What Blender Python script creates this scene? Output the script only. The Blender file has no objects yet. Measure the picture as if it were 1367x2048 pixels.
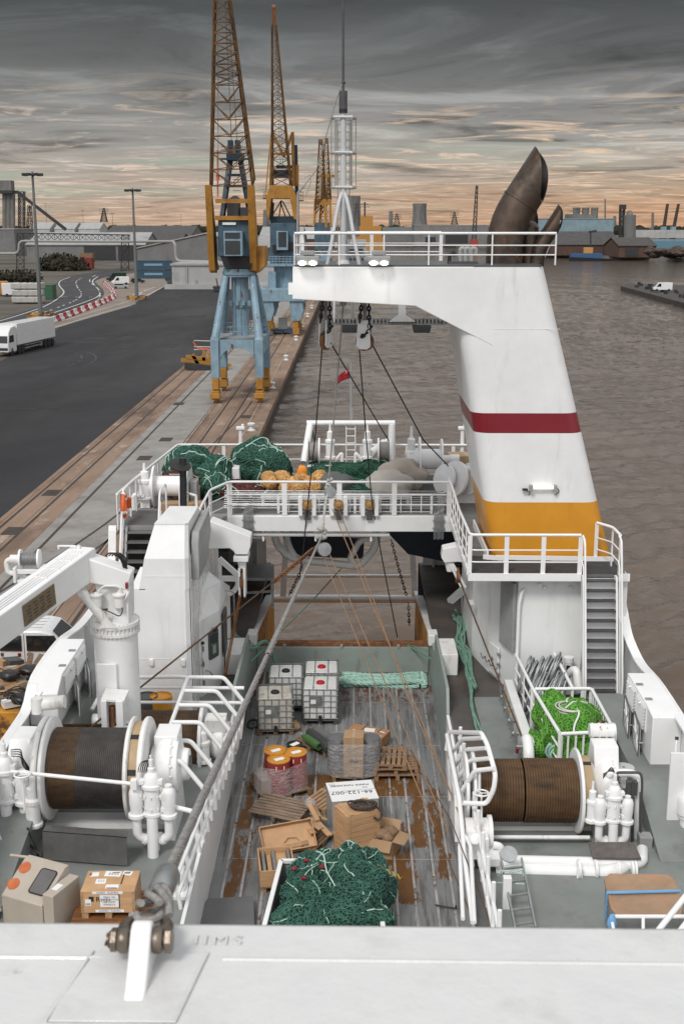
import bpy,bmesh,math,random
from mathutils import Vector,Matrix,noise as mnoise
import numpy as np
R=math.radians
S=bpy.context.scene
COL=S.collection
rnd=random.Random(7)
# ------------------------------------------------------------------ camera
FPX,PITCH,YAW=2390.0,R(13.5),R(0.52)
CAM=Vector((0,0,19.0))
cd=bpy.data.cameras.new("camera")
cam=bpy.data.objects.new("camera",cd);COL.objects.link(cam)
cam.location=CAM
cam.rotation_euler=(R(90)-PITCH,0,YAW)
cd.sensor_fit='VERTICAL';cd.sensor_height=36.0;cd.lens=FPX/2048*36.0
cd.clip_start=0.05;cd.clip_end=20000
cd.dof.use_dof=True;cd.dof.focus_distance=34.0;cd.dof.aperture_fstop=6.3
S.camera=cam
# ------------------------------------------------------------------ sky, sun, exposure
W=bpy.data.worlds.new("World");S.world=W;W.use_nodes=True
SUN_EL,SUN_ROT=R(48),R(205)
nt=W.node_tree;N=nt.nodes;L=nt.links
for n in list(N):N.remove(n)
def wn(t,**k):
 n=N.new(t)
 for a,b in k.items():setattr(n,a,b)
 return n
def wmath(op,a,b=None,c=None,clamp=False):
 n=wn('ShaderNodeMath',operation=op,use_clamp=clamp)
 for i,q in enumerate((a,b,c)):
  if q is None:continue
  if isinstance(q,(int,float)):n.inputs[i].default_value=q
  else:L.new(q,n.inputs[i])
 return n.outputs[0]
def wmix(f,a,b,blend='MIX'):
 n=wn('ShaderNodeMix',data_type='RGBA',blend_type=blend)
 for i,q in((0,f),(6,a),(7,b)):
  if isinstance(q,(int,float)):n.inputs[i].default_value=q
  elif isinstance(q,tuple):n.inputs[i].default_value=(*q,1)
  else:L.new(q,n.inputs[i])
 return n.outputs[2]
def wramp(f,stops,interp='EASE'):
 n=wn('ShaderNodeValToRGB');n.color_ramp.interpolation=interp
 el=n.color_ramp.elements
 while len(el)<len(stops):el.new(0.5)
 for e,(p,c)in zip(el,stops):
  e.position=p;e.color=(*c,1)if isinstance(c,tuple)else(c,c,c,1)
 L.new(f,n.inputs[0]);return n.outputs[0]
tc=wn('ShaderNodeTexCoord')
sep=wn('ShaderNodeSeparateXYZ');L.new(tc.outputs['Generated'],sep.inputs[0])
dx,dy,dz=sep.outputs
sky=wn('ShaderNodeTexSky',sky_type='NISHITA',sun_disc=False)
sky.sun_elevation=SUN_EL;sky.sun_rotation=SUN_ROT
skyc=wmix(1.0,sky.outputs[0],(0.10,0.10,0.10),'MULTIPLY')
zc=wmath('MAXIMUM',dz,0.0)
inv=wmath('DIVIDE',1.0,wmath('ADD',zc,0.035))
cu=wmath('MULTIPLY',dx,inv);cv=wmath('MULTIPLY',dy,inv)
comb=wn('ShaderNodeCombineXYZ');L.new(cu,comb.inputs[0]);L.new(cv,comb.inputs[1])
def wnoise(scale,detail,rough,dist=0.0,off=0.0,sx=1.0):
 mp=wn('ShaderNodeMapping');mp.inputs['Location'].default_value=(off,off*.7,off);mp.inputs['Scale'].default_value=(sx,1,1)
 L.new(comb.outputs[0],mp.inputs[0])
 n=wn('ShaderNodeTexNoise');n.inputs['Scale'].default_value=scale;n.inputs['Detail'].default_value=detail
 n.inputs['Roughness'].default_value=rough;n.inputs['Distortion'].default_value=dist
 L.new(mp.outputs[0],n.inputs['Vector']);return n.outputs['Fac']
big=wnoise(0.5,6,.58,.5,3.1,.8);mid=wnoise(.75,9,.62,.9,8.7,1.0);fine=wnoise(1.6,10,.64,1.1,1.7,.85)
e=wmath('ADD',zc,wmath('MULTIPLY',wmath('SUBTRACT',big,.5),.035))
side=wmath('ADD',.5,wmath('MULTIPLY',dx,1.6),clamp=True)
gr_r=wramp(e,[(0.0,(.56,.31,.18)),(.022,(.53,.34,.215)),(.042,(.47,.385,.31)),(.066,(.37,.35,.32)),(.092,(.255,.253,.247)),(.125,(.135,.141,.141)),(.165,(.078,.084,.087)),(.20,(.12,.125,.13)),(.27,(.36,.37,.385)),(.45,(.68,.70,.73)),(1.0,(.92,.94,.97))],'LINEAR')
gr_l=wramp(e,[(0.0,(.50,.36,.27)),(.022,(.45,.365,.30)),(.042,(.42,.385,.34)),(.066,(.33,.32,.30)),(.092,(.245,.245,.237)),(.125,(.142,.149,.148)),(.165,(.085,.091,.092)),(.20,(.12,.125,.13)),(.27,(.36,.37,.385)),(.45,(.68,.70,.73)),(1.0,(.92,.94,.97))],'LINEAR')
base=wmix(side,gr_l,gr_r)
shade=wramp(mid,[(0.30,.48),(.5,.98),(.70,1.60)])
base=wmix(1.0,base,shade,'MULTIPLY')
# clear gaps: the pale greenish sky seen between the cloud bands, low on the left
gapband=wramp(zc,[(0.0,.2),(.012,.55),(.05,.9),(.075,.3),(.10,0.0)],'LINEAR')
gapn=wramp(wnoise(.62,6,.55,.3,5.3,.45),[(.50,0.0),(.60,1.0)])
gapf=wmath('MULTIPLY',wmath('MULTIPLY',gapband,gapn),wmath('SUBTRACT',1.05,wmath('MULTIPLY',side,1.0)),clamp=True)
gapcol=wmix(.22,(.33,.40,.31),skyc)
base=wmix(gapf,base,gapcol)
# sunlit cloud edges
lit=wramp(fine,[(.51,0.0),(.69,1.0)])
litband=wramp(e,[(0.0,.35),(.016,.8),(.045,.95),(.072,.75),(.10,.25),(.12,0.0)],'LINEAR')
litf=wmath('MULTIPLY',lit,litband)
litc=wmix(side,(.78,.63,.52),(.92,.66,.44))
base=wmix(litf,base,litc)
# the open, brighter overcast behind the ship's bow lights the deck
back=wramp(dy,[(0.0,0.0),(1.0,1.0)]);backf=wmath('MULTIPLY',wmath('SUBTRACT',0.25,dy),1.4,clamp=True)
base=wmix(backf,base,(.88,.89,.91))
below=wmath('LESS_THAN',dz,-0.002)
base=wmix(below,base,(.10,.085,.07))
bg=wn('ShaderNodeBackground');L.new(base,bg.inputs[0]);bg.inputs[1].default_value=1.0
out=wn('ShaderNodeOutputWorld');L.new(bg.outputs[0],out.inputs[0])
W.cycles.sampling_method='MANUAL';W.cycles.sample_map_resolution=512
sl=bpy.data.lights.new("sun",'SUN');sl.energy=1.9;sl.angle=R(15);sl.color=(1.0,.965,.92)
so=bpy.data.objects.new("sun",sl);COL.objects.link(so)
sd=Vector((math.sin(SUN_ROT)*math.cos(SUN_EL),math.cos(SUN_ROT)*math.cos(SUN_EL),math.sin(SUN_EL)))
so.rotation_euler=sd.to_track_quat('Z','Y').to_euler();so.location=(-20,-40,60)
S.view_settings.view_transform='Standard';S.view_settings.look='None'
S.view_settings.exposure=0.03;S.view_settings.gamma=1.0;S.view_settings.use_curve_mapping=False
S.cycles.max_bounces=7;S.cycles.transparent_max_bounces=10
S.cycles.use_denoising=True
# ------------------------------------------------------------------ helpers
_cp,_sp,_cy,_sy=math.cos(PITCH),math.sin(PITCH),math.cos(YAW),math.sin(YAW)
def ray(u,v):
 x=(u-683.5)/FPX;y=-(v-1024)/FPX
 f=_cp+y*_sp;zz=-_sp+y*_cp
 return Vector((x*_cy-f*_sy,x*_sy+f*_cy,zz))
VREF=450
def P(u,v,z=None,y=None,x=None):
 """point of the place behind photo pixel (u, v) on a known level z, distance y or side plane x"""
 d=ray(u,v or VREF)
 if z is not None:t=(z-CAM.z)/d.z
 elif y is not None:t=y/d.y
 else:t=x/d.x
 return CAM+d*t
V=Vector
class MB:
 def __init__(s):s.v=[];s.f=[];s.m=[];s.k=0
 def mat(s,k):s.k=k;return s
 def add(s,vs,fs):
  o=len(s.v);s.v+=[V(a)for a in vs]
  for f in fs:s.f.append([i+o for i in f]);s.m.append(s.k)
  return s
 def box(s,c,d,rz=0,rx=0,ry=0):
  M=Matrix.Rotation(rz,3,'Z')@Matrix.Rotation(ry,3,'Y')@Matrix.Rotation(rx,3,'X');c=V(c)
  vs=[c+M@V((a*d[0]/2,b*d[1]/2,e*d[2]/2))for a in(-1,1)for b in(-1,1)for e in(-1,1)]
  return s.add(vs,[(0,1,3,2),(4,6,7,5),(0,4,5,1),(2,3,7,6),(0,2,6,4),(1,5,7,3)])
 def bx(s,x0,x1,y0,y1,z0,z1):return s.box(((x0+x1)/2,(y0+y1)/2,(z0+z1)/2),(abs(x1-x0),abs(y1-y0),abs(z1-z0)))
 def bar(s,p,q,w,h=None,up=(0,0,1)):
  p=V(p);q=V(q);h=w if h is None else h
  t=(q-p).normalized();u=V(up)
  if abs(t.dot(u))>.97:u=V((0,1,0))if abs(t.y)<.9 else V((1,0,0))
  a=t.cross(u).normalized();b=a.cross(t).normalized()
  vs=[c+a*i*w/2+b*j*h/2 for c in(p,q)for i,j in((-1,-1),(1,-1),(1,1),(-1,1))]
  return s.add(vs,[(3,2,1,0),(4,5,6,7),(0,1,5,4),(1,2,6,5),(2,3,7,6),(3,0,4,7)])
 def tube(s,pts,r,n=8,closed=False,cap=True):
  pts=[V(p)for p in pts];m=len(pts);rr=r if isinstance(r,(list,tuple))else[r]*m
  T=[]
  for i in range(m):
   a=pts[i-1]if(i>0 or closed)else pts[i];b=pts[(i+1)%m]if(i<m-1 or closed)else pts[i]
   t=(b-a);T.append(t.normalized()if t.length>1e-9 else V((0,0,1)))
  u=T[0].orthogonal().normalized();vs=[]
  for i in range(m):
   u=(u-T[i]*u.dot(T[i]))
   u=u.normalized()if u.length>1e-6 else T[i].orthogonal().normalized()
   w=T[i].cross(u);k=1.0
   if 0<i<m-1:
    c=(pts[i]-pts[i-1]).normalized().dot((pts[i+1]-pts[i]).normalized());k=1/max(.6,math.sqrt(max(0,(1+c)/2)))
   for j in range(n):
    a=2*math.pi*j/n;vs.append(pts[i]+(u*math.cos(a)+w*math.sin(a))*rr[i]*(k if n<7 else 1))
  fs=[]
  for i in range(m if closed else m-1):
   o=i*n;q=((i+1)%m)*n
   for j in range(n):fs.append((o+j,o+(j+1)%n,q+(j+1)%n,q+j))
  if cap and not closed:fs+=[tuple(range(n-1,-1,-1)),tuple((m-1)*n+j for j in range(n))]
  return s.add(vs,fs)
 def cyl(s,p,q,r0,r1=None,n=16,cap=True):
  return s.tube([p,q],[r0,r0 if r1 is None else r1],n,cap=cap)
 def lathe(s,prof,o=(0,0,0),ax=(0,0,1),n=24,a0=0,a1=None,sq=1.0):
  ax=V(ax).normalized();o=V(o);u=ax.orthogonal().normalized();w=ax.cross(u)
  full=a1 is None;a1=2*math.pi if full else a1;k=n if full else n+1
  vs=[o+ax*t+(u*math.cos(a0+(a1-a0)*j/n)+w*math.sin(a0+(a1-a0)*j/n)*sq)*r for r,t in prof for j in range(k)]
  fs=[]
  for i in range(len(prof)-1):
   for j in range(n):
    jj=(j+1)%k;fs.append((i*k+j,i*k+jj,(i+1)*k+jj,(i+1)*k+j))
  return s.add(vs,fs)
 def prism(s,poly,d0,d1,plane='xz'):
  m=len(poly)
  def pt(a,b,d):return(a,d,b)if plane=='xz' else((d,a,b)if plane=='yz' else(a,b,d))
  vs=[pt(a,b,d0)for a,b in poly]+[pt(a,b,d1)for a,b in poly]
  return s.add(vs,[tuple(range(m-1,-1,-1)),tuple(range(m,2*m))]+[(i,(i+1)%m,m+(i+1)%m,m+i)for i in range(m)])
 def slab(s,top,d):
  """polygon of 3-D points thickened by vector d"""
  m=len(top);d=V(d);vs=[V(p)for p in top]+[V(p)+d for p in top]
  return s.add(vs,[tuple(range(m-1,-1,-1)),tuple(range(m,2*m))]+[(i,(i+1)%m,m+(i+1)%m,m+i)for i in range(m)])
 def loft(s,rings,cap=True,closed=True):
  n=len(rings[0]);vs=[p for r in rings for p in r];fs=[]
  for i in range(len(rings)-1):
   for j in range(n if closed else n-1):fs.append((i*n+j,i*n+(j+1)%n,(i+1)*n+(j+1)%n,(i+1)*n+j))
  if cap and closed:fs+=[tuple(range(n-1,-1,-1)),tuple((len(rings)-1)*n+j for j in range(n))]
  return s.add(vs,fs)
 def ell(s,c,r,n=16,m=10,fn=None):
  c=V(c);vs=[]
  for i in range(m+1):
   th=math.pi*i/m
   for j in range(n):
    ph=2*math.pi*j/n;d=V((math.sin(th)*math.cos(ph),math.sin(th)*math.sin(ph),math.cos(th)))
    k=fn(d)if fn else 1.0;vs.append(c+V((d.x*r[0],d.y*r[1],d.z*r[2]))*k)
  fs=[(i*n+j,(i+1)*n+j,(i+1)*n+(j+1)%n,i*n+(j+1)%n)for i in range(m)for j in range(n)]
  return s.add(vs,fs)
 def quad(s,a,b,c,d):return s.add([a,b,c,d],[(0,1,2,3)])
def setp(o,label=None,cat=None,group=None,kind=None):
 if label:o['label']=label
 if cat:o['category']=cat
 if group:o['group']=group
 if kind:o['kind']=kind
 return o
def thing(name,label,cat,loc=(0,0,0),rz=0.0,group=None):
 o=bpy.data.objects.new(name,None);COL.objects.link(o)
 o.empty_display_size=.3;o.location=loc;o.rotation_euler=(0,0,rz)
 return setp(o,label,cat,group)
def wmat(o):
 M=Matrix.LocRotScale(o.location,o.rotation_euler,o.scale)
 return wmat(o.parent)@M if o.parent else M
def part(name,mb,mats,parent=None,local=False,smooth=40,bevel=0,label=None):
 """one mesh object; coordinates are world unless local"""
 if not isinstance(mats,(list,tuple)):mats=[mats]
 vs=mb.v
 if parent is not None and not local:
  Mi=wmat(parent).inverted();vs=[Mi@p for p in vs]
 me=bpy.data.meshes.new(name);me.from_pydata([tuple(p)for p in vs],[],mb.f)
 for m in mats:me.materials.append(m)
 if len(mats)>1:me.polygons.foreach_set('material_index',mb.m)
 if smooth:
  me.polygons.foreach_set('use_smooth',[True]*len(me.polygons));me.update()
  me.set_sharp_from_angle(angle=R(smooth))
 me.update()
 o=bpy.data.objects.new(name,me);COL.objects.link(o)
 if parent is not None:o.parent=parent
 if bevel:
  b=o.modifiers.new('bevel','BEVEL');b.width=bevel;b.segments=2;b.limit_method='ANGLE';b.angle_limit=R(40)
 if label:o['label']=label
 return o
def solo(name,mb,mats,label,cat,group=None,kind=None,loc=None,**k):
 """a thing made of one mesh; its origin is put at its base"""
 if loc is None:
  xs=[p.x for p in mb.v];ys=[p.y for p in mb.v];zs=[p.z for p in mb.v]
  loc=V(((min(xs)+max(xs))/2,(min(ys)+max(ys))/2,min(zs)))
 mb.v=[p-V(loc)for p in mb.v]
 o=part(name,mb,mats,None,**k);o.location=loc
 return setp(o,label,cat,group,kind)
def struct(name,mb,mats,**k):
 o=part(name,mb,mats,None,**k);o['kind']='structure';return o
def kids(o):return[c for c in bpy.data.objects if c.parent==o]
def dup(o,loc=None,rz=None,label=None,parent=None,sc=None):
 c=o.copy();COL.objects.link(c)
 if parent is not None:c.parent=parent
 if loc is not None:c.location=loc
 if rz is not None:c.rotation_euler=(0,0,rz)
 if sc is not None:c.scale=(sc,sc,sc)if isinstance(sc,(int,float))else sc
 if label:c['label']=label
 for k in kids(o):dup(k,parent=c)
 return c
def fillet(pts,r,seg=4,closed=False):
 pts=[V(p)for p in pts];m=len(pts);o=[]
 for i in range(m):
  if not closed and i in(0,m-1):o.append(pts[i]);continue
  a,b,c=pts[i-1],pts[i],pts[(i+1)%m]
  d1=(a-b);d2=(c-b);k=min(r,d1.length*.48,d2.length*.48)
  p=b+d1.normalized()*k;q=b+d2.normalized()*k
  for j in range(seg+1):
   t=j/seg;o.append(p*(1-t)**2+b*2*t*(1-t)+q*t*t)
 return o
def lerp(a,b,t):return V(a)*(1-t)+V(b)*t
def catenary(a,b,sag,n=12):return[lerp(a,b,i/n)-V((0,0,sag*4*(i/n)*(1-i/n)))for i in range(n+1)]
def text_mesh(txt,size,depth=.004,align='CENTER',spacing=1.0):
 c=bpy.data.curves.new('lettering','FONT');c.body=txt;c.size=size;c.extrude=depth;c.align_x=align;c.align_y='CENTER';c.space_character=spacing
 c.resolution_u=2
 o=bpy.data.objects.new('lettering',c);COL.objects.link(o)
 me=bpy.data.meshes.new_from_object(o.evaluated_get(bpy.context.evaluated_depsgraph_get()))
 vs=[v.co.copy()for v in me.vertices];fs=[tuple(p.vertices)for p in me.polygons]
 bpy.data.objects.remove(o);bpy.data.curves.remove(c);bpy.data.meshes.remove(me)
 return vs,fs
def letter(mb,txt,size,o,right,up,depth=.004,align='CENTER',spacing=1.0):
 vs,fs=text_mesh(txt,size,depth,align,spacing);r=V(right).normalized();u=V(up).normalized();n=r.cross(u)
 return mb.add([V(o)+r*p.x+u*p.y+n*p.z for p in vs],fs)
 # ------------------------------------------------------------------ materials
MATS={}
def mat(name,col,rough=.5,metal=0.0,var=.10,vs=2.0,bump=0.0,bs=30.0,c2=None,s2=1.5,lo=.58,hi=.66,st=(1,1,1),st2=None,alpha=1.0,emit=None,estr=0,trans=0,coat=0,spec=.5,c3=None,s3=8,lo3=.6,hi3=.7,st3=(1,1,1)):
 if name in MATS:return MATS[name]
 m=bpy.data.materials.new(name);m.use_nodes=True;t=m.node_tree;n=t.nodes;l=t.links
 b=n['Principled BSDF'];b.inputs['Roughness'].default_value=rough;b.inputs['Metallic'].default_value=metal
 b.inputs['Specular IOR Level'].default_value=spec
 if coat:b.inputs['Coat Weight'].default_value=coat
 if trans:b.inputs['Transmission Weight'].default_value=trans
 if alpha<1:b.inputs['Alpha'].default_value=alpha
 co=n.new('ShaderNodeTexCoord')
 def mp(s):
  q=n.new('ShaderNodeMapping');q.inputs['Scale'].default_value=s;l.new(co.outputs['Object'],q.inputs[0]);return q.outputs[0]
 def nz(v,s,d=5,r=.6):
  q=n.new('ShaderNodeTexNoise');q.inputs['Scale'].default_value=s;q.inputs['Detail'].default_value=d;q.inputs['Roughness'].default_value=r;l.new(v,q.inputs['Vector']);return q.outputs['Fac']
 def ramp(f,lo,hi,a=0.0,bb=1.0):
  q=n.new('ShaderNodeMapRange');q.interpolation_type='SMOOTHSTEP';q.inputs[1].default_value=lo;q.inputs[2].default_value=hi;q.inputs[3].default_value=a;q.inputs[4].default_value=bb;l.new(f,q.inputs[0]);return q.outputs[0]
 def mix(f,a,bb,blend='MIX'):
  q=n.new('ShaderNodeMix');q.data_type='RGBA';q.blend_type=blend
  for i,x in((0,f),(6,a),(7,bb)):
   if isinstance(x,(int,float)):q.inputs[i].default_value=x
   elif isinstance(x,tuple):q.inputs[i].default_value=(*x[:3],1)
   else:l.new(x,q.inputs[i])
  return q.outputs[2]
 v0=mp(st);c=col
 if c2 is not None:c=mix(ramp(nz(mp(st2 or st),s2,8,.65),lo,hi),c,c2)
 if c3 is not None:c=mix(ramp(nz(mp(st3),s3,6,.6),lo3,hi3),c,c3)
 if var:
  g=n.new('ShaderNodeCombineColor');f=ramp(nz(v0,vs,7,.6),.25,.75,1-var,1+var)
  for i in range(3):l.new(f,g.inputs[i])
  c=mix(1.0,c,g.outputs[0],'MULTIPLY')
 if isinstance(c,tuple):b.inputs['Base Color'].default_value=(*c,1)
 else:l.new(c,b.inputs['Base Color'])
 rv=ramp(nz(v0,vs*2.3,4),.3,.7,max(.02,rough-.08),min(1,rough+.08));l.new(rv,b.inputs['Roughness'])
 if bump:
  q=n.new('ShaderNodeBump');q.inputs['Strength'].default_value=bump;q.inputs['Distance'].default_value=.02
  l.new(nz(v0,bs,5),q.inputs['Height']);l.new(q.outputs[0],b.inputs['Normal'])
 if emit:b.inputs['Emission Color'].default_value=(*emit,1);b.inputs['Emission Strength'].default_value=estr
 MATS[name]=m;return m
def nodes_of(m):return m.node_tree.nodes,m.node_tree.links,m.node_tree.nodes['Principled BSDF']
white=mat('white_paint',(.78,.785,.78),.38,var=.06,vs=.9,c2=(.60,.59,.56),s2=1.3,lo=.56,hi=.80,st2=(1.6,1.6,.22),c3=(.42,.33,.24),s3=5,lo3=.70,hi3=.78,st3=(2.2,2.2,.35),coat=.15,bump=.10,bs=1.6)
whitec=mat('clean_white_paint',(.80,.80,.795),.36,var=.04,vs=1.2,c2=(.66,.655,.63),s2=2.0,lo=.6,hi=.8,coat=.15,c3=(.50,.42,.33),s3=4,lo3=.72,hi3=.80,st3=(3,3,.4))
whiter=mat('chipped_white_paint',(.76,.755,.735),.45,var=.07,vs=2,c2=(.36,.21,.12),s2=5.5,lo=.655,hi=.70,c3=(.55,.5,.45),s3=2.4,lo3=.55,hi3=.75,st3=(2,2,.4))
greyp=mat('grey_paint',(.30,.305,.30),.5,var=.1,c2=(.22,.2,.18),s2=2)
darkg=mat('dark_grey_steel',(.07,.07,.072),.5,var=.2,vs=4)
black=mat('black_rubber',(.016,.016,.017),.55,var=.2)
galv=mat('galvanised_steel',(.36,.37,.37),.42,.75,var=.18,vs=5)
steelb=mat('bronze_grey_steel',(.20,.165,.135),.36,.85,var=.28,vs=14,bump=.15,bs=60)
wire=mat('wire_rope',(.30,.285,.27),.55,.1,var=.3,vs=30,bump=.3,bs=110)
wirerust=mat('rusty_wire_rope',(.105,.058,.028),.7,.15,var=.35,vs=12)
rust=mat('rusty_steel',(.20,.085,.035),.75,var=.35,vs=5,c2=(.07,.035,.02),s2=3,bump=.2)
yel=mat('yellow_paint',(.62,.27,.018),.38,var=.07,vs=1.2,c2=(.5,.2,.016),s2=2,lo=.55,hi=.8,st2=(1.5,1.5,.2),coat=.15)
redp=mat('dark_red_paint',(.20,.008,.018),.38,var=.07,vs=1.2,coat=.15)
glassd=mat('dark_window_glass',(.015,.018,.02),.08,var=0,coat=.5)
deckg=mat('grey_green_deck_paint',(.215,.232,.220),.5,var=.16,vs=.7,c2=(.135,.142,.134),s2=1.2,lo=.5,hi=.78,c3=(.24,.12,.05),s3=1.1,lo3=.63,hi3=.73,bump=.08,bs=25)
grate=mat('open_grating',(.17,.165,.155),.6,.3,var=.15,vs=3)
woodm=mat('pale_crate_wood',(.50,.30,.155),.65,var=.16,vs=1.6,st=(1.2,1.2,9),bump=.1,bs=20)
woodd=mat('weathered_pallet_wood',(.20,.125,.07),.8,var=.35,vs=2.0,st=(6,1.2,6),c2=(.10,.07,.045),s2=2.2,bump=.2,bs=15)
woodl=mat('light_pallet_wood',(.36,.22,.12),.75,var=.3,vs=2,st=(6,1.2,6),bump=.2,bs=15)
card=mat('brown_cardboard',(.37,.235,.13),.75,var=.08,vs=2)
paper=mat('white_paper_label',(.78,.78,.77),.6,var=.03)
inkm=mat('black_ink',(.02,.02,.022),.6,var=0)
orange=mat('orange_plastic',(.72,.13,.03),.5,var=.08)
# ================================================================== SETTING
ZQ=2.0
def water_mat():
 m=mat('muddy_water',(.125,.094,.072),.10,var=.10,vs=.05,spec=.4)
 n,l,b=nodes_of(m);b.inputs['IOR'].default_value=1.33
 for k in list(b.inputs['Roughness'].links):l.remove(k)
 b.inputs['Roughness'].default_value=.07
 co=n.new('ShaderNodeTexCoord');prev=None
 for sc,st,ds,rot in((.9,.40,.30,20),(2.6,.42,.12,35),(7.0,.30,.04,10)):
  mp=n.new('ShaderNodeMapping');mp.inputs['Scale'].default_value=(.55,1.0,1);mp.inputs['Rotation'].default_value=(0,0,R(rot));l.new(co.outputs['Object'],mp.inputs[0])
  q=n.new('ShaderNodeTexNoise');q.inputs['Scale'].default_value=sc;q.inputs['Detail'].default_value=4;q.inputs['Distortion'].default_value=.6;l.new(mp.outputs[0],q.inputs['Vector'])
  p=n.new('ShaderNodeBump');p.inputs['Strength'].default_value=st;p.inputs['Distance'].default_value=ds;l.new(q.outputs['Fac'],p.inputs['Height'])
  if prev:l.new(prev,p.inputs['Normal'])
  prev=p.outputs[0]
 l.new(prev,b.inputs['Normal']);return m
def make_water():
 rs=14*np.exp(np.arange(0,800)*.0066);an=np.radians(np.arange(-16,40,.125));nr,na=len(rs),len(an)
 RR,AA=np.meshgrid(rs,an,indexing='ij');X=RR*np.sin(AA);Y=RR*np.cos(AA);Z=np.zeros_like(X)
 g=np.random.RandomState(4)
 for i in range(46):
  wl=0.55*(5.5/.55)**g.rand();th=R(-62)+g.randn()*.42;k=2*np.pi/wl;a=.0175*wl**.80*(.6+.8*g.rand())
  ph=k*(X*np.cos(th)+Y*np.sin(th))+g.rand()*6.28
  fade=np.clip(1.6-RR*.0066*2.2/wl,0,1)
  Z+=a*fade*(1-2*np.abs(np.sin(ph/2))**1.5+.15)
 gust=.75+.35*np.sin(X*.05+1.3*np.sin(Y*.021))*np.sin(Y*.034+.8)
 Z*=gust
 co=np.stack([X,Y,Z],-1).reshape(-1,3)
 idx=np.arange(nr*na).reshape(nr,na);q=np.stack([idx[:-1,:-1],idx[:-1,1:],idx[1:,1:],idx[1:,:-1]],-1).reshape(-1,4)[:,::-1]
 big=np.array([[-6000,-3000,-.5],[9000,-3000,-.5],[9000,9000,-.5],[-6000,9000,-.5]])
 nv=len(co);co=np.vstack([co,big]);q=np.vstack([q,[[nv,nv+1,nv+2,nv+3]]])
 me=bpy.data.meshes.new('water');me.vertices.add(len(co));me.vertices.foreach_set('co',co.astype(np.float32).ravel())
 me.loops.add(q.size);me.loops.foreach_set('vertex_index',q.astype(np.int32).ravel());me.polygons.add(len(q))
 me.polygons.foreach_set('loop_start',np.arange(0,q.size,4,dtype=np.int32));me.polygons.foreach_set('use_smooth',np.ones(len(q),dtype=bool))
 me.update(calc_edges=True);me.validate();me.materials.append(water_mat())
 o=bpy.data.objects.new('water',me);COL.objects.link(o);o['kind']='structure'
make_water()
asph=mat('asphalt',(.032,.031,.033),.85,var=.28,vs=.07,c2=(.050,.048,.048),s2=.05,lo=.45,hi=.7,st=(1.0,.35,1),st2=(1,.3,1),c3=(.026,.025,.026),s3=.35,lo3=.62,hi3=.72,st3=(1,.3,1),bump=.15,bs=30,spec=.25)
roadm=mat('road_asphalt',(.058,.057,.06),.85,var=.25,vs=.15,spec=.25)
conb=mat('brown_stained_concrete',(.235,.162,.118),.85,var=.26,vs=.30,c2=(.145,.098,.072),s2=.28,lo=.46,hi=.66,st=(1,.35,1),st2=(1.4,.35,1),c3=(.31,.25,.20),s3=.9,lo3=.58,hi3=.70,st3=(1,.4,1),bump=.12,bs=14,spec=.25)
cong=mat('grey_concrete',(.265,.252,.236),.85,var=.16,vs=.4,c2=(.20,.175,.155),s2=.35,lo=.48,hi=.72,bump=.1,bs=16,spec=.25)
wallm=mat('tidal_quay_wall',(.075,.062,.052),.8,var=.3,vs=.6,c2=(.028,.027,.024),s2=.6,lo=.4,hi=.6,bump=.3,bs=4)
groove=mat('dark_rail_groove',(.045,.034,.028),.8,var=.3,vs=1)
linew=mat('white_road_paint',(.50,.50,.49),.8,var=.2,vs=1.5,c2=(.2,.2,.2),s2=2,lo=.6,hi=.7)
liner=mat('red_road_paint',(.42,.07,.04),.8,var=.2)
ground=mat('rough_ground',(.115,.10,.085),.95,var=.35,vs=.03,c2=(.055,.060,.038),s2=.012,lo=.5,hi=.66,spec=.2)
dirt=mat('gravel_pavement',(.225,.19,.16),.9,var=.2,vs=.2,spec=.2)
m=MB();far=[(-8,1232),(40,1236),(75,1205),(92,1130),(110,800),(121,733),(175,655),(330,560),(900,380),(6000,200),(6000,9000),(-6000,9000),(-6000,-200),(-8,-200)]
m.prism([(a,b)for a,b in far],1.9,-1.5,'xy');struct('ground',m,ground,smooth=0)
m=MB();m.slab([(-21.0,-60,1.96),(-20.5,150,1.96),(-16.2,268,1.96),(-15.5,332,1.96),(-49,331,1.96),(-58,396,1.96),(-73,396,1.96),(-54.0,292,1.96),(-52.0,262,1.96),(-50.5,210,1.96),(-45,150,1.96),(-60,120,1.96),(-90,60,1.96),(-90,-60,1.96)],(0,0,-.05));struct('asphalt_yard',m,asph,smooth=0)
# marks on the asphalt: tyre arcs, patches, faint old lines
m=MB();rr=random.Random(8)
for i in range(16):
 x,y,r,a=rr.uniform(-52,-26),rr.uniform(30,240),rr.uniform(8,40),rr.uniform(0,6.3);arc=[(x+r*math.cos(a+k*.09),y+r*1.6*math.sin(a+k*.09))for k in range(14)]
 for d in(0,1.9):ribbon_pts=[V((p+d,q,1.966))for p,q in arc];[m.quad(ribbon_pts[j]-V((.1,.05,0)),ribbon_pts[j]+V((.1,.05,0)),ribbon_pts[j+1]+V((.1,.05,0)),ribbon_pts[j+1]-V((.1,.05,0)))for j in range(13)if-88<arc[j][0]<-23 and 0<arc[j][1]<260 and rr.random()<.85 and arc[j][0]>-48]
struct('tyre_marks',m,mat('tyre_mark_asphalt',(.047,.046,.047),.8,var=.3,vs=.3),smooth=0)
m=MB()
for i in range(14):x,y=rr.uniform(-46,-26),rr.uniform(40,240);m.bx(x,x+rr.uniform(1,5),y,y+rr.uniform(1.5,9),1.95,1.9638)
struct('asphalt_patches',m,mat('patched_asphalt',(.023,.022,.024),.85,var=.2,vs=.3),smooth=0)
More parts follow.
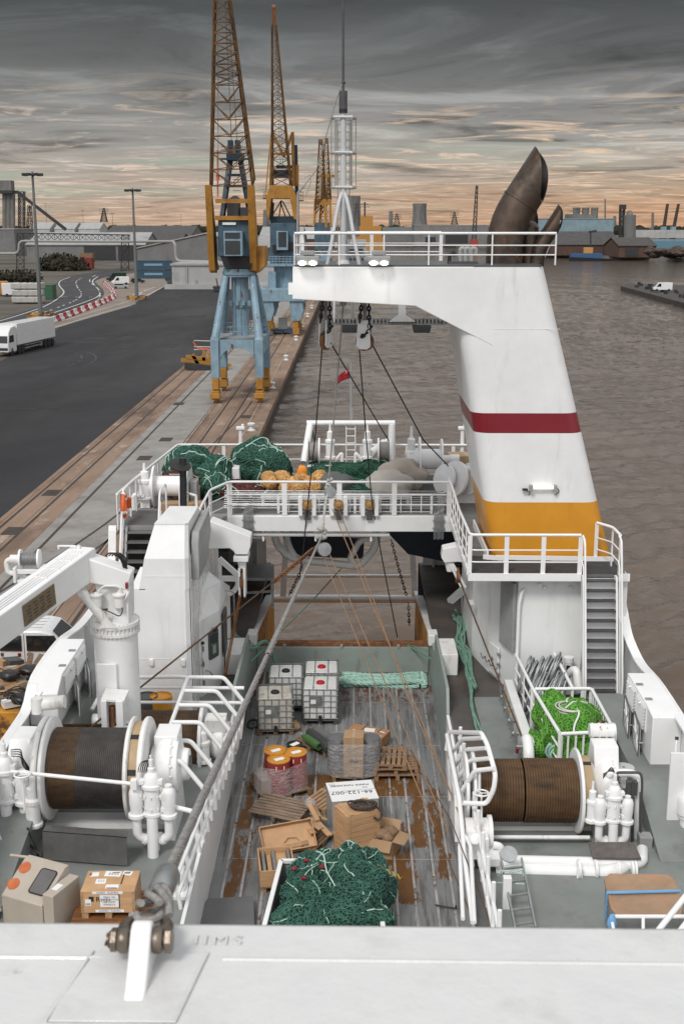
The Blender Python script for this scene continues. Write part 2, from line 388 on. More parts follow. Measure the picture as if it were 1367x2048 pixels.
# quay: three concrete strips, coping and wall
m=MB();ys=[-60+9.0*i for i in range(150)]
def strip(m,x0,x1,y0,y1,z0=1.85,z1=2.0):m.bx(x0,x1,y0,y1,z0,z1)
for i in range(60):
 y0=-20+i*22
 if y0>1200:break
 y1=min(y0+21.97,1230)
 w=-21.0+max(0,min(1,(y0-140)/125))*4.4
 m.mat(0);strip(m,w,-17.62 if w<-18 else w+.05,y0,y1);strip(m,-13.6,-8.75,y0+3,y1+3)
 m.mat(1);strip(m,max(w+.08,-17.6),-13.62,y0+6,y1+6)
 m.mat(0);m.bx(-8.73,-7.75,y0+8,y1+8,1.4,2.03)
m.mat(2);m.bx(-8.6,-7.9,-60,1232,-2,1.6)
q=struct('quay',m,[conb,cong,wallm],smooth=0)
m=MB()
for x in(-20.35,-18.9,-16.9,-13.42,-12.25,-10.78):m.bx(x-.09,x+.09,-15,1000,1.99,2.006)
for x in(-20.35,-18.9,-12.25,-10.78):m.bx(x-.32,x-.29,-15,1000,1.99,2.005)
def ribbon(m,pts,w,z=2.008):
 pts=[V((p[0],p[1],z))for p in pts]
 for i in range(len(pts)-1):
  t=(pts[i+1]-pts[i]).normalized();nn=V((-t.y,t.x,0))*w/2
  m.quad(pts[i]-nn,pts[i]+nn,pts[i+1]+nn,pts[i+1]-nn)
for x0,x1,y0,y1 in((-18.9,-12.25,28,78),(-20.35,-13.7,28,78),(-12.25,-10.0,70,118),(-13.6,-12.25,60,96)):
 pts=[(x0+(x1-x0)*(3*t*t-2*t**3),y0+(y1-y0)*t)for t in[i/14 for i in range(15)]];ribbon(m,pts,.16)
for x,y in((-15.6,88),(-15.2,96),(-9.8,108),(-9.9,84),(-19.4,66),(-19.6,76),(-15.8,52),(-19.3,44),(-11.5,52),(-17.0,116)):
 m.bx(x-.5,x+.5,y-.9,y+.9,1.99,2.007)
struct('rail_tracks',m,groove,smooth=0)
railm=mat('worn_crane_rail',(.42,.33,.24),.5,.3,var=.3,vs=.6)
m=MB();m.bx(-9.17,-9.07,-15,1000,1.99,2.05);m.bx(-13.47,-13.37,-15,1000,1.99,2.03);struct('crane_rails',m,railm,smooth=0)
# road through the yard, pavement and markings
def at2(u,v,z=ZQ):p=P(u,v,z);return(p.x,p.y)
def sm(pts,n=6):
 """Catmull-Rom through 2-D points"""
 pts=[V((*p,0))for p in pts];pts=[pts[0]*2-pts[1]]+pts+[pts[-1]*2-pts[-2]];o=[]
 for i in range(1,len(pts)-2):
  a,b,c,d=pts[i-1:i+3]
  for j in range(n):
   t=j/n;o.append(.5*((2*b)+(c-a)*t+(2*a-5*b+4*c-d)*t*t+(3*b-a-3*c+d)*t**3))
 o.append(pts[-2]);return[(p.x,p.y)for p in o]
rl=sm([at2(-90,668),at2(-20,645),at2(40,625),at2(85,610),at2(112,595),at2(124,582),at2(116,571),at2(118,561),at2(150,551),at2(215,541),at2(260,533)])
rr_=sm([at2(-90,700),at2(-20,672),at2(60,646),at2(130,622),at2(180,603),at2(203,592),at2(204,580),at2(193,569),at2(190,561),at2(206,553),at2(240,545),at2(275,537)])
m=MB()
for i in range(min(len(rl),len(rr_))-1):m.quad((*rl[i],1.99),(*rr_[i],1.99),(*rr_[i+1],1.99),(*rl[i+1],1.99))
struct('road',m,roadm,smooth=0)
m=MB()
pv=[at2(-90,708),at2(60,653),at2(190,606),at2(207,592),at2(207,580),at2(196,569),at2(193,561),at2(225,552),at2(275,545)]
pw=[at2(-90,738),at2(75,668),at2(260,612),at2(272,604),at2(300,590),at2(330,570),at2(335,566),at2(330,560),at2(330,556)]
pv,pw=sm(pv),sm(pw)
for i in range(min(len(pv),len(pw))-1):m.quad((*pv[i],1.982),(*pw[i],1.982),(*pw[i+1],1.982),(*pv[i+1],1.982))
struct('pavement',m,dirt,smooth=0)
m=MB()
def line(pts,w,dash=None,z=2.0):
 pts=sm(pts,10);acc=0
 for i in range(len(pts)-1):
  d=math.dist(pts[i],pts[i+1])
  if dash is None or(acc%dash)<dash*.5:ribbon(m,pts[i:i+2],w,z)
  acc+=d
line([at2(-20,660),at2(50,638),at2(110,617),at2(152,600),at2(163,587),at2(155,574),at2(153,563),at2(165,555)],.35,5)
line([at2(-20,648),at2(42,629),at2(88,613),at2(116,597),at2(128,584),at2(119,571),at2(121,562),at2(140,554)],.35)
line([at2(60,641),at2(130,618),at2(178,601),at2(198,591),at2(199,581),at2(188,569),at2(186,561),at2(196,553)],.35)
line([at2(196,600),at2(201,589),at2(197,577),at2(181,565),at2(182,556),at2(196,548)],.3,3)
line([at2(122,594),at2(192,594)],.7,3)
line([at2(95,650),at2(190,622),at2(262,600),at2(290,580)],.22)
line([at2(100,658),at2(200,627),at2(262,610)],.25);line([at2(280,598),at2(330,572)],.3);line([at2(262,592),at2(310,574)],.3)
line([at2(60,628),at2(85,621)],1.0,2.4)
struct('road_markings',m,linew,smooth=0)
m=MB();line([at2(128,563),at2(154,561)],.8,3);struct('red_road_marking',m,liner,smooth=0)
# far wooded skyline: a long uneven band of tree clumps beyond the docks
leafd=mat('distant_foliage',(.030,.034,.024),.95,var=.5,vs=.05,spec=.1)
m=MB();r_=random.Random(3)
for i in range(520):
 x=-1050+i*4.6+r_.uniform(-4,4);y=2300+r_.uniform(-120,200)
 if x>60 and r_.random()<.35:continue
 h=r_.uniform(9,17);w=r_.uniform(7,16);sd_=r_.random()*99
 m.ell((x,y,2+h*.42),(w,8,h*.62),9,6,lambda d:1+.35*mnoise.noise(d*2.2+V((sd_,0,0))))
o=part('distant_woodland',m,leafd,smooth=0);setp(o,'dark wooded skyline stretched along the flat horizon behind the docks','trees',kind='stuff')
# ================================================================== QUAY CRANES
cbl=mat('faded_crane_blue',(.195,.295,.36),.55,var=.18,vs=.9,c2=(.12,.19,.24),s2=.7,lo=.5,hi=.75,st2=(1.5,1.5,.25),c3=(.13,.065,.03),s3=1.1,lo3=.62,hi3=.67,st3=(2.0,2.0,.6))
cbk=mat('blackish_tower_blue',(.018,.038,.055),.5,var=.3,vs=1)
cbd=mat('dark_crane_blue',(.055,.100,.140),.5,var=.25,vs=1,c2=(.02,.03,.04),s2=.6,lo=.5,hi=.7,st2=(1.2,1.2,.3))
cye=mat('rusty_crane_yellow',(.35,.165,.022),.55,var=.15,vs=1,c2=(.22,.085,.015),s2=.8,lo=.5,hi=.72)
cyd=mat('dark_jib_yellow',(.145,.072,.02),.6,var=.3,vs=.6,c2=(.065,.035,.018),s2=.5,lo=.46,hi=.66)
def lattice(mb,A,B,n,rc,rb,style='x',faces=(0,1,2,3),k=1.0):
 A=[V(p)for p in A];B=[V(p)for p in B]
 ts=[(1-(1-i/n)**k)for i in range(n+1)]
 for a,b in zip(A,B):mb.tube([a,b],rc,6)
 L_=[[lerp(a,b,t)for a,b in zip(A,B)]for t in ts]
 for i in range(n+1):
  for f in faces:mb.tube([L_[i][f],L_[i][(f+1)%4]],rb,4,cap=False)
 for i in range(n):
  for f in faces:
   g=(f+1)%4
   if style=='x':mb.tube([L_[i][f],L_[i+1][g]],rb,4,cap=False);mb.tube([L_[i][g],L_[i+1][f]],rb,4,cap=False)
   elif style=='z':mb.tube([L_[i][f],L_[i+1][g]]if i%2 else[L_[i][g],L_[i+1][f]],rb,4,cap=False)
   else:
    c=(L_[i][f]+L_[i][g])/2;mb.tube([L_[i+1][f],c],rb,4,cap=False);mb.tube([L_[i+1][g],c],rb,4,cap=False)
def crane_one():
 y0=121.6;p=lambda u,v,dy=0:P(u,v,y=y0+dy)
 t=thing('quay_crane','nearest blue quay crane on four splayed legs, wide jib running out of the picture top','crane',(-11.3,y0,2.0),group='travelling cranes along the quay')
 cor=[(-13.45,117.2),(-9.15,117.4),(-9.1,126.0),(-13.6,126.0)];cx,cy=-11.3,y0
 zr=p(478,553).z
 for x,y in cor:
  m=MB();m.bx(x-.36,x+.36,y-.9,y+.9,2.35,3.2);m.bx(x-.32,x+.32,y-.55,y+.55,3.3,4.4);m.bx(x-.5,x+.5,y-1.25,y-.95,2.5,3.0)
  for dy in(-.6,.6):m.cyl((x-.15,y+dy,2.38),(x+.15,y+dy,2.38),.34,n=14)
  part('bogie',m,cye,t,bevel=.04)
  m=MB();m.bar((x,y,4.4),(x,y,8.2),.80,.95)
  a=V((x,y,8.0));b=V((cx+(x-cx)*.62,cy+(y-cy)*.24,zr));m.tube([a,b],[.41,.34],16);m.tube([lerp(a,b,-.03),lerp(a,b,.04)],.47,16)
  part('leg',m,cbl,t,bevel=.05)
 for y in(117.3,126.0):
  m=MB();arc=[(-12.95,6.2)]+[(cx-1.62*math.cos(a),6.2+1.15*math.sin(a))for a in[math.pi*i/12 for i in range(13)]]+[(-9.65,6.2),(-9.65,8.1),(-12.95,8.1)]
  m.prism(arc,y-.35,y+.35,'xz');part('portal_beam',m,cbl,t)
 for x in(-13.5,-9.1):m=MB();m.bx(x-.3,x+.3,117.9,125.5,6.6,8.05);part('side_beam',m,cbl,t)
 m=MB();m.cyl((cx,cy,8.05),(cx,cy,8.2),2.6,n=28);part('platform',m,greyp,t)
 m=MB();ring=[(cx+2.55*math.cos(a),cy+2.55*math.sin(a))for a in[2*math.pi*i/20 for i in range(20)]]
 for z in(8.75,9.25):m.tube([(a,b,z)for a,b in ring],.03,5,closed=True)
 for a,b in ring[::2]:m.tube([(a,b,8.2),(a,b,9.25)],.03,5)
 part('guard_rail',m,cbl,t)
 m=MB();m.cyl((cx,cy,8.2),(cx,cy,zr),.86,n=24);m.cyl((cx,cy,11.0),(cx,cy,11.5),1.0,n=24)
 for a in(-.9,-.2,.4,1.0):m.box((cx+a,cy-1.0,11.45),(.3,.45,.45));
 m.tube([(cx-.5,cy-.95,8.3),(cx-.5,cy-.95,zr)],.06,6);m.tube([(cx+.1,cy-.92,8.3),(cx+.1,cy-.92,zr)],.05,6)
 part('column',m,cbl,t)
 z1=p(478,536).z;m=MB();m.cyl((cx,cy,zr),(cx,cy,z1-.05),1.62,n=32);m.cyl((cx,cy,zr+.2),(cx,cy,zr+.5),1.72,n=32);part('slew_ring',m,cbl,t)
 zt=p(478,440).z;zm=p(478,512).z
 m=MB();m.prism([(-13.05,zm),(-12.6,z1),(-10.0,z1),(-9.75,zm)],y0-1.6,y0+2.6,'xz');part('lower_house',m,black,t)
 hs=MB();hs.prism([(p(438,0,0).x,zm),(p(506,0).x,zm),(p(505,0).x,zt),(p(440,0).x,zt)],y0-1.7,y0+4.2,'xz');house=part('machinery_house',hs,cbd,t,bevel=.08)
 m=MB();m.box((p(462,0).x,y0-1.85,p(0,447).z),(1.3,.12,.25));part('lamp',m,whitec,house)
 cb=MB();x0,x1=p(447,0,-3).x,p(484,0,-3).x;zb,zc_=p(0,512,-3).z,p(0,462,-3).z
 cb.bx(x0,x1,y0-3.2,y0-1.7,zb,zc_);cab=part('cabin',cb,cbl,t,bevel=.04)
 m=MB();m.bx(x0+.12,x1-.2,y0-3.23,y0-3.2,zb+.15,zb+1.45);m.bx(x0+.12,x1-.2,y0-3.23,y0-3.2,zb+1.65,zc_-.15);part('window',m,glassd,cab)
 for a in(-1,1):
  xi,xo=(p(445,0).x,p(421,0).x)if a<0 else(p(507,0).x,p(530,0).x)
  m=MB();zz=p(0,540).z
  poly=[(y0-1.4,zz),(y0+.6,zz-.3),(y0+1.1,p(0,490).z),(y0-2.4,p(0,372).z),(y0-3.1,p(0,372).z),(y0-2.2,p(0,480).z)]
  xm=(p(419,0).x,p(431,0).x)if a<0 else(p(501,0).x,p(514,0).x)
  m.prism(poly,xm[0],xm[1],'yz');part('jib_foot',m,cye,t)
  m=MB();m.prism([(xm[0]if a>0 else xm[1],zz),((xm[0]+xo)/2,zz-.25),(xo,zz+.5),(xo,p(0,492).z),(xm[1]if a>0 else xm[0],p(0,492).z)],y0-1.0,y0+2.6,'xz');part('counterweight',m,cye,t)
 for v,d in((402,-2.4),(436,-1.9)):m=MB();m.bar(p(431,v,d),p(502,v,d),.45,.4);part('cross_beam',m,cye,t)
 m=MB()
 for s in(-1,1):
  foot=[p(444 if s<0 else 502,440,d)for d in(0,3.2)];top=p(460 if s<0 else 481,322,2.2)
  for f in foot:m.bar(f,top,.42,.42)
 for v,a,b in((400,448,498),(372,452,492),(350,455,488)):m.bar(p(a,v,.8),p(b,v,.8),.25)
 m.bx(p(453,0).x,p(486,0).x,y0+1.2,y0+3.0,p(0,320).z,p(0,305).z)
 for u in(461,475):m.bar(p(u,320,2.2),p(u,281,2.2),.45,1.2,up=(0,1,0))
 for u in(454,468,482):m.tube([p(u,306,1.2),p(u,290,1.2)],.04,5)
 m.tube([p(442,294,1.2),p(492,294,1.2)],.04,5);m.tube([p(442,300,1.2),p(492,300,1.2)],.04,5)
 m.bar(p(440,318,1.2),p(497,318,1.2),.18)
 for i in range(12):v=436-i*11;m.tube([p(466,v,1.6),p(480,v,1.6)],.035,4)
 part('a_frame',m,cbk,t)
 m=MB();
 m.bx(p(455,0).x,p(478,0).x,y0-.4,y0+2.0,zt,p(0,405).z);m.bx(p(482,0).x,p(500,0).x,y0-.4,y0+2.0,zt,p(0,415).z);m.cyl(p(470,402,.5),p(470,392,.5),.9,.2,n=12);part('hoist_gear',m,darkg,t)
 m=MB();A=[p(421,372,-2.8),p(509,360,-2.8),p(505,372,-1.2),p(424,372,-1.2)];B=[p(428,1,-6.5),p(461,1,-6.5),p(458,1,-5.3),p(431,1,-5.3)]
 C=[p(432.5,-150,-8),p(440,-150,-8),p(439,-150,-7.2),p(433.5,-150,-7.2)]
 Mm=[lerp(a,b,.56)for a,b in zip(A,B)]
 lattice(m,A,Mm,6,.13,.06,'v');lattice(m,Mm,B,8,.12,.05,'x');lattice(m,B,C,9,.11,.045,'x')
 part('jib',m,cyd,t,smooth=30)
 m=MB()
 for u,a in((463,444),(474,447)):m.tube([p(u,285,2),p(a,-150,-7.5)],.05,4)
 m.tube([p(436,395,-2.5),p(436,-150,-7.5)],.04,4)
 part('hoist_rope',m,wire,t);m=MB();m.tube([p(435.5,392,-2.5),p(435.5,300,-2.9)],.09,6);m.box(p(435.5,355,-2.7),(.3,.3,.5));part('hook',m,orange,t)
crane_one()
def crane_two():
 y0=195.0;p=lambda u,v,dy=0:P(u,v,y=y0+dy)
 t=thing('quay_crane','second blue quay crane with square portal and slim dark yellow jib standing straight up','crane',(-11.3,y0,2.0),group='travelling cranes along the quay')
 for x,y in((-13.5,190),(-8.95,190),(-8.95,200),(-13.5,200)):
  m=MB();m.bx(x-.5,x+.5,y-1.0,y+1.0,2.3,3.2);m.bx(x-.35,x+.35,y-.5,y+.5,3.2,4.4)
  for d in(-.6,.6):m.cyl((x-.2,y+d,2.35),(x+.2,y+d,2.35),.32,n=12)
  part('bogie',m,cye,t,bevel=.04)
  m=MB();m.prism([(x-.65,4.4),(x+.65,4.4),(x+1.2,6),(x+.95,p(0,600,-5).z),(x-.95,p(0,600,-5).z),(x-.9,6)],y-.7,y+.7,'xz');part('leg',m,cbl,t)
 zb=p(0,600,-5).z;zc_=p(0,577,-5).z
 m=MB();m.bx(-14.6,-7.9,189.2,200.8,zb,zc_);m.bx(-14.9,-7.6,189.0,201,zb-.15,zb);part('portal_beam',m,cbl,t,bevel=.06)
 m=MB();m.cyl((-10.9,y0,zc_),(-10.9,y0,p(0,530).z),1.75,n=8);m.bx(-13.4,-12.2,y0-3,y0-2,zc_,p(0,542).z);part('column',m,cbl,t)
 m=MB();m.bx(-14.3,-8.4,y0-3.4,y0+3,p(0,531).z,p(0,526).z)
 for v in(523,518,513):m.tube([p(538,v,-3.3),p(598,v,-3.3)],.05,5)
 for u in range(538,600,7):m.tube([p(u,528,-3.3),p(u,512,-3.3)],.05,5)
 part('gallery',m,cbl,t)
 m=MB();m.bx(p(541,0).x,p(592,0).x,y0-1.8,y0+4,p(0,526).z,p(0,446).z);h=part('machinery_house',m,cbd,t,bevel=.06)
 m=MB();m.bx(p(553,0,-2).x,p(576,0,-2).x,y0-3.0,y0-1.8,p(0,500,-2).z,p(0,462,-2).z);cab=part('cabin',m,cbl,t,bevel=.05)
 m=MB();m.bx(p(556,0,-3).x,p(572,0,-3).x,y0-3.04,y0-3.0,p(0,494,-3).z,p(0,464,-3).z);part('window',m,glassd,cab)
 m=MB();m.bar(p(545,498,-2.0),p(598,489,-2.0),.3,1.2);part('walkway',m,black,t)
 m=MB()
 for u in(543,592):m.bar(p(u,446),p(u+(2 if u<560 else-1),405),.5,.6)
 m.bar(p(541,452,0),p(594,452,0),.7,3)
 for a,b in(((575,446),(560,402)),((587,446),(565,402)),((556,446),(563,400)),((545,430),(562,402))):m.tube([p(*a,1),p(*b,1)],.1,5)
 m.bar(p(596,500,1),p(591,290,1),.55,.6);m.bar(p(543,405,1),p(542,330,1),.4);m.bar(p(545,348,1.5),p(593,348,1.5),1.4,1.2);m.bar(p(552,334,1.2),p(586,334,1.2),.5)
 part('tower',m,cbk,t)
 m=MB();m.prism([(p(535,0).x,p(0,395).z),(p(543,0).x,p(0,372).z),(p(584,0).x,p(0,372).z),(p(594,0).x,p(0,392).z),(p(595,0).x,p(0,440).z),(p(589,0).x,p(0,438).z),(p(582,0).x,p(0,398).z),(p(545,0).x,p(0,398).z),(p(540,0).x,p(0,440).z),(p(535,0).x,p(0,425).z)],y0-2.6,y0+1.5,'xz');part('yoke',m,cye,t,bevel=.05)
 m=MB();m.bx(p(527,0).x,p(538,0).x,y0-1,y0+1,p(0,398).z,p(0,396).z);m.bx(p(597,0).x,p(607,0).x,y0-1,y0+1,p(0,402).z,p(0,400).z)
 for u in(527,532,538,598,602,606):m.tube([p(u,399,-1),p(u,383,-1)],.05,4)
 for u0,u1 in((527,538),(598,606)):
  for v in(384,391):m.tube([p(u0,v,-1),p(u1,v,-1)],.05,4)
 part('side_gallery',m,darkg,t)
 m=MB();m.bar(p(541,372,-.6),p(545,270,-.6),.45);m.bar(p(587,372,-.6),p(585,264,-.6),.45);m.bar(p(585,265,-.6),p(567,315,-.6),.4);m.bar(p(546,268,-.6),p(566,310,-.6),.4);m.bar(p(545,308,-.6),p(588,308,-.6),.3)
 m.bar(p(594,372,0),p(594,330,0),.5);m.bar(p(530,396,-2.4),p(542,270,-1.2),.22);part('stay_frame',m,cye,t)
 m=MB();A=[p(543,372,-2.2),p(583,372,-2.2),p(580,372,-.8),p(546,372,-.8)];B=[p(543.5,50,-8),p(552.5,50,-8),p(552,50,-7.2),p(544,50,-7.2)]
 Mm=[lerp(a,b,.35)for a,b in zip(A,B)];lattice(m,A,Mm,6,.14,.055,'x');lattice(m,Mm,B,17,.13,.05,'x',k=1.25)
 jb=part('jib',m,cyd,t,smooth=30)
 m=MB();m.bar(p(548,50,-7.6),p(547.5,17,-8.2),.62,.6);m.cyl(p(544,15,-8.2),p(551,15,-8.2),.32,n=12);m.cyl(p(544,13,-8.2),p(550,13,-8.2),.25,n=12);part('jib_head',m,rust,jb)
 m=MB();m.tube([p(561,330,1),p(548,20,-8.2)],.05,4);m.tube([p(566,330,1),p(549,20,-8.2)],.05,4);part('hoist_rope',m,wire,t)
crane_two()
def crane_far(y0,u0,top,label):
 t=thing('quay_crane',label,'crane',(P(u0,452,y=y0).x,y0,2.0),group='travelling cranes along the quay')
 p=lambda u,v,dy=0:P(u0+u,v,y=y0+dy);k=380/y0
 m=MB()
 for u in(-12,12):m.bar(P(u0+u*k,0,y=y0)*V((1,1,0))+V((0,0,2))if False else V((p(u*k,452).x,y0,2)),p(u*.8*k,500),1.0)
 m.bx(p(-14*k,0).x,p(14*k,0).x,y0-4,y0+4,7,8.5);part('portal',m,cbl,t)
 m=MB();m.bx(p(-13*k,0).x,p(10*k,0).x,y0-2,y0+3,p(0,500).z,p(0,445).z);part('machinery_house',m,cbd,t)
 m=MB();m.prism([(p(-15*k,0).x,p(0,450).z),(p(-13*k,0).x,p(0,398).z),(p(12*k,0).x,p(0,398).z),(p(14*k,0).x,p(0,455).z),(p(9*k,0).x,p(0,455).z),(p(8*k,0).x,p(0,410).z),(p(-9*k,0).x,p(0,410).z),(p(-11*k,0).x,p(0,450).z)],y0-2.5,y0+1,'xz');part('yoke',m,cye,t)
 m=MB();lattice(m,[p(-13*k,430,-2),p(12*k,400,-2),p(9*k,400,1),p(-11*k,430,1)],[p(-3,top,-8),p(3,top,-8),p(3,top,-7),p(-3,top,-7)],14,.2,.1,'x');m.box(p(0,top,-7.5),(1.4,1.2,1.6));part('jib',m,cyd,t,smooth=30)
 m=MB();lattice(m,[p(-3*k,450,1),p(11*k,450,1),p(11*k,450,3),p(-3*k,450,3)],[p(4,348,2),p(9*k,348,2),p(9*k,348,3),p(4,348,3)],6,.22,.1,'x');m.box(p(8,352,2.5),(3.0,1.4,1.0));part('stay_frame',m,cye,t)
crane_far(400,641,284,'third crane along the quay, its small yellow jib left of the white mast')
crane_far(455,652,281,'farthest crane of the quay row, thin jib half behind the third one')
# ================================================================== THE TRAWLER: hull, decks, houses
ZT,ZW,ZN,ZA=4.8,6.3,9.9,17.92
def deck_mat():
 m=mat('worn_trawl_deck',(.3,.3,.3),.62,var=0)
 n,l,b=nodes_of(m)
 co=n.new('ShaderNodeTexCoord');sp=n.new('ShaderNodeSeparateXYZ');l.new(co.outputs['Object'],sp.inputs[0])
 def nz(st,sc,d=7,r=.62,dist=0):
  q=n.new('ShaderNodeMapping');q.inputs['Scale'].default_value=st;l.new(co.outputs['Object'],q.inputs[0])
  k=n.new('ShaderNodeTexNoise');k.inputs['Scale'].default_value=sc;k.inputs['Detail'].default_value=d;k.inputs['Roughness'].default_value=r;k.inputs['Distortion'].default_value=dist;l.new(q.outputs[0],k.inputs['Vector']);return k.outputs['Fac']
 def mr(f,lo,hi,a=0.,c=1.):
  q=n.new('ShaderNodeMapRange');q.interpolation_type='SMOOTHSTEP';
  for i,x in((1,lo),(2,hi),(3,a),(4,c)):q.inputs[i].default_value=x
  l.new(f,q.inputs[0]);return q.outputs[0]
 def ma(op,a,c):
  q=n.new('ShaderNodeMath');q.operation=op;q.use_clamp=op in('ADD','SUBTRACT')
  for i,x in((0,a),(1,c)):
   if isinstance(x,(int,float)):q.inputs[i].default_value=x
   else:l.new(x,q.inputs[i])
  return q.outputs[0]
 def mx(f,a,c):
  q=n.new('ShaderNodeMix');q.data_type='RGBA'
  for i,x in((0,f),(6,a),(7,c)):
   if isinstance(x,tuple):q.inputs[i].default_value=(*x,1)
   else:l.new(x,q.inputs[i])
  return q.outputs[2]
 grey=mx(nz((1.5,.5,1),.9),(.11,.115,.12),(.29,.295,.29))
 grey=mx(mr(nz((5,.35,1),1.6),.46,.66),grey,(.10,.088,.08))
 grey=mx(mr(nz((16,.8,1),1.2),.58,.70),grey,(.34,.34,.33))
 def bx(x0,x1,y0,y1,s=.2):
  X,Y=sp.outputs[0],sp.outputs[1]
  return ma('MULTIPLY',ma('MULTIPLY',mr(X,x0-s,x0+s),mr(X,x1-s,x1+s,1,0)),ma('MULTIPLY',mr(Y,y0-s,y0+s),mr(Y,y1-s,y1+s,1,0)))
 z=None
 for q in((-2.8,-2.46,22.8,29.4),(-2.46,1.95,27.9,29.3),(1.42,1.86,25.4,29.9),(1.1,1.5,25.8,26.7),(1.9,2.3,24.0,28.5),(-2.46,-2.3,22.8,29),(.7,1.5,23,25.6)):
  k=bx(*q);z=k if z is None else ma('MAXIMUM',z,k)
 half=ma('MULTIPLY',z,.255)
 r1=mr(ma('ADD',nz((4.5,1.0,1),1.4,10,.74),half),.665,.705)
 col=mx(r1,grey,mx(nz((3,1,1),2),(.075,.030,.008),(.185,.076,.010)))
 r2=mr(nz((1,.35,1),1.7,dist=.4),.66,.70);col=mx(r2,col,(.10,.04,.022))
 aft=ma('MULTIPLY',mr(sp.outputs[1],33.3,35),mr(nz((3,1.2,1),2.2),.52,.56));col=mx(aft,col,(.12,.05,.035))
 l.new(col,b.inputs['Base Color'])
 bp=n.new('ShaderNodeBump');bp.inputs['Strength'].default_value=.35;bp.inputs['Distance'].default_value=.02;l.new(nz((9,.5,1),3),bp.inputs['Height']);l.new(bp.outputs[0],b.inputs['Normal'])
 return m
deckm=deck_mat()
gateg=mat('pale_green_grey_paint',(.27,.31,.285),.5,var=.1,vs=1.2,c2=(.2,.2,.17),s2=2,lo=.58,hi=.75,st2=(1.5,1.5,.4),c3=(.18,.09,.05),s3=5,lo3=.7,hi3=.74)
dkgrate=mat('dark_deck_plating',(.075,.068,.062),.65,var=.25,vs=1,c2=(.12,.075,.05),s2=.8,lo=.5,hi=.75,bump=.1,bs=40)
hullm=mat('dark_blue_hull',(.02,.035,.07),.4,var=.1)
ochre=mat('scraped_ochre_paint',(.50,.235,.03),.6,var=.25,vs=1.2,c2=(.10,.042,.018),s2=1.4,lo=.5,hi=.64,st2=(1,.4,1))
m=MB();m.bx(-3.12,2.5,12,36.75,ZT-.3,ZT);struct('trawl_deck',m,deckm,smooth=0)
seam=mat('steel_deck_batten',(.40,.39,.38),.5,.3,var=.3,vs=2,c2=(.15,.07,.03),s2=3,lo=.56,hi=.64)
m=MB()
for i,x in enumerate((-2.83,-2.42,-1.95,-1.45,-.95,-.45,.05,.55,.98,1.38,1.84,2.2)):m.bx(x-.027,x+.027,12,36.7,ZT,ZT+.018)
for y in(15.5,21.2,24.9,28.0,31.1,34.2):m.bx(-3.1,2.47,y-.008,y+.008,ZT,ZT+.004)
struct('deck_battens',m,seam,smooth=0)
# side decks
m=MB();m.bx(-7.55,-3.2,8,31.5,ZW-.25,ZW);m.bx(2.58,7.45,8,31.0,ZW-.25,ZW);struct('winch_deck',m,deckg,smooth=0)
m=MB();m.bx(-7.55,-3.2,31.5,44.4,ZW-.25,ZW);m.bx(2.58,7.45,31.0,44.4,ZW-.25,ZW);m.bx(2.62,3.35,26.9,31.0,ZW,ZW+.012)
for i in range(3):m.bx(-7.3,-3.4,33+i*3.4,33.02+i*3.4,ZW,ZW+.006)
struct('passage_deck',m,dkgrate,smooth=0)
m=MB();m.prism([(22.2,ZW-.2),(22.2,ZW+.005),(24.4,7.03),(29.5,7.03),(29.5,ZW-.2)],6.32,7.42,'yz');m.prism([(19.5,ZW-.2),(19.5,ZW+.005),(25.0,7.52),(30.5,7.52),(30.5,ZW-.2)],-7.55,-6.62,'yz');struct('raised_side_deck',m,deckg,smooth=0)
# hull as one thing with its plating and lane walls
hull=thing('trawler_hull','white inner bulwarks and dark hull of the stern trawler carrying all the deck gear','ship',(0,26,0))
m=MB()
for x in(-7.62,7.46):m.bx(x,x+.14,6,44.5,-1.5,ZW)
m.bx(-7.6,-3.16,44.4,44.52,-1.5,ZW);m.bx(2.54,7.46,44.4,44.52,-1.5,ZW);part('side_plating',m,hullm,hull,smooth=0)
def bulwark(x,prof):
 m=MB();d=-.06 if x<0 else .06
 m.prism([(a,b)for a,b in prof]+[(prof[-1][0],ZW),(prof[0][0],ZW)],x,x+d,'yz');b=part('bulwark',m,white,hull,smooth=0)
 m=MB();pts=sm(prof,4)
 for i in range(len(pts)-1):m.bar((x-d,*pts[i]),(x-d,*pts[i+1]),.24,.05,up=(0,0,1))
 part('bulwark_cap',m,whitec,b,smooth=60)
 s=1 if x<0 else-1
 for i in range(int(prof[0][0])+2,int(prof[-1][0])-1,2):
  if(x>0 and 22<i<31)or(x<0 and 25<i<30):continue
  m=MB();m.prism([(x,ZW),(x+s*.62,ZW),(x+s*.08,8.0),(x,8.0)],i-.02,i+.02,'xz')
  part('bulwark_stay',m,white,b,smooth=0)
bulwark(-7.55,[(6,8.12),(15,8.12),(24,8.12),(25.6,8.15),(26.6,8.6),(29,8.6),(31,8.3),(33,8.2),(35,8.3),(35.8,8.9),(36.1,9.7),(36.2,9.85)])
bulwark(7.42,[(6,8.2),(15,8.2),(23.0,8.2),(26.9,8.25),(28.6,8.12),(29.4,8.15),(30.4,8.35),(31.2,8.9),(31.9,9.5),(32.0,9.85)])
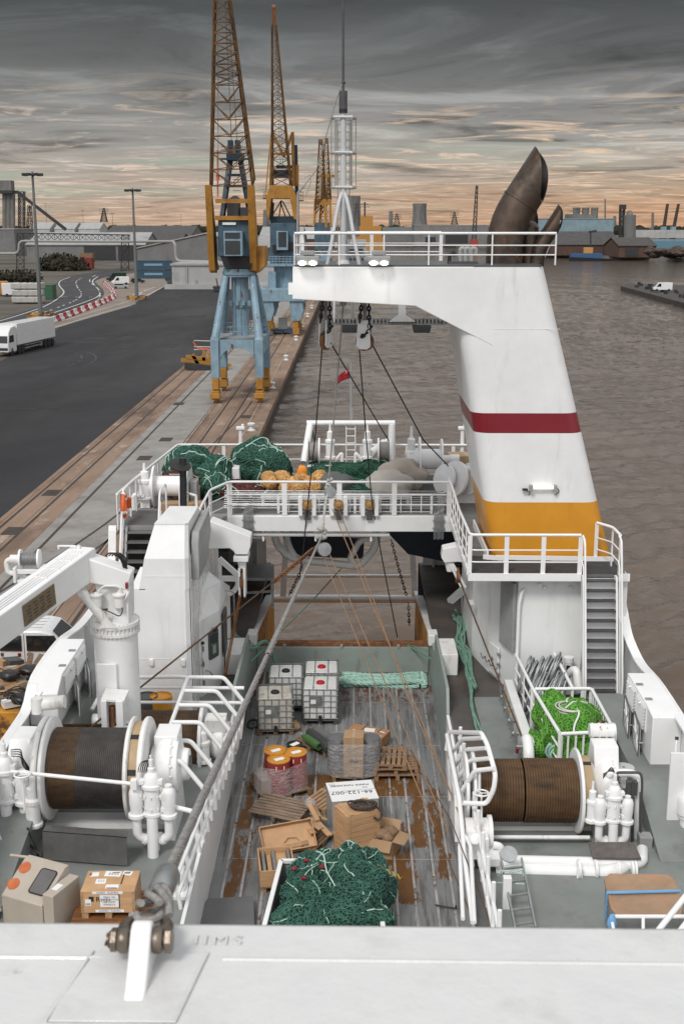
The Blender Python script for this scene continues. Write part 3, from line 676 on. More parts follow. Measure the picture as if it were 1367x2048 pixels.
for s,x in((-1,-3.12),(1,2.5)):
 m=MB();m.bx(x,x+s*.07,10,29.6,ZT,ZW+.06);part('lane_wall',m,whitec,hull,smooth=0)
 m=MB();m.prism([(29.6,ZT),(36.9,ZT),(36.9,6.15),(34.5,6.3),(34.3,6.95),(29.9,7.0),(29.6,6.4)],x,x+s*.08,'yz');w=part('lane_wall',m,gateg,hull,smooth=0)
 m=MB();m.bx(x+s*.08,x+s*.55,32.6,34.0,ZW,6.95);part('cable_guard',m,whiter,w,bevel=.02)
 m=MB();m.box((x+s*.04,35.9,6.3),(.3,.6,.35));part('bollard_head',m,whiter,w,bevel=.02)
 m=MB();m.prism([(36.9,2.0),(45.5,-1.0),(45.5,4.80),(36.9,6.15)],x,x+s*.16,'yz');part('ramp_wall',m,ochre,hull,smooth=0)
 m=MB();m.bar((x+s*.08,36.9,6.17),(x+s*.08,45.5,4.82),.3,.08);part('ramp_wall_cap',m,whiter,hull,smooth=0)
m=MB();m.slab([(-3.1,36.95,4.75),(2.48,36.95,4.75),(2.48,44.3,-.2),(-3.1,44.3,-.2)],(0,0,-.2));part('stern_ramp',m,ochre,hull,smooth=0)
# lane gate at the head of the ramp
g=thing('ramp_gate','pale grey green steel gate closing the trawl deck at the head of the stern ramp','gate',(-.3,36.8,ZT))
m=MB();m.bx(-3.1,2.48,36.72,36.85,ZT,5.65);part('gate_panel',m,gateg,g,bevel=.01)
m=MB();m.bx(-3.08,2.46,36.86,37.1,5.5,5.78);part('gate_lip',m,rust,g,bevel=.02)
m=MB()
for x in(-2.2,-.35,1.5):m.box((x,36.8,5.69),(.09,.2,.08))
part('hinge',m,greyp,g)
# ------------------------------------------------------------------ foreground steel beam with its lug
fgm=mat('lumpy_white_paint',(.63,.63,.625),.42,var=.10,vs=2.2,c2=(.46,.455,.44),s2=2.2,lo=.45,hi=.75,c3=(.36,.35,.33),s3=9,lo3=.66,hi3=.80,bump=.35,bs=7,coat=.15)
fb=thing('mast_crossbeam','broad white painted steel crossbeam filling the bottom edge of the picture','beam',(0,2.4,17.0))
tl=R(.28)
m=MB();m.box((0,2.35,16.85),(7,1.60,.3),ry=tl);part('beam_top',m,fgm,fb,bevel=.03)
m=MB();yw=2.955
m.tube([(-3.4,yw,17.0+3.4*math.sin(tl)),(-.72,yw,17.003),(-.70,yw,17.003)],.008,6);m.tube([(-.36,yw,17.001),(3.4,yw-.01,17.0-3.4*math.sin(tl))],.008,6);part('weld_seam',m,fgm,fb)
m=MB();q=lambda u,v:P(u,v,z=17.003)
m.slab([q(96,2046),q(120,2003),q(190,1908),q(418,1910),q(352,2048)],(0,0,.007));part('doubler_plate',m,fgm,fb,bevel=.004)
for a,b in(((90,2046),(186,1905)),((345,2046),(415,1908))):m=MB();m.tube([q(*a)+V((0,0,.004)),q(*b)+V((0,0,.004))],.006,6);part('weld_bead',m,fgm,fb)
m=MB();letter(m,'IIMS',.062,P(436,1883,z=17.004),(1,0,-.005),(0,1,0),.007,spacing=1.35);part('weld_lettering',m,fgm,fb,smooth=0)
def lugpt(u,v,y):return P(u,v,y=y)
m=MB();th=.028;xl=-.575
prof=[(2.735,17.0),(2.79,17.022),(2.84,17.066),(2.88,17.11),(2.898,17.130),(2.92,17.138),(2.945,17.132),(2.962,17.10),(2.965,17.03),(3.0,17.0)]
m.prism(prof,xl-th,xl+th,'yz');part('pad_eye',m,whitec,fb,bevel=.007)
# shackle through the lug
K=.84;pc=V((xl-.005,2.922,17.085));dirc=(P(650,985,y=36.5)-pc).normalized();xa=V((1,0,0));up=dirc
sh=thing('bow_shackle','heavy bronze grey bow shackle bolted through the white lug on the crossbeam','shackle',tuple(pc))
m=MB();m.cyl(pc-xa*.112*K,pc+xa*.098*K,.021*K,n=16);part('pin',m,steelb,sh)
m=MB();m.cyl(pc-xa*.098*K,pc-xa*.075*K,.040*K,n=6);m.cyl(pc-xa*.106*K,pc-xa*.098*K,.028*K,n=12);part('nut',m,steelb,sh,bevel=.003)
m=MB();m.cyl(pc+xa*.080*K,pc+xa*.104*K,.044*K,n=6);part('bolt_head',m,steelb,sh,bevel=.003)
m=MB();m.tube([pc-xa*.110*K+V((0,-.025,.0)),pc-xa*.108*K+V((0,.025,0))],.004,6);part('split_pin',m,steelb,sh)
m=MB()
for s in(-1,1):m.lathe([(.0,-.018*K),(.038*K,-.018*K),(.044*K,-.008*K),(.044*K,.008*K),(.038*K,.018*K),(0,.018*K)],pc+xa*s*.055*K,xa,20)
bow=[pc+xa*-.055*K+up*.015]
for i in range(13):
 a=math.pi*(1.12-1.24*i/12);bow.append(pc+xa*.072*K*math.cos(a)+up*K*(.100+.072*math.sin(a)))
bow.append(pc+xa*.055*K+up*.015)
m.tube(bow,.021*K,14);part('bow',m,steelb,sh)
# stay: socket, strands at the eye and the rope running aft
stay=thing('wire_stay','thick grey wire rope running from the shackle over the deck up to the hanging blocks','rope',tuple(pc))
e0=pc+up*.155;knot1=P(643,1072,y=35.0);
m=MB();a0=pc+up*.355;a1=pc+up*.52;m.lathe([(.0,0),(.032,.0),(.040,.018),(.041,.14),(.034,.165),(.02,.17),(0,.17)],a0,up,18);part('socket',m,galv,stay)
m=MB()
sidev=up.cross(V((0,0,1))).normalized();upv=sidev.cross(up)
for i in range(6):
 a=i*math.pi/3;o1=sidev*.030*math.cos(a)+upv*.02*math.sin(a);pts=[]
 for j in range(9):
  t=j/8;b=a+t*2.2;w=.036*(1-t)**.6+.018;pts.append(e0+up*(.015+t*.19)+sidev*w*math.cos(b)+upv*w*.8*math.sin(b))
 m.tube(pts,.0115,7)
eye=[e0+sidev*.034*math.cos(t)+up*(-.02+.05*math.sin(t))+upv*.0 for t in[math.pi+math.pi*i/10 for i in range(11)]]
for k in(-1,0,1):m.tube([p+upv*k*.018 for p in eye],.011,7)
part('eye_splice',m,wire,stay)
def laid_rope(m,pts,r,lay=6,turns=None,n=8,ns=5):
 """a rope of ns twisted strands along a curve"""
 pts=[V(p)for p in pts];cum=[0]
 for i in range(1,len(pts)):cum.append(cum[-1]+(pts[i]-pts[i-1]).length)
 for k in range(ns):
  o=[]
  for i,p in enumerate(pts):
   t=(pts[min(i+1,len(pts)-1)]-pts[max(i-1,0)]).normalized();u=t.cross(V((0,0,1))).normalized()if abs(t.z)<.98 else V((1,0,0));w=t.cross(u)
   a=2*math.pi*(k/ns+cum[i]/(lay*r));o.append(p+(u*math.cos(a)+w*math.sin(a))*r*.60)
  m.tube(o,r*(.43 if ns>3 else .50),n,cap=False)
near=[lerp(a1,a1+(knot1-a1)*.16,i/130)for i in range(131)];farp=[lerp(near[-1],knot1,i/220)for i in range(221)]
m=MB();laid_rope(m,near,.019,9);laid_rope(m,farp,.028,9,n=5);part('rope',m,wire,stay)
# ================================================================== FUNNEL AND GANTRY ARM
fun=thing('funnel_gantry','tall leaning white funnel casing with ochre base, dark red band and overhanging arm','funnel',(5.4,34,ZN))
def rrect(x0,x1,y0,y1,z,r,n=5):
 o=[]
 for cx,cy,a0 in((x1-r,y1-r,0),(x0+r,y1-r,90),(x0+r,y0+r,180),(x1-r,y0+r,270)):
  for i in range(n+1):a=R(a0+90*i/n);o.append(V((cx+r*math.cos(a),cy+r*math.sin(a),z)))
 return o
def fsec(z):
 t=(z-ZN)/(ZA-ZN);return rrect(3.92-1.35*t,7.28-2.2*t,32.3,36.6,z,.42)
def fband(z0,z1,n=3):return[fsec(z0+(z1-z0)*i/n)for i in range(n+1)]
Y0,R0,R1=11.53,13.47,14.02
m=MB()
for z0,z1 in((Y0,R0),(R1,ZA-.002)):m.loft(fband(z0,z1),cap=False)
m.add(fsec(ZA-.002),[tuple(range(24))]);part('casing',m,white,fun,smooth=50)
m=MB();m.loft(fband(9.6,Y0),cap=False);part('ochre_base',m,yel,fun,smooth=50)
m=MB();m.loft(fband(R0,R1),cap=False);part('red_band',m,redp,fun,smooth=50)
# shallow raised plate seams
m=MB()
for k in(.34,.72):
 pts=[]
 for i in range(21):
  z=10+(ZA-10.1)*i/20;t=(z-ZN)/(ZA-ZN);x0,x1=3.92-1.35*t,7.28-2.2*t;pts.append((x0+(x1-x0)*k,32.298,z))
 m.tube(pts[11:],.005,4);m.tube(pts[5:9],.005,4)
m.tube([P(985,658,y=32.298),P(1118,658,y=32.298)],.006,4);part('plate_seam',m,white,fun)
f=lambda u,v:(lambda p:(p.x,p.z))(P(u,v,y=32.22))
m=MB();m.prism([(-1.6,ZA+.004),(-1.61,17.08),(1.66,16.90),(3.76,15.84),(3.42,16.9),(3.2,ZA+.004)],32.29,36.5,'xz');part('arm',m,white,fun,smooth=0,bevel=.02)
m=MB();m.bx(-1.72,-1.6,32.3,32.8,17.2,17.5);part('arm_end_fitting',m,whitec,fun)
m=MB();m.bx(-1.55,5.0,32.4,36.4,ZA+.006,ZA+.05);part('top_plating',m,darkg,fun,smooth=0)
# grating walkway slung under the after edge of the arm
wk=thing('gantry_walkway','grey grating catwalk with pale brackets slung behind the gantry arm over the water','walkway',(1,38.4,15.9))
p=lambda u,v:P(u,v,y=38.0)
m=MB();a=p(648,637);b=p(905,637);m.bx(a.x,b.x,38.0,38.9,15.98,16.03);part('grating',m,grate,wk)
m=MB();m.bar(p(648,643),p(905,643),.06,.22);m.bar(p(655,617),p(905,617),.05);m.bar(p(655,628),p(905,628),.03)
part('edge_beam',m,greyp,wk)
m=MB();q=p(803,640);m.prism([(q.x-.42,16.05),(q.x-.12,16.25),(q.x-.1,17.0),(q.x+.1,17.0),(q.x+.12,16.25),(q.x+.42,16.05)],37.9,37.98,'xz');part('bracket',m,whitec,wk)
for u in(700,843):q=p(u,648);m=MB();m.prism([(q.x-.3,15.92),(q.x+.3,15.92),(q.x+.25,15.7),(q.x-.25,15.7)],37.9,38.4,'xz');part('lamp_housing',m,darkg,wk,bevel=.02)
m=MB()
for i in range(34):x=a.x+(b.x-a.x)*i/34;m.bx(x,x+.04,37.97,38.0,15.99,16.12)
part('grating_edge',m,greyp,wk)
m=MB();m.tube([p(668,600),p(668,645)],.04,6);m.tube([P(705,603,y=36.4),p(705,640)],.04,6);m.tube([P(880,640,y=36.4),p(880,640)],.05,6);part('hanger',m,whitec,wk)
# ------------------------------------------------------------------ railings
def railing(label,pts,h=1.1,rails=(.62,.32),step=1.45,name='railing',r=.032,flat=.12,group='white ship railings',closed=False,posts=None,slats=None,mats=None):
 pts=[V(q)for q in pts];mm=mats or whitec
 t=thing(name,label,'railing',tuple(pts[0]),group=group)
 upv=V((0,0,h));m=MB();m.tube(fillet([q+upv for q in pts],.18,4),r*1.25,10);part('top_rail',m,mm,t)
 for k in rails:m=MB();m.tube(fillet([q+upv*k for q in pts],.18,3),r*.62,6);part('middle_rail',m,mm,t)
 for i in range(len(pts)-1):
  a,b=pts[i],pts[i+1];n=max(1,round((b-a).length/step))
  for j in range(n+(1 if i==len(pts)-2 else 0)):
   q=lerp(a,b,j/n);m=MB()
   if flat:m.bar(q,q+upv*.98,flat,.025,up=(b-a).cross(V((0,0,1))))
   else:m.tube([q,q+upv*.98],r*.8,6)
   part('post',m,mm,t)
 if slats:
  for i in range(len(pts)-1):
   a,b=pts[i],pts[i+1];n=max(2,round((b-a).length/slats))
   for j in range(1,n):q=lerp(a,b,j/n);m=MB();m.tube([q+upv*.05,q+upv*.98],.022,6);part('baluster',m,mm,t)
 return t
A=lambda u,v,z:P(u,v,z=z)
zr=ZA+.05
railing('white railing round the top of the gantry arm below the mast',[(-1.55,32.4,zr),(2.0,32.4,zr),(5.35,32.4,zr)],h=.82,step=1.35,flat=0,r=.028)
railing('white railing at the back of the gantry arm top, behind the exhaust pipes',[(-1.5,32.5,zr),(-1.5,36.3,zr),(2.6,36.3,zr)],h=.82,step=2.2,flat=.1,r=.028)
# mast on the arm
mastp=mat('mast_grey_white',(.52,.525,.53),.45,var=.08)
mast=thing('signal_mast','slim white pole mast with ladder cages and long whip aerial on the gantry arm','mast',(-.25,33.4,ZA))
p=lambda u,v,d=0:P(u,v,y=33.4+d)
m=MB();m.cyl(p(686,540),p(686,225),.095,.075,n=18);m.cyl(p(686,540),p(686,520),.28,.13,n=16);part('pole',m,mastp,mast)
m=MB();m.cyl(p(686,224),p(686,182),.11,n=16);part('aerial_base',m,darkg,mast)
m=MB();m.cyl(p(686,226),p(686,218),.112,n=16);part('black_collar',m,black,mast)
m=MB();m.cyl(p(686,182),p(685.5,-60),.035,.028,n=8);m.tube([p(683,166),p(690,164)],.05,6);part('whip_aerial',m,darkg,mast)
for s in(-1,1):
 m=MB();pts=[p(686,380),p(686+7*s,398,-.1),p(686+14*s,430,-.2),p(686+22*s,480,-.35),p(686+33*s,535,-.5)];m.tube(pts,.052,10);part('stay_leg',m,mastp,mast)
m=MB();pts=[p(686,385),p(690,430,.5),p(694,520,1.2)];m.tube(pts,.04,8);part('back_leg',m,mastp,mast)
for v in(236,306,375):
 m=MB();c=p(686.5,v,.25);hw=.33
 m.tube([c+V((-hw,0,0)),c+V((-hw*.7,-.33,0)),c+V((hw*.7,-.33,0)),c+V((hw,0,0)),c+V((hw*.7,.3,0)),c+V((-hw*.7,.3,0))],.035,6,closed=True);part('cage_hoop',m,mastp,mast)
m=MB()
for a,b in((-.33,.25),(-.23,-.1),(-.2,.55),(.2,.55),(.23,-.1),(.33,.25)):m.tube([p(686.5,236,0)+V((a,b,0)),p(686.5,375,0)+V((a,b,0))],.014,5)
part('cage_bar',m,greyp,mast)
m=MB()
for s in(-.16,.16):m.tube([p(686.5,240)+V((s,.5,0)),p(686.5,530)+V((s,.5,0))],.014,5)
for i in range(18):q=p(686.5,245+i*16);m.tube([q+V((-.16,.5,0)),q+V((.16,.5,0))],.012,5)
part('ladder',m,greyp,mast)
m=MB();m.tube([p(684,167),p(670,205),p(655,260),p(632,340),p(607,372)],.018,5);m.tube([p(607,372),p(596,385),p(594,530)],.035,6);m.tube([p(609,355),p(620,350),p(621,365),p(610,395)],.01,5);part('aerial_wire',m,wire,mast)
# exhaust pipes
exm=mat('sooty_exhaust_steel',(.11,.08,.06),.38,.6,var=.3,vs=1.6,c2=(.035,.030,.027),s2=1.1,lo=.45,hi=.65,c3=(.19,.10,.045),s3=2.2,lo3=.58,hi3=.72)
soot=mat('soot_black_steel',(.018,.016,.015),.6,.2,var=.3)
ex=thing('exhaust_stack','group of sooty brown exhaust pipes leaning aft, the thickest cut off at a slant','exhaust',(4.0,34.2,ZA))
def cutpipe(m,pts,r,n=24,slant=.9,seg=6):
 pts=fillet(pts,.5,seg);m.tube(pts,r,n,cap=False)
p=lambda u,v,d=0:P(u,v,y=34.0+d)
def mouth_pipe(name_,base,elbow,tip,r,k=1.25):
 m=MB();a,b,c=V(base),V(elbow),V(tip);path=fillet([a,b,c],r*1.5,5);n=24;rings=[]
 d=(c-b).normalized()
 for i in range(len(path)):
  t=(path[min(i+1,len(path)-1)]-path[max(i-1,0)]).normalized();u=V((0,1,0));w=t.cross(u).normalized();u=w.cross(t)
  ring=[path[i]+(u*math.cos(2*math.pi*j/n)+w*math.sin(2*math.pi*j/n))*r for j in range(n)]
  if i==len(path)-1:cut=V((.93,-.34,0));ring=[q-d*k*r*.9*(2*max(0,((q-path[i]).dot(cut)/r+1)/2)**2.3-.75)for q in ring]
  rings.append(ring)
 last=rings[-1];rings.append([lerp(sum(last,V())/n,q,.93)for q in last]);rings.append([lerp(sum(last,V())/n,q,.9)-d*r*1.5 for q in last])
 o=len(m.v);m.loft(rings[:-2],cap=False);m.loft([rings[-3],rings[-2]],cap=False);m.mat(1).loft(rings[-2:],cap=False);m.add(rings[-1],[tuple(range(n))]);m.mat(0)
 for fr in(.04,.52):
  q=path[0]if fr<.1 else lerp(b,c,.45);dd=(path[1]-path[0]).normalized()if fr<.1 else d
  m.lathe([(r*1.0,-.04),(r*1.035,-.03),(r*1.035,.03),(r*1.0,.04)],q,dd,24)
 return part(name_,m,[exm,soot],ex,smooth=35)
mouth_pipe('pipe',p(1006,545),p(1010,450),p(1078,346),.51,1.5)
mouth_pipe('pipe',p(1050,545,1.2),p(1050,470,1.2),p(1066,425,1.2),.24,1.3)
mouth_pipe('pipe',p(1070,545,.3),p(1075,500,.3),p(1118,432,.3),.21,1.8)
m=MB();m.cyl(p(1055,540,.6),p(1055,455,.6),.36,.30,n=20);m.ell(p(1055,455,.6),(.30,.30,.2),16,6);part('pipe',m,exm,ex)
m=MB();m.bar(p(1120,440,.4),p(1085,520,.4),.05);part('strut',m,whitec,ex)
vn=thing('vent_pipes','small cluster of bent grey vent pipes beside the exhaust stack on the gantry arm','vent',(2.6,33.6,ZA))
for u in(920,930,942):m=MB();m.tube(fillet([p(u,532,-.4),p(u,497,-.4),p(u+9,497,-.4),p(u+9,508,-.4)],.12,4),.065,10);part('vent_pipe',m,greyp,vn)
m=MB();m.bx(p(895,0).x,p(952,0).x,33.3,34.0,ZA,ZA+.12);part('vent_base',m,darkg,vn)
m=MB();m.tube(fillet([p(898,530,-.4),p(898,510,-.4),p(906,502,-.4),p(910,512,-.4)],.1,4),.05,8);part('vent_hose',m,black,vn)
# lit twin floodlights on the arm edge
lampm=mat('lit_floodlight_glass',(.9,.9,.85),.3,var=0,emit=(1,.97,.9),estr=9)
fl0=None
for i,(u,lab)in enumerate(((615,'lit twin floodlight at the outer end of the gantry arm'),(757,'lit twin floodlight on the gantry arm right of the mast'))):
 c=P(u,520,y=32.05);t=thing('floodlight',lab,'floodlight',tuple(c),group='twin floodlights on the gantry arm')
 m=MB();m.prism([(c.x-.31,c.z+.10),(c.x+.31,c.z+.10),(c.x+.29,c.z-.10),(c.x+.1,c.z-.14),(c.x-.1,c.z-.14),(c.x-.29,c.z-.10)],c.y-.12,c.y+.2,'xz');part('housing',m,greyp,t,bevel=.03)
 m=MB();m.bx(c.x-.18,c.x+.18,c.y-.05,c.y+.2,c.z+.12,c.z+.24);part('ballast_box',m,greyp,t,bevel=.02)
 for s in(-.14,.14):
  m=MB();m.ell((c.x+s,c.y-.10,c.z-.075),(.115,.05,.058),16,8);part('lamp',m,lampm,t)
 m=MB();m.bar((c.x,c.y+.15,c.z),(c.x,32.45,c.z-.1),.2,.05);part('bracket',m,whitec,t)
 ld=bpy.data.lights.new('floodlight_beam','SPOT');ld.energy=16;ld.spot_size=R(105);ld.spot_blend=.9;ld.shadow_soft_size=.12;ld.color=(1,.98,.94)
 lo=bpy.data.objects.new('floodlight_beam',ld);COL.objects.link(lo);lo.parent=t;lo.location=(0,-.62,-.05)
 lo.rotation_euler=V((0,-1.0,.95)).to_track_quat('Z','Y').to_euler()
 # strip light on the funnel front
t=thing('strip_light','slim lit strip lamp fixed low on the white front of the funnel','lamp',tuple(P(1085,974,y=32.2)))
p=lambda u,v,d=0:P(u,v,y=32.2+d)
m=MB();m.cyl(p(1064,975),p(1106,975),.055,n=12);part('tube',m,mat('warm_lamp_tube',(.9,.85,.78),.3,var=0,emit=(1,.9,.78),estr=.7),t)
for u in(1061,1109):m=MB();m.box(p(u,976),(.09,.16,.16));part('end_cap',m,greyp,t)
m=MB();m.box(p(1049,979),(.14,.1,.05));m.tube(fillet([p(1050,980),p(1060,985,.05),p(1056,990,.07)],.05),.012,5);m.tube(fillet([p(1112,975),p(1118,982,.05),p(1110,990,.07)],.05),.012,5);part('cable',m,black,t)
# ================================================================== STARBOARD CASING, PLATFORM AND STAIRS
cs=thing('engine_casing','white starboard deckhouse under the funnel platform with angled doors and a downpipe','deckhouse',(5.2,33,ZW))
m=MB();pl=[(3.62,38.0),(3.62,34.4),(3.95,33.0),(4.52,31.2),(6.3,31.2),(6.3,32.0),(7.3,32.0),(7.3,38.0)]
m.prism(pl,ZW,ZN-.12,'xy');part('wall',m,white,cs,smooth=0)
cw=lambda t,z:lerp((3.95,33.0,z),(4.52,31.2,z),t)+V((-.95,-.30,0))*.02
def cpanel(t0,t1,z0,z1,d,mt,nm):m=MB();nv=V((-.953,-.302,0))*d;m.slab([cw(t0,z0),cw(t1,z0),cw(t1,z1),cw(t0,z1)],nv);return part(nm,m,mt,cs,bevel=.012)
cpanel(.52,.97,7.55,9.5,.10,greyp,'grey_panel')
m=MB();wp=[]
pt=lambda u,v:P(u,v,y=31.1)
m.tube(fillet([pt(1050,1180)+V((0,.1,0)),pt(1043,1182),pt(1037,1210),pt(1030,1400)],.15),.05,10);part('downpipe',m,whitec,cs)
for u,v in((1089,1176),(1140,1176),(1079,1170)):m=MB();m.box(pt(u,v)+V((0,.04,0)),(.09,.08,.09));part('wall_lamp',m,whitec,cs,bevel=.02)
dr=MB();nv=V((-.953,-.302,0))*.05;dr.slab([cw(.1,6.4),cw(.46,6.4),cw(.46,7.3),cw(.1,7.3)],nv);d_=part('hatch',dr,whitec,cs,bevel=.02)
m=MB()
for i in range(3):q=cw(.48,6.55+i*.3)-V((.06,.02,0));m.box(q,(.08,.12,.05))
q=cw(.28,6.85)-V((.08,.02,0));m.tube([q+V((0,.1,.1)),q,q+V((0,-.1,.12))],.015,5);part('latch',m,galv,d_)
m=MB();q0=P(964,1305,y=33.0);q1=P(997,1335,y=31.9);pts=[]
for i in range(25):t=i/24;q=lerp(q0,q1,t);pts.append(q+V((-.05,0,-.12*abs(math.sin(t*math.pi*4)))))
m.tube(pts,.012,5);part('hose_hook',m,black,cs)
# lit passage lamp
m=MB();m.box((3.5,33.8,8.15),(.16,.3,.06));part('lamp_bracket',m,whitec,cs)
pf=thing('funnel_platform','white edged grating platform round the foot of the ochre funnel base','platform',(5,31,ZN))
m=MB();m.prism([(3.15,38.1),(3.15,30.75),(7.3,30.75),(7.4,31.5),(7.4,38.1)],ZN-.06,ZN,'xy');part('grating',m,grate,pf,smooth=0)
m=MB();m.bar((3.1,30.72,ZN-.06),(6.1,30.72,ZN-.06),.06,.2);m.bar((3.12,30.7,ZN-.06),(3.12,38,ZN-.06),.06,.2);m.bar((7.1,30.72,ZN-.06),(7.4,30.72,ZN-.06),.06,.2);part('edge_plate',m,whitec,pf)
m=MB()
for i in range(40):y=30.8+i*.045;m.bx(3.2,7.25,y,y+.012,ZN,ZN+.018)
part('grating_bar',m,darkg,pf,smooth=0)
m=MB();
for s in(0,1):m.bar((3.65+.35*s,32.25-s*.05,ZN+.05),(4.3+2.95*s,32.05,ZN+.05),.05,.18)
m.bar((3.75,36,ZN+.1),(3.78,32.3,ZN+.1),.05,.25);part('coaming',m,whitec,pf)
railing('white platform railing wrapping the front and inner side of the ochre funnel base',[(3.12,38,ZN),(3.12,36.2,ZN),(3.08,33.6,ZN),(3.12,30.75,ZN),(6.06,30.75,ZN)],step=1.0)
st=thing('steel_stairs','steep white stairway with dark treads climbing from the side deck to the funnel platform','stairs',(6.7,30,ZW))
y1,y0_,x0,x1=30.7,29.75,6.14,7.02
m=MB()
for x in(x0,x1):m.slab([(x-.025,y1+.1,ZN),(x+.025,y1+.1,ZN),(x+.025,y0_+.05,ZW),(x-.025,y0_+.05,ZW)],(0,-.24,0))
part('stringer',m,whitec,st)
for i in range(14):
 t=(i+.45)/14;m=MB();m.bx(x0+.03,x1-.03,y1+(y0_-y1)*t-.16,y1+(y0_-y1)*t+.04,ZN-3.6*t-.02,ZN-3.6*t+.02);part('tread',m,darkg,st)
m=MB();m.slab([(x0+.02,y1+.07,ZN-.1),(x1-.02,y1+.07,ZN-.1),(x1-.02,y0_+.10,ZW),(x0+.02,y0_+.10,ZW)],(0,.02,0));part('back_plate',m,whitec,st)
for x,s in((x0-.03,0),(x1+.05,1)):
 m=MB();m.tube(fillet([(x,30.75,ZN+1.08),(x,30.45,ZN+1.02),(x,30.1,ZN-.2),(x,29.45,ZW+1.0),(x,29.5,ZW)],.2,4),.028,8);m.tube(fillet([(x,30.75,ZN+.4),(x,30.5,ZN+.3),(x,30.2,ZN-.9),(x,29.6,ZW+.3)],.15,4),.018,6)
 part('handrail',m,whitec,st)
railing('short white railing bent round the head of the stairway beside the starboard rail',[(6.75,32.1,ZN),(7.08,31.6,ZN),(7.1,30.75,ZN)],step=.9)
m=MB();m.prism([(30.9,ZW),(30.9,ZN-.05),(32.4,ZN-.05),(32.4,ZW)],7.15,7.4,'yz');part('side_cheek',m,white,cs,smooth=0)
# ================================================================== NETS AND ROPES: builders
def net_mat(name,col,dark,sc=9.0,rough=.8):
 m=mat(name,col,rough,var=.25,vs=2.5);n,l,b=nodes_of(m)
 src=b.inputs['Base Color'].links[0].from_socket
 co=n.new('ShaderNodeTexCoord');v=n.new('ShaderNodeTexVoronoi');v.feature='DISTANCE_TO_EDGE';v.inputs['Scale'].default_value=sc;l.new(co.outputs['Object'],v.inputs['Vector'])
 r=n.new('ShaderNodeMapRange');r.inputs[1].default_value=.05;r.inputs[2].default_value=.22;l.new(v.outputs['Distance'],r.inputs[0])
 x=n.new('ShaderNodeMix');x.data_type='RGBA';l.new(r.outputs[0],x.inputs[0]);l.new(src,x.inputs[6]);x.inputs[7].default_value=(*dark,1);l.new(x.outputs[2],b.inputs['Base Color'])
 bp=n.new('ShaderNodeBump');bp.invert=True;bp.inputs['Strength'].default_value=.8;bp.inputs['Distance'].default_value=.03;l.new(r.outputs[0],bp.inputs['Height']);l.new(bp.outputs[0],b.inputs['Normal'])
 b.inputs['Specular IOR Level'].default_value=.25;return m
netg=net_mat('dark_green_netting',(.046,.135,.098),(.006,.022,.016),14)
netg2=net_mat('deep_green_netting',(.020,.085,.045),(.004,.018,.01),11)
netm=net_mat('maroon_netting',(.14,.045,.038),(.03,.008,.008),11)
netl=net_mat('bright_green_netting',(.125,.35,.045),(.030,.11,.012),13)
neto=net_mat('orange_netting',(.62,.37,.16),(.45,.22,.06),8)
twine=mat('pale_green_twine',(.40,.55,.47),.8,var=.2,vs=9)
twined=mat('mid_green_twine',(.052,.150,.112),.85,var=.3,vs=6)
mint=mat('mint_mooring_rope',(.36,.56,.48),.8,var=.18,vs=6,bump=.5,bs=55)
canvas=mat('pale_canvas',(.42,.39,.35),.85,var=.12,vs=2,bump=.3,bs=5)
canvasg=mat('grey_canvas',(.10,.105,.10),.8,var=.2,vs=2,bump=.3,bs=5)
def lump_fn(seed,fold=.1,tie=None):
 o=V((seed*3.17,seed*1.73,seed*.91))
 def fn(d):
  k=1+.22*mnoise.noise(d*1.6+o)+.10*(1-2*abs(mnoise.noise(d*3.4+o)))*1.0-.05+fold*(.5-abs(mnoise.noise(d*7.5+o*2)))*.7
  return k
 return fn
def lump(m,c,r,seed,zmin=None,res=34,fold=.12):
 fn=lump_fn(seed,fold);i0=len(m.v);m.ell(c,r,res,int(res*.6),fn)
 if zmin is not None:
  for i in range(i0,len(m.v)):
   if m.v[i].z<zmin:m.v[i].z=zmin
 return fn
def skin_rope(m,c,r,fn,rr,rad,n=26,lift=1.015,zmin=None):
 """a line laid over a lump's surface, wandering round it"""
 ax=V((rr.gauss(0,1),rr.gauss(0,1),rr.gauss(0,.6))).normalized();u=ax.orthogonal().normalized();w=ax.cross(u);a0=rr.random()*6.28;span=rr.uniform(1.2,3.6);off=rr.uniform(-.55,.55);pts=[]
 for i in range(n):
  a=a0+span*i/n;d=(u*math.cos(a)+w*math.sin(a)+ax*(off+.22*math.sin(a*2.3+a0))).normalized();k=fn(d)*lift
  p=V(c)+V((d.x*r[0],d.y*r[1],d.z*r[2]))*k
  if zmin is not None and p.z<zmin+rad:
   if len(pts)>3:break
   continue
  pts.append(p)
 if len(pts)>3:m.tube(pts,rad,5)
def strands(m,c,r,fn,rr,num,rad=.012,zmin=None):
 """bundled meshes: fine strands gathered along one direction of the lump"""
 ax=V((rr.gauss(0,1),rr.gauss(0,1),rr.gauss(0,.4))).normalized();u=ax.orthogonal().normalized();w=ax.cross(u)
 for k in range(num):
  a=rr.random()*6.28;pts=[]
  for i in range(13):
   t=-.85+1.7*i/12+rr.uniform(-.02,.02);a2=a+.18*math.sin(t*4+k);s=math.sqrt(max(0,1-t*t));d=(u*math.cos(a2)+w*math.sin(a2))*s+ax*t
   p=V(c)+V((d.x*r[0],d.y*r[1],d.z*r[2]))*fn(d)*1.012
   if zmin is not None and p.z<zmin:
    if pts:break
    continue
   pts.append(p)
  if len(pts)>2:m.tube(pts,rad,4)
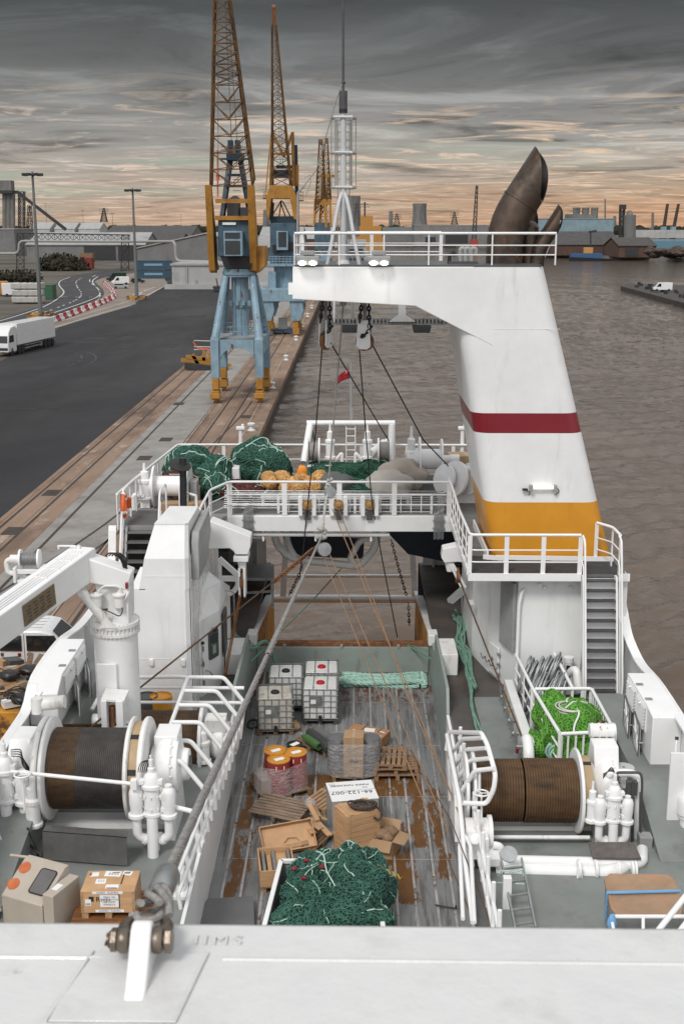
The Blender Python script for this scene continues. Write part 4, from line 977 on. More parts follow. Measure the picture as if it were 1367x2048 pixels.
def net_heap(t,lumps,mt,seed,zmin,nst=50,nrope=6,ropem=None,stm=None,strad=.012,roperad=.02,res=34,fold=.12):
 rr=random.Random(seed);m=MB();ms=MB();mr_=MB()
 for i,(c,r)in enumerate(lumps):
  fn=lump(m,c,r,seed+i*1.37,zmin,res,fold)
  if nst:strands(ms,c,r,fn,rr,nst,strad,zmin)
  for k in range(nrope):skin_rope(mr_,c,r,fn,rr,roperad*rr.uniform(.6,1.1),zmin=zmin)
 part('netting',m,mt,t,smooth=80)
 if nst:part('mesh_strands',ms,stm or twined,t,smooth=80)
 if nrope:part('lashing_rope',mr_,ropem or twine,t,smooth=80)
 return t
def coil(m,c,r0,r1,turns,rad,axis='z',seed=1,h=.3,n=18):
 rr=random.Random(seed)
 for k in range(turns):
  q=[rr.uniform(-.06,.06)for _ in range(4)];ra=rr.uniform(r0,r1);hh=rr.uniform(0,h);pts=[]
  for i in range(n):
   a=2*math.pi*i/n;x,y,z=ra*math.cos(a)+q[0],ra*math.sin(a)+q[1],hh+q[2]*math.cos(a)*.6
   pts.append(V(c)+(V((x,y,z))if axis=='z' else(V((z,x,y))if axis=='x' else V((x,z,y)))))
  m.tube(pts,rad,6,closed=True)
  # ================================================================== NET DECK AT THE STERN
netd=mat('net_deck_plate',(.27,.265,.255),.6,.1,var=.14,vs=2)
m=MB();m.prism([(-7.25,36.0),(-5.35,36.0),(-5.3,33.2),(-4.5,33.2),(-4.45,36.2),(-4.0,37.55),(3.14,37.55),(3.14,38.1),(7.3,38.12),(7.3,44.15),(-6.6,44.15),(-7.25,36.8)],ZN-.14,ZN-.01,'xy');struct('net_deck',m,netd,smooth=0)
m=MB()
for i in range(36):y=36.1+i*.055;m.bx(-7.2,-5.45,y,y+.016,ZN-.01,ZN+.01)
for i in range(60):y=37.7+i*.105;m.bx(-6.4,7.2,y,y+.02,ZN-.01,ZN+.006)
struct('deck_grating',m,grate,smooth=0)
nb=thing('net_deck_beam','deep white crossbeam spanning the ship under the front edge of the net deck','beam',(-.4,37.5,9.3))
m=MB();m.bx(-4.25,3.2,37.42,37.9,9.36,ZN-.02);part('web',m,white,nb,bevel=.02)
m=MB();m.tube(fillet([(-3.3,37.6,9.22),(1.2,37.6,9.22)],.1),.07,8);part('underside_pipe',m,whitec,nb)
m=MB()
for x in(-2.9,-1.2,.6):m.bar((x,37.6,9.36),(x,37.6,9.0),.06)
part('pipe_clip',m,whitec,nb)
railing('white net deck railing facing the bow above the deep crossbeam',[(-4.42,33.6,ZN),(-4.42,36.2,ZN),(-3.95,37.45,ZN),(3.1,37.45,ZN)],step=1.72,flat=.16)
railing('long outer railing round the port side and stern of the net deck',[(-7.2,35.6,ZN),(-7.05,38.0,ZN),(-6.55,44.1,ZN),(7.2,44.1,ZN)],step=1.7,rails=(.5,),flat=.13)
q=railing('low inner rail with upright bars behind the bow facing net deck railing',[(-2.4,37.7,ZN),(2.55,37.7,ZN)],h=.62,rails=(.1,),step=2.4,r=.026,flat=.08,slats=.33)
pb=thing('pipe_bundle','bundle of thin grey hydraulic pipes running across the ship behind the net deck railing','pipes',(-.4,37.8,ZN))
m=MB()
for i in range(9):y=37.95+.05*i;m.tube([(-4.2,y,10.02+.06*i),(3.0,y,10.02+.06*i)],.018,5)
part('pipe_run',m,galv,pb)
for u in(496,877):
 x=P(u,1030,y=37.4).x;m=MB()
 for i in range(8):xx=x+(i-3.5)*.042;m.tube(fillet([(xx,37.9,10.0+.05*i),(xx,37.36,10.0+.02*i),(xx,37.36,9.12+.015*(i%3))],.1,3),.014,5)
 for z in(9.5,9.75):m.bar((x-.2,37.35,z),(x+.2,37.35,z),.02,.05)
 part('pipe_drop',m,galv,pb)
 # bow rollers in the rail
rol=mat('worn_yellow_roller',(.34,.19,.07),.55,var=.25,vs=6)
for u,lab in((614,'worn yellow wire roller between white cheeks, leftmost of three in the net deck rail'),(677,'worn yellow wire roller between white cheeks, middle of three in the net deck rail'),(739,'worn yellow wire roller between white cheeks, rightmost of three in the net deck rail')):
 c=P(u,1009,y=37.3);t=thing('wire_roller',lab,'roller',tuple(c),group='rollers in the net deck rail')
 m=MB();m.cyl(c-V((0,.07,0)),c+V((0,.07,0)),.15,n=20);m.ell(c,(.15,.11,.15),18,10);part('sheave',m,rol,t)
 for s in(-1,1):m=MB();m.bx(c.x+s*.22-.07,c.x+s*.22+.07,37.28,37.5,9.9,10.55);part('cheek',m,whitec,t,bevel=.02)
 m=MB();m.bx(c.x-.1,c.x+.1,37.3,37.45,9.78,c.z-.2);part('foot',m,darkg,t)
 # stern frame, aft bulwark and things under the net deck
sf=thing('stern_gantry','white stern goalpost frame with ladder rising behind the net deck winches','frame',(0,44,ZN))
p=lambda u,v,y=43.6:P(u,v,y=y)
m=MB();m.cyl(p(613,846),p(789,846),.10,n=12);part('crossbar',m,whitec,sf)
for a,b in((620,607),(783,781)):
 m=MB();m.tube([p(a,848),p(b,925,42.6)if a<700 else p(b,925)],.13,12);part('post',m,whitec,sf)
 m=MB();m.tube([p(a+2,848),p(a+3,920,44)],.09,10);part('back_post',m,whitec,sf)
m=MB()
for u in(692,710):m.tube([p(u,850),p(u,925)],.025,5)
for v in range(858,925,14):m.tube([p(692,v),p(710,v)],.02,5)
part('ladder',m,whitec,sf)
def chain(m,a,b,sag,link=.11,r=.018):
 L_=(V(b)-V(a)).length;n=max(4,int(L_/(link*.8)));pts=catenary(a,b,sag,n)
 for i in range(n):
  c=(pts[i]+pts[i+1])/2;t=(pts[i+1]-pts[i]).normalized();u=t.cross(V((0,1,0))if i%2 else V((1,0,.3))).normalized()
  m.tube([c+t*link*.55*math.cos(k)+u*link*.3*math.sin(k)for k in[2*math.pi*j/8 for j in range(8)]],r,5,closed=True)
m=MB();chain(m,p(625,860),p(632,895),.15);part('chain',m,darkg,sf);m=MB();chain(m,p(778,860),p(768,895),.15);part('chain',m,darkg,sf)
fl=thing('flagstaff','slim white flagstaff standing on the stern frame','flagpole',tuple(p(701,843,44)))
m=MB();m.cyl(p(702,845,44),p(701,727,44),.05,.03,n=8);m.cyl(p(703,845,44),p(703,818,44),.08,n=8);part('staff',m,greyp,fl)
fg=MB();rows=9;cols=12;grid=[]
for j in range(rows):
 for i in range(cols):
  s,t_=i/(cols-1),j/(rows-1);u0=699-s*25;v0=738+t_*19+s*14*(1-.35*t_)*s+s*3;q=p(u0,v0,44);q.y+=.12*math.sin(s*9+t_*2)*s;grid.append(q)
fg.add(grid,[(j*cols+i,j*cols+i+1,(j+1)*cols+i+1,(j+1)*cols+i)for j in range(rows-1)for i in range(cols-1)])
o=solo('ensign',fg,mat('red_flag_cloth',(.30,.012,.022),.7,var=.12,vs=6),'small red ensign blowing left from the stern flagstaff','flag');md=o.modifiers.new('cloth','SOLIDIFY');md.thickness=.012
m=MB();a=p(698.5,738.5,43.9);m.bar(p(699,740,43.86),p(690,747,43.9),.05,.01);m.bar(p(690,741,43.9),p(698,747,43.88),.05,.01);part('canton_cross',m,paper,o)
# small winches
def drum(m,c,r,w,rf,ax=(1,0,0),core=None,n=28,ft=.05):
 a=V(ax).normalized();c=V(c)
 m.lathe([(r,-w/2),(r,w/2)],c,a,n)
 for s in(-1,1):m.lathe([(0,s*w/2-ft/2*s),(rf,s*w/2-ft/2),(rf,s*w/2+ft/2),(0,s*w/2+ft/2*s)],c,a,n)
def ropedrum(m,c,r,w,ax=(1,0,0),n=28,turns=12):
 prof=[]
 for i in range(turns):
  t=-w/2+w*i/turns;q=w/turns;prof+=[(r-q*.32,t),(r,t+q*.3),(r+q*.06,t+q*.5),(r,t+q*.7)]
 prof.append((r-w/turns*.32,w/2));m.lathe(prof,c,V(ax).normalized(),n)
def motor(m,c,h=.6,r=.12):
 c=V(c);m.lathe([(0,0),(r*1.3,0),(r*1.3,.06),(r,.08),(r,h*.55),(r*1.15,h*.57),(r*1.15,h*.66),(r*.7,h*.7),(r*.7,h*.95),(r*.3,h),(r*.2,h*1.25),(0,h*1.25)],c,(0,0,1),12)
for u,s,lab in((642,-1,'small white net winch with dark rope under the left post of the stern frame'),(752,1,'small white net winch with dark rope under the right post of the stern frame')):
 c=p(u,905,42.3);t=thing('net_winch',lab,'winch',(c.x,c.y,ZN),group='small winches at the stern frame')
 m=MB();drum(m,c+V((s*.28,0,.05)),.22,.42,.48,ft=.06);part('drum',m,whitec,t)
 m=MB();ropedrum(m,c+V((s*.28,0,.05)),.34,.34);part('rope',m,wire,t)
 m=MB();motor(m,c+V((-s*.32,0,-.2)),1.0,.16);m.bx(c.x-.5,c.x+.5,c.y-.3,c.y+.3,ZN,c.z-.4);m.tube(fillet([c+V((-s*.5,0,-.3)),c+V((-s*.75,0,0)),c+V((-s*.75,0,-.6))],.1),.06,8);part('motor',m,whitec,t)
m=MB();m.tube([p(742,905,42.2),p(768,885,42.6)],.14,12);m.tube([p(766,887,42.6),p(774,881,42.7)],.09,10);solo('hydraulic_ram',m,whitec,'short white hydraulic ram leaning up beside the right stern winch','ram')
# net drum at the port side
c=P(338,972,y=38.6);t=thing('net_drum','white bare net drum with thin round flanges at the port end of the net deck','winch',(c.x,c.y,ZN),group='net drums on the net deck')
m=MB();m.cyl((P(302,972,y=38.6).x,38.6,c.z),(P(372,972,y=38.6).x,38.6,c.z),.34,n=28);part('core',m,whitec,t)
for u,rf in((309,.68),(378,.78)):x=P(u,965,y=38.6).x;m=MB();m.cyl((x-.03,38.6,c.z),(x+.03,38.6,c.z),rf,n=36);part('flange',m,whitec,t)
m=MB();x=P(291,975,y=38.6).x;motor(m,(x,38.5,c.z-.4),.95,.2);m.cyl((x-.1,38.6,c.z),(x+.35,38.6,c.z),.26,n=16);m.tube(fillet([(x,38.3,c.z-.3),(x-.35,38.3,c.z-.2),(x-.35,38.3,c.z-.8)],.15),.08,8);m.bx(x-.15,x+.15,38.4,38.9,ZN,c.z);part('motor',m,whitec,t)
m=MB();x=P(378,990,y=38.6).x;m.bx(x+.08,x+.3,38.3,38.9,ZN,c.z+.2);part('bearing_stand',m,greyp,t)
c=P(868,918,y=41.5);t=thing('net_drum','bare white net drum with round flanges near the funnel end of the net deck','winch',(c.x,c.y,ZN),group='net drums on the net deck')
x0,x1=P(838,918,y=41.5).x,P(882,918,y=41.5).x
m=MB();m.cyl((x0,41.5,c.z),(x1,41.5,c.z),.36,n=28);m.cyl((x1,41.5,c.z),(x1+.45,41.5,c.z),.14,n=14);m.cyl((x1+.3,41.5,c.z),(x1+.62,41.5,c.z),.17,n=14);part('core',m,whitec,t)
for x,rf in((x0,.78),(x1,.72)):m=MB();m.cyl((x-.03,41.5,c.z),(x+.03,41.5,c.z),rf,n=36);part('flange',m,whitec,t)
m=MB();motor(m,(x0-.3,41.4,c.z-.7),1.5,.2);m.cyl((x0-.45,41.5,c.z),(x0,41.5,c.z),.4,n=16);m.bx(x0-.5,x0-.1,41.2,41.8,ZN,c.z);part('motor',m,whitec,t)
c=P(905,955,y=39.4);t=thing('trawl_winch','white three flanged sheave winch tucked against the funnel above the platform','winch',(c.x,c.y,ZN),group='small winches at the stern frame')
for u,rf in((888,.5),(908,.62),(938,.55)):
 q=P(u,958,y=39.2);m=MB();m.lathe([(0,-.1),(rf*.5,-.1),(rf,-.05),(rf,.05),(rf*.4,.12),(.12,.14),(0,.14)],q,V((-.75,-.55,.25)),28);part('flange',m,whitec,t)
m=MB();m.cyl(P(886,960,y=39.5),P(945,962,y=39.5),.28,n=16);m.cyl(P(928,940,y=39.2),P(945,940,y=39.2),.13,n=12);part('motor',m,whitec,t)
m=MB();m.bx(c.x-.5,c.x+1.0,39.2,39.9,ZN,c.z-.1);part('stand',m,whitec,t)
# black davit post with disc
t=thing('davit_post','matt black post with a tilted round black cap in front of the port net drum','post',tuple(P(367,1020,y=35.5)))
m=MB();m.cyl(P(367,1022,y=35.5),P(366,916,y=35.5),.11,n=14);part('pole',m,black,t)
m=MB();q=P(360,929,y=35.5);m.lathe([(0,.07),(.18,.06),(.34,0),(.34,-.03),(0,-.03)],q,V((.25,-.35,.9)),28);part('cap',m,black,t)
# nets
G='green nets bundled on the net deck'
t=thing('net_heap','tall dark green net heap behind the port net drum, laced with pale rope','fishing net',tuple(P(385,975,z=ZN)),group=G)
net_heap(t,[((-5.75,41.6,10.5),(.85,.9,.95)),((-5.0,41.3,10.35),(.75,.85,.8)),((-4.75,40.2,10.2),(.5,.75,.55)),((-6.2,41.9,10.3),(.6,.8,.6))],netg,11,ZN,26,7,roperad=.022)
t=thing('net_heap','round dark green net bale between the two port railings, knotted with pale twine','fishing net',tuple(P(520,945,z=ZN)),group=G)
net_heap(t,[((-3.45,42.6,10.55),(.95,.8,.9)),((-2.95,42.3,10.4),(.75,.7,.75)),((-3.9,42.4,10.3),(.6,.6,.65))],netg,23,ZN,26,8,roperad=.022)
t=thing('net_heap','flat dark green net spread between the orange net and the pale sacks','fishing net',(.2,41.8,ZN),group=G)
net_heap(t,[((-.2,42.0,10.3),(1.1,.8,.42)),((.8,42.2,10.35),(.9,.7,.45)),((1.6,41.9,10.2),(.6,.6,.3)),((.55,40.0,10.15),(.55,.5,.35))],netg2,31,ZN,30,2,roperad=.015)
t=thing('net_heap','green netting hank between the orange net and dark sack on the tray','fishing net',(-.9,42,ZN),group=G)
net_heap(t,[((-1.1,42.2,10.3),(.75,.6,.4))],netg,37,ZN,30,3,roperad=.015)
t=thing('net_heap','maroon net mound lying in front of the round green bale','fishing net',(-4.1,40.2,ZN),group='maroon nets on the net deck')
net_heap(t,[((-4.05,40.1,10.05),(.85,.65,.4)),((-3.6,40.0,10.1),(.55,.5,.3))],netm,41,ZN,20,3,stm=netm)
t=thing('net_heap','maroon net heap beside the port net drum under the green one','fishing net',(-6.1,40.2,ZN),group='maroon nets on the net deck')
net_heap(t,[((-5.9,40.2,10.3),(.75,.5,.5))],netm,43,ZN,20,2,stm=netm)
t=thing('net_bag','orange net bag of floats wrapped in clear film on a white tray','fishing net',(-1.9,40,ZN))
m=MB();rr=random.Random(5);cs_=[]
for i in range(22):
 c=(-2.0+rr.uniform(-.95,.95),40.3+rr.uniform(-.5,.5),10.2+rr.uniform(0,.35));lump(m,c,(.26,.26,.24),i*2.3,ZN,16,.2)
part('float_bag',m,neto,t,smooth=80)
m=MB();lump(m,(-1.75,40.5,10.68),(.16,.14,.24),8,None,14,.3);part('bag_neck',m,mat('bright_orange_cloth',(.75,.27,.03),.7),t,smooth=80)
t=thing('cargo_tray','white low steel tray frame holding the orange net and sacks','tray',(-.2,40,ZN))
m=MB()
for a,b in(((-3.05,39.1),(1.9,39.1)),((-3.05,39.1),(-2.75,41.2)),((1.9,39.1),(1.75,41.2)),((-.75,39.1),(-.7,41.2)),((-.35,39.1),(-.35,41.2))):m.bar((*a,10.12),(*b,10.12),.06,.1)
part('frame',m,whitec,t);m=MB()
for x in(-3.0,-.75,-.35,1.85):m.bx(x-.05,x+.05,39.05,39.15,ZN,10.1)
part('foot',m,whitec,t)
m=MB();lump(m,(-.55,40.2,10.3),(.62,.55,.45),71,ZN,26,.15);solo('sack',m,canvasg,'dark grey tarpaulin sack beside the orange net bag','sack',group='sacks on the net deck',smooth=80)
m=MB();lump(m,(1.25,39.9,10.35),(.85,.6,.5),72,ZN,28,.1);solo('sack',m,canvas,'pale grey canvas sack lying nearest the rail beside the green nets','sack',group='sacks on the net deck',smooth=80)
m=MB();lump(m,(1.75,41.1,10.45),(.85,.6,.6),75,ZN,28,.1);solo('sack',m,mat('beige_canvas',(.40,.35,.30),.85,var=.1,bump=.3,bs=5),'beige canvas sack behind the pale one, next to the white net drum','sack',group='sacks on the net deck',smooth=80)
# odds and ends
t=thing('bin','grey round bin with lid between the port nets','bin',tuple(P(438,950,y=41.3)))
c=P(438,948,y=41.5);m=MB();m.lathe([(0,0),(.26,0),(.28,.55),(.3,.56),(.3,.6),(0,.62)],(c.x,c.y,ZN),(0,0,1),20);part('body',m,greyp,t);m=MB();m.bar((c.x-.1,c.y,ZN+.63),(c.x+.1,c.y,ZN+.63),.04);part('lid_handle',m,greyp,t)
c=P(460,945,y=41.6);m=MB();m.prism([(c.x-.38,ZN),(c.x+.38,ZN),(c.x+.34,ZN+.75),(c.x+.1,ZN+.78),(c.x+.1,ZN+.7),(c.x-.3,ZN+.7)],41.3,41.9,'xz');solo('steel_locker',m,whitec,'small white steel locker beside the grey bin on the net deck','locker',bevel=.02)
def carton(nm,lab,c,d,rz,grp=None,mt=None):
 t=thing(nm,lab,'box',c,rz,grp);m=MB();m.box((0,0,d[2]/2),d);part('box',m,mt or card,t,local=True,bevel=.008);m=MB();m.box((0,0,d[2]/2),(d[0]*.12,d[1]+.004,d[2]+.004));part('tape',m,mat('brown_tape',(.42,.30,.18),.4),t,local=True);return t
q=P(925,935,y=43.2);t=carton('cardboard_box','large brown printed cardboard box behind the net drum by the funnel',(4.15,43.1,ZN),(1.3,.9,.95),.05)
m=MB();letter(m,'IN - ASG',.13,(.05,-.46,.62),(1,0,0),(0,0,1),.002);letter(m,'GREENWELL',.13,(.05,-.46,.46),(1,0,0),(0,0,1),.002);part('lettering',m,inkm,t,local=True,smooth=0)
q=P(340,940,y=40);carton('cardboard_box','open brown cardboard box half hidden by the port net drum',(-5.6,39.4,ZN),(.9,.6,.5),.1)
carton('cardboard_box','flat brown cardboard box lying under the port net drum core',(-5.55,38.0,ZN),(1.3,.5,.3),0)
for u,lab in((481,'white deck lamp post on the stern rail behind the round green net bale'),(924,'white deck lamp post on the stern rail beside the funnel')):
 b=P(u,890,y=44.2);t=thing('deck_lamp',lab,'lamp post',tuple(b),group='lamp posts on the stern rail');m=MB();m.cyl((b.x,b.y,ZN),P(u,858,y=44.2),.09,.07,n=10);part('post',m,whitec,t)
 m=MB();q=P(u,856,y=44.2);m.box(q,(.32,.22,.12));m.box(q+V((.08,0,.1)),(.1,.1,.1));part('lamp_head',m,whitec,t,bevel=.02)
t=thing('lifebuoy','orange lifebuoy with white bands hanging on the port net deck rail','lifebuoy',tuple(P(247,1010,y=36.0)))
c=P(248,1009,y=36.1);m=MB();m.tube([c+V((-.10*math.cos(a)*.3,.34*math.cos(a),.36*math.sin(a)))for a in[2*math.pi*i/28 for i in range(28)]],.075,10,closed=True);part('ring',m,orange,t)
m=MB();
for k in range(4):a=k*math.pi/2+.4;q=c+V((-.03*math.cos(a),.34*math.cos(a),.36*math.sin(a)));m.lathe([(.08,-.05),(.08,.05)],q,V((0,-math.sin(a),math.cos(a))),12)
part('band',m,paper,t)
c=P(257,1003,y=36.6);m=MB();m.lathe([(0,0),(.09,0),(.1,.3),(.05,.34),(0,.34)],c-V((0,0,.2)),(0,0,1),10);solo('buoy_light',m,mat('deep_orange_plastic',(.6,.10,.02),.5),'small orange buoy light beside the lifebuoy on the port rail','light')
# port stairs
st=thing('steel_stairs','steep port stairway with grey treads beside the white house','stairs',(-6.3,35,ZW));m=MB()
for x in(-7.0,-6.0):m.slab([(x-.03,36.1,ZN),(x+.03,36.1,ZN),(x+.03,34.3,ZW),(x-.03,34.3,ZW)],(0,-.22,0))
part('stringer',m,galv,st)
for i in range(13):t_=(i+.6)/13;m=MB();m.bx(-6.98,-6.02,36.05-1.75*t_-.25,36.05-1.75*t_+.04,ZN-3.6*t_-.02,ZN-3.6*t_+.02);part('tread',m,grate,st)
for x in(-7.1,-5.95):m=MB();m.tube(fillet([(x,37.2,ZN),(x,37.2,ZN+1.1),(x,36.0,ZN+1.1),(x,34.3,ZW+.95),(x,34.2,ZW)],.18),.032,8);m.tube(fillet([(x,36.1,ZN+.75),(x,34.2,ZW+.6)],.1),.022,6);m.tube([(x,36.1,ZN+.45),(x,34.2,ZW+.35)],.022,6);part('handrail',m,whitec,st)
railing('white railing closing the inner side of the port stair landing behind the house',[(-5.35,37.3,ZN),(-5.35,36.1,ZN),(-4.75,35.4,ZN)],step=1.0,flat=.1)
VREF=1150
# ================================================================== PORT SIDE
hs=thing('winch_house','tall white port deckhouse with a sloped top, round cornered door window and grey side panel','deckhouse',(-5,31,ZW))
grime_reflect=mat('grime_and_reflection_white',(.74,.74,.735),.3,var=.08,vs=1,c2=(.30,.29,.28),s2=1.1,lo=.50,hi=.74,st2=(3,3,.22),c3=(.45,.43,.41),s3=1.6,lo3=.5,hi3=.7,st3=(5,5,.12),coat=.2)  # streaks hold both grime and a reflection put into the colour
m=MB();m.prism([(-5.72,29.5),(-4.32,29.5),(-4.22,29.6),(-4.2,36.0),(-5.72,36.0)],ZW,9.84,'xy');part('lower_wall',m,white,hs,smooth=0)
m=MB();m.slab([(-5.72,29.5,9.84),(-5.34,29.5,9.84),(-5.34,31.0,10.0),(-5.72,31.0,10.0)],(0,0,.02));part('ledge',m,whitec,hs)
up=[[V((x,y,z))for x,y in pl]for z,pl in((9.84,[(-5.5,29.5),(-4.3,29.5),(-4.21,29.6),(-4.2,33.6),(-5.5,33.6)]),(10.67,[(-5.34,29.5),(-4.3,29.5),(-4.21,29.6),(-4.2,33.4),(-5.34,33.4)]),(11.49,[(-5.1,29.85),(-4.32,29.85),(-4.24,29.95),(-4.22,31.8),(-5.0,31.8)]))]
m=MB();m.loft(up);part('upper_wall',m,white,hs,smooth=0)
m=MB();m.loft([[p+V((0,0,d))*1+(p-V((-4.65,30.8,p.z)))*.012 for p in up[2]]for d in(0,.03)]);part('roof',m,whitec,hs,smooth=0)
m=MB();m.prism([(29.65,ZW),(36,ZW),(36,9.5),(33.4,10.4),(31.8,11.2),(29.65,10.6)],-4.2,-4.185,'yz');part('side_plate',m,grime_reflect,hs,smooth=0)
m=MB();m.prism([(29.9,10.0),(31.6,10.0),(32.6,10.7),(32.3,11.3),(30.1,11.25),(29.9,11.0)],-4.18,-3.98,'yz');part('grey_panel',m,greyp,hs,bevel=.02)
dw=MB();zt=8.5;pl=[(-4.18,30.9),(-3.72,31.9),(-3.66,34.2),(-4.18,34.2)]
dw.loft([[V((a,b,ZW))for a,b in pl],[V((a,b,zt))for a,b in pl],[V((-4.18,31.6,9.15)),V((-4.0,32.1,9.1)),V((-3.8,33.0,9.0)),V((-4.18,33.4,9.2))]]);po=part('door_porch',dw,white,hs,smooth=0)
def onp(t,z,d=.0):q=lerp((-4.18,30.9,z),(-3.72,31.9,z),t);return q+V((.909,-.418,0))*d
def rpanel(m,t0,t1,z0,z1,d0,d1,rc=.25):
 """rounded rectangle lying on the porch face"""
 c0,c1=(t0+t1)/2,(z0+z1)/2;w=(t1-t0)/2;h=(z1-z0)/2;o=[]
 for a,sx,sz in((0,1,1),(90,-1,1),(180,-1,-1),(270,1,-1)):
  for k in range(5):an=R(a+22.5*k);o.append((c0+sx*w*(1-rc)+w*rc*math.cos(an),c1+sz*h*(1-rc*.6)+h*rc*.6*math.sin(an)))
 m.loft([[onp(a,b,d0)for a,b in o],[onp(a,b,d1)for a,b in o]])
w=MB();rpanel(w,.42,.88,7.22,8.02,0,.035);wo=part('window_frame',w,darkg,hs)
w=MB();rpanel(w,.49,.81,7.31,7.93,.03,.04);part('pane',w,glassd,wo)
m=MB();m.slab([onp(.56,7.36,.042),onp(.74,7.36,.042),onp(.70,7.62,.042),onp(.58,7.6,.042)],V((.909,-.418,0))*.004);part('painted_reflection',m,mat('pale_green_reflection',(.25,.31,.26),.6),wo)  # pale slab on the pane: a window reflection put into colour
m=MB();
for z in(6.6,7.15,7.6):m.tube([onp(.16,z,.02),onp(.16,z+.14,.02)],.025,6)
m.tube(fillet([onp(.24,7.0,.02),onp(.24,7.0,.14),onp(.36,6.85,.14)],.05),.018,6);m.tube([onp(.1,6.35,.01),onp(.12,7.9,.01)],.01,5);m.tube([onp(.02,7.2,.03),onp(.02,7.4,.1),onp(.06,7.55,.03)],.012,5);part('door_fittings',m,galv,hs)
m=MB();m.tube([onp(.62,8.1,.02),onp(.62,8.1,.16),onp(.68,8.25,.2)],.015,5);m.box(onp(.60,8.08,.1),(.1,.1,.07));m.ell(onp(.36,6.82,.14),(.035,.035,.05),8,6);m.ell(onp(.1,7.86,.05),(.05,.05,.05),8,6);part('wiper_and_knob',m,black,hs)
m=MB();m.tube(fillet([(-3.68,33.0,8.75),(-3.42,33.0,8.7),(-3.42,33.0,7.3),(-3.66,33.0,7.25)],.1),.025,6);part('grab_rail',m,galv,hs)
m=MB();m.bx(-3.68,-3.62,32.2,32.9,7.0,8.3);part('side_window_frame',m,darkg,hs,bevel=.02)
for x,z in((-5.25,7.86),(-4.42,7.86)):m=MB();m.box((x,29.47,z),(.12,.07,.2));part('wall_lamp',m,whitec,hs,bevel=.025)
m=MB();m.tube([(-5.7,29.495,7.95),(-4.34,29.495,7.95)],.006,4);m.tube([(-5.33,29.495,10.2),(-4.3,29.495,10.2)],.006,4);m.tube([(-4.42,29.495,6.4),(-4.42,29.495,10.6)],.004,4);part('plate_seam',m,white,hs)
# gallows arms and their blocks
def gallow(poly,y0,y1,name,label,ringed):
 t=thing(name,label,'gallows',(P(*poly[0],y=y0).x,y0,9),group='trawl gallows')
 m=MB();m.prism([(P(u,v,y=y0).x,P(u,v,y=y0).z)for u,v in poly],y0,y1,'xz');part('arm',m,whitec,t,bevel=.02);return t
ga=gallow([(404,1092),(404,1069),(421,1042),(501,1074),(501,1092),(496,1109),(471,1109),(466,1102),(459,1097),(411,1098)],32.9,33.5,'gallows_arm','white gallows arm reaching from the port house with a narrow hanging block',True)
q=lambda u,v:P(u,v,y=33.1)
m=MB();m.bx(q(469,0).x,q(498,0).x,32.85,33.5,q(0,1118).z,q(0,1108).z);m.cyl(q(484,1118),q(484,1136),.15,.1,n=12);part('swivel',m,whitec,ga,bevel=.01)
m=MB()
for u in(479,489):a=q(u,1134);b=q(u,1190);m.bx(a.x-.03,a.x+.03,32.9,33.35,b.z,a.z)
part('block_cheek',m,whitec,ga,bevel=.01)
m=MB();c=q(484,1160);m.cyl(c-V((.05,0,0)),c+V((.05,0,0)),.26,n=20);part('sheave',m,rust,ga)
m=MB();q2=lambda u,v:P(u,v,y=34.0);m.bar(q2(438,1117),q2(475,1150),.14);m.bar(q2(438,1157),q2(476,1157),.14);m.tube([q2(476,1160),q2(475,1172),q2(468,1182),q2(455,1190),q2(438,1194)],.08,8);m.bar(q2(440,1117),q2(440,1192),.1);part('ring_bracket',m,whitec,ga)
m=MB();a=q(483,1168);m.tube([a,P(446,1362,y=31.5)],.022,6);m.tube([a+V((.04,.1,0)),P(451,1355,y=31.8)],.02,6);solo('rusty_wire',m,mat('orange_rusty_wire',(.21,.085,.02),.8,var=.3,vs=9),'pair of orange rusty wires dropping from the port gallows block to the deck','wire rope')
ga=gallow([(945,1085),(885,1098),(882,1115),(888,1126),(915,1124),(945,1128)],34.6,35.1,'gallows_arm','short white gallows arm under the funnel platform with a slanted block',True)
q=lambda u,v:P(u,v,y=34.8)
m=MB();m.cyl(q(898,1122),q(899,1142),.16,.1,n=12);part('swivel',m,whitec,ga)
m=MB()
for d in(-4.5,4.5):m.bar(q(899+d,1120+d),q(925+d,1172+d*.2),.07,.3,up=(0,1,0))
part('block_cheek',m,whitec,ga,bevel=.01)
m=MB();c=q(914,1150);m.cyl(c-V((.05,0,0)),c+V((.05,0,0)),.25,n=18);part('sheave',m,rust,ga)
m=MB();m.tube([q(918,1160),P(1052,1498,y=26.2)],.025,6);solo('trawl_warp',m,wirerust,'brown trawl wire slanting from the starboard gallows block down to the starboard winch','wire rope',group='trawl wires')
m=MB();m.tube([P(183,1453,y=24.6),P(262,1390,y=26.6),P(548,1162,y=34.5),P(640,1085,y=36.2)],.026,6);solo('trawl_warp',m,wirerust,'brown trawl wire rising from the port winch guide past the deckhouse door','wire rope',group='trawl wires')
m=MB();chain(m,P(548,1163,y=34.4),P(626,1098,y=36.0),.0,.16,.03);solo('rusty_chain',m,rust,'rusty chain at the upper end of the port trawl wire','chain')
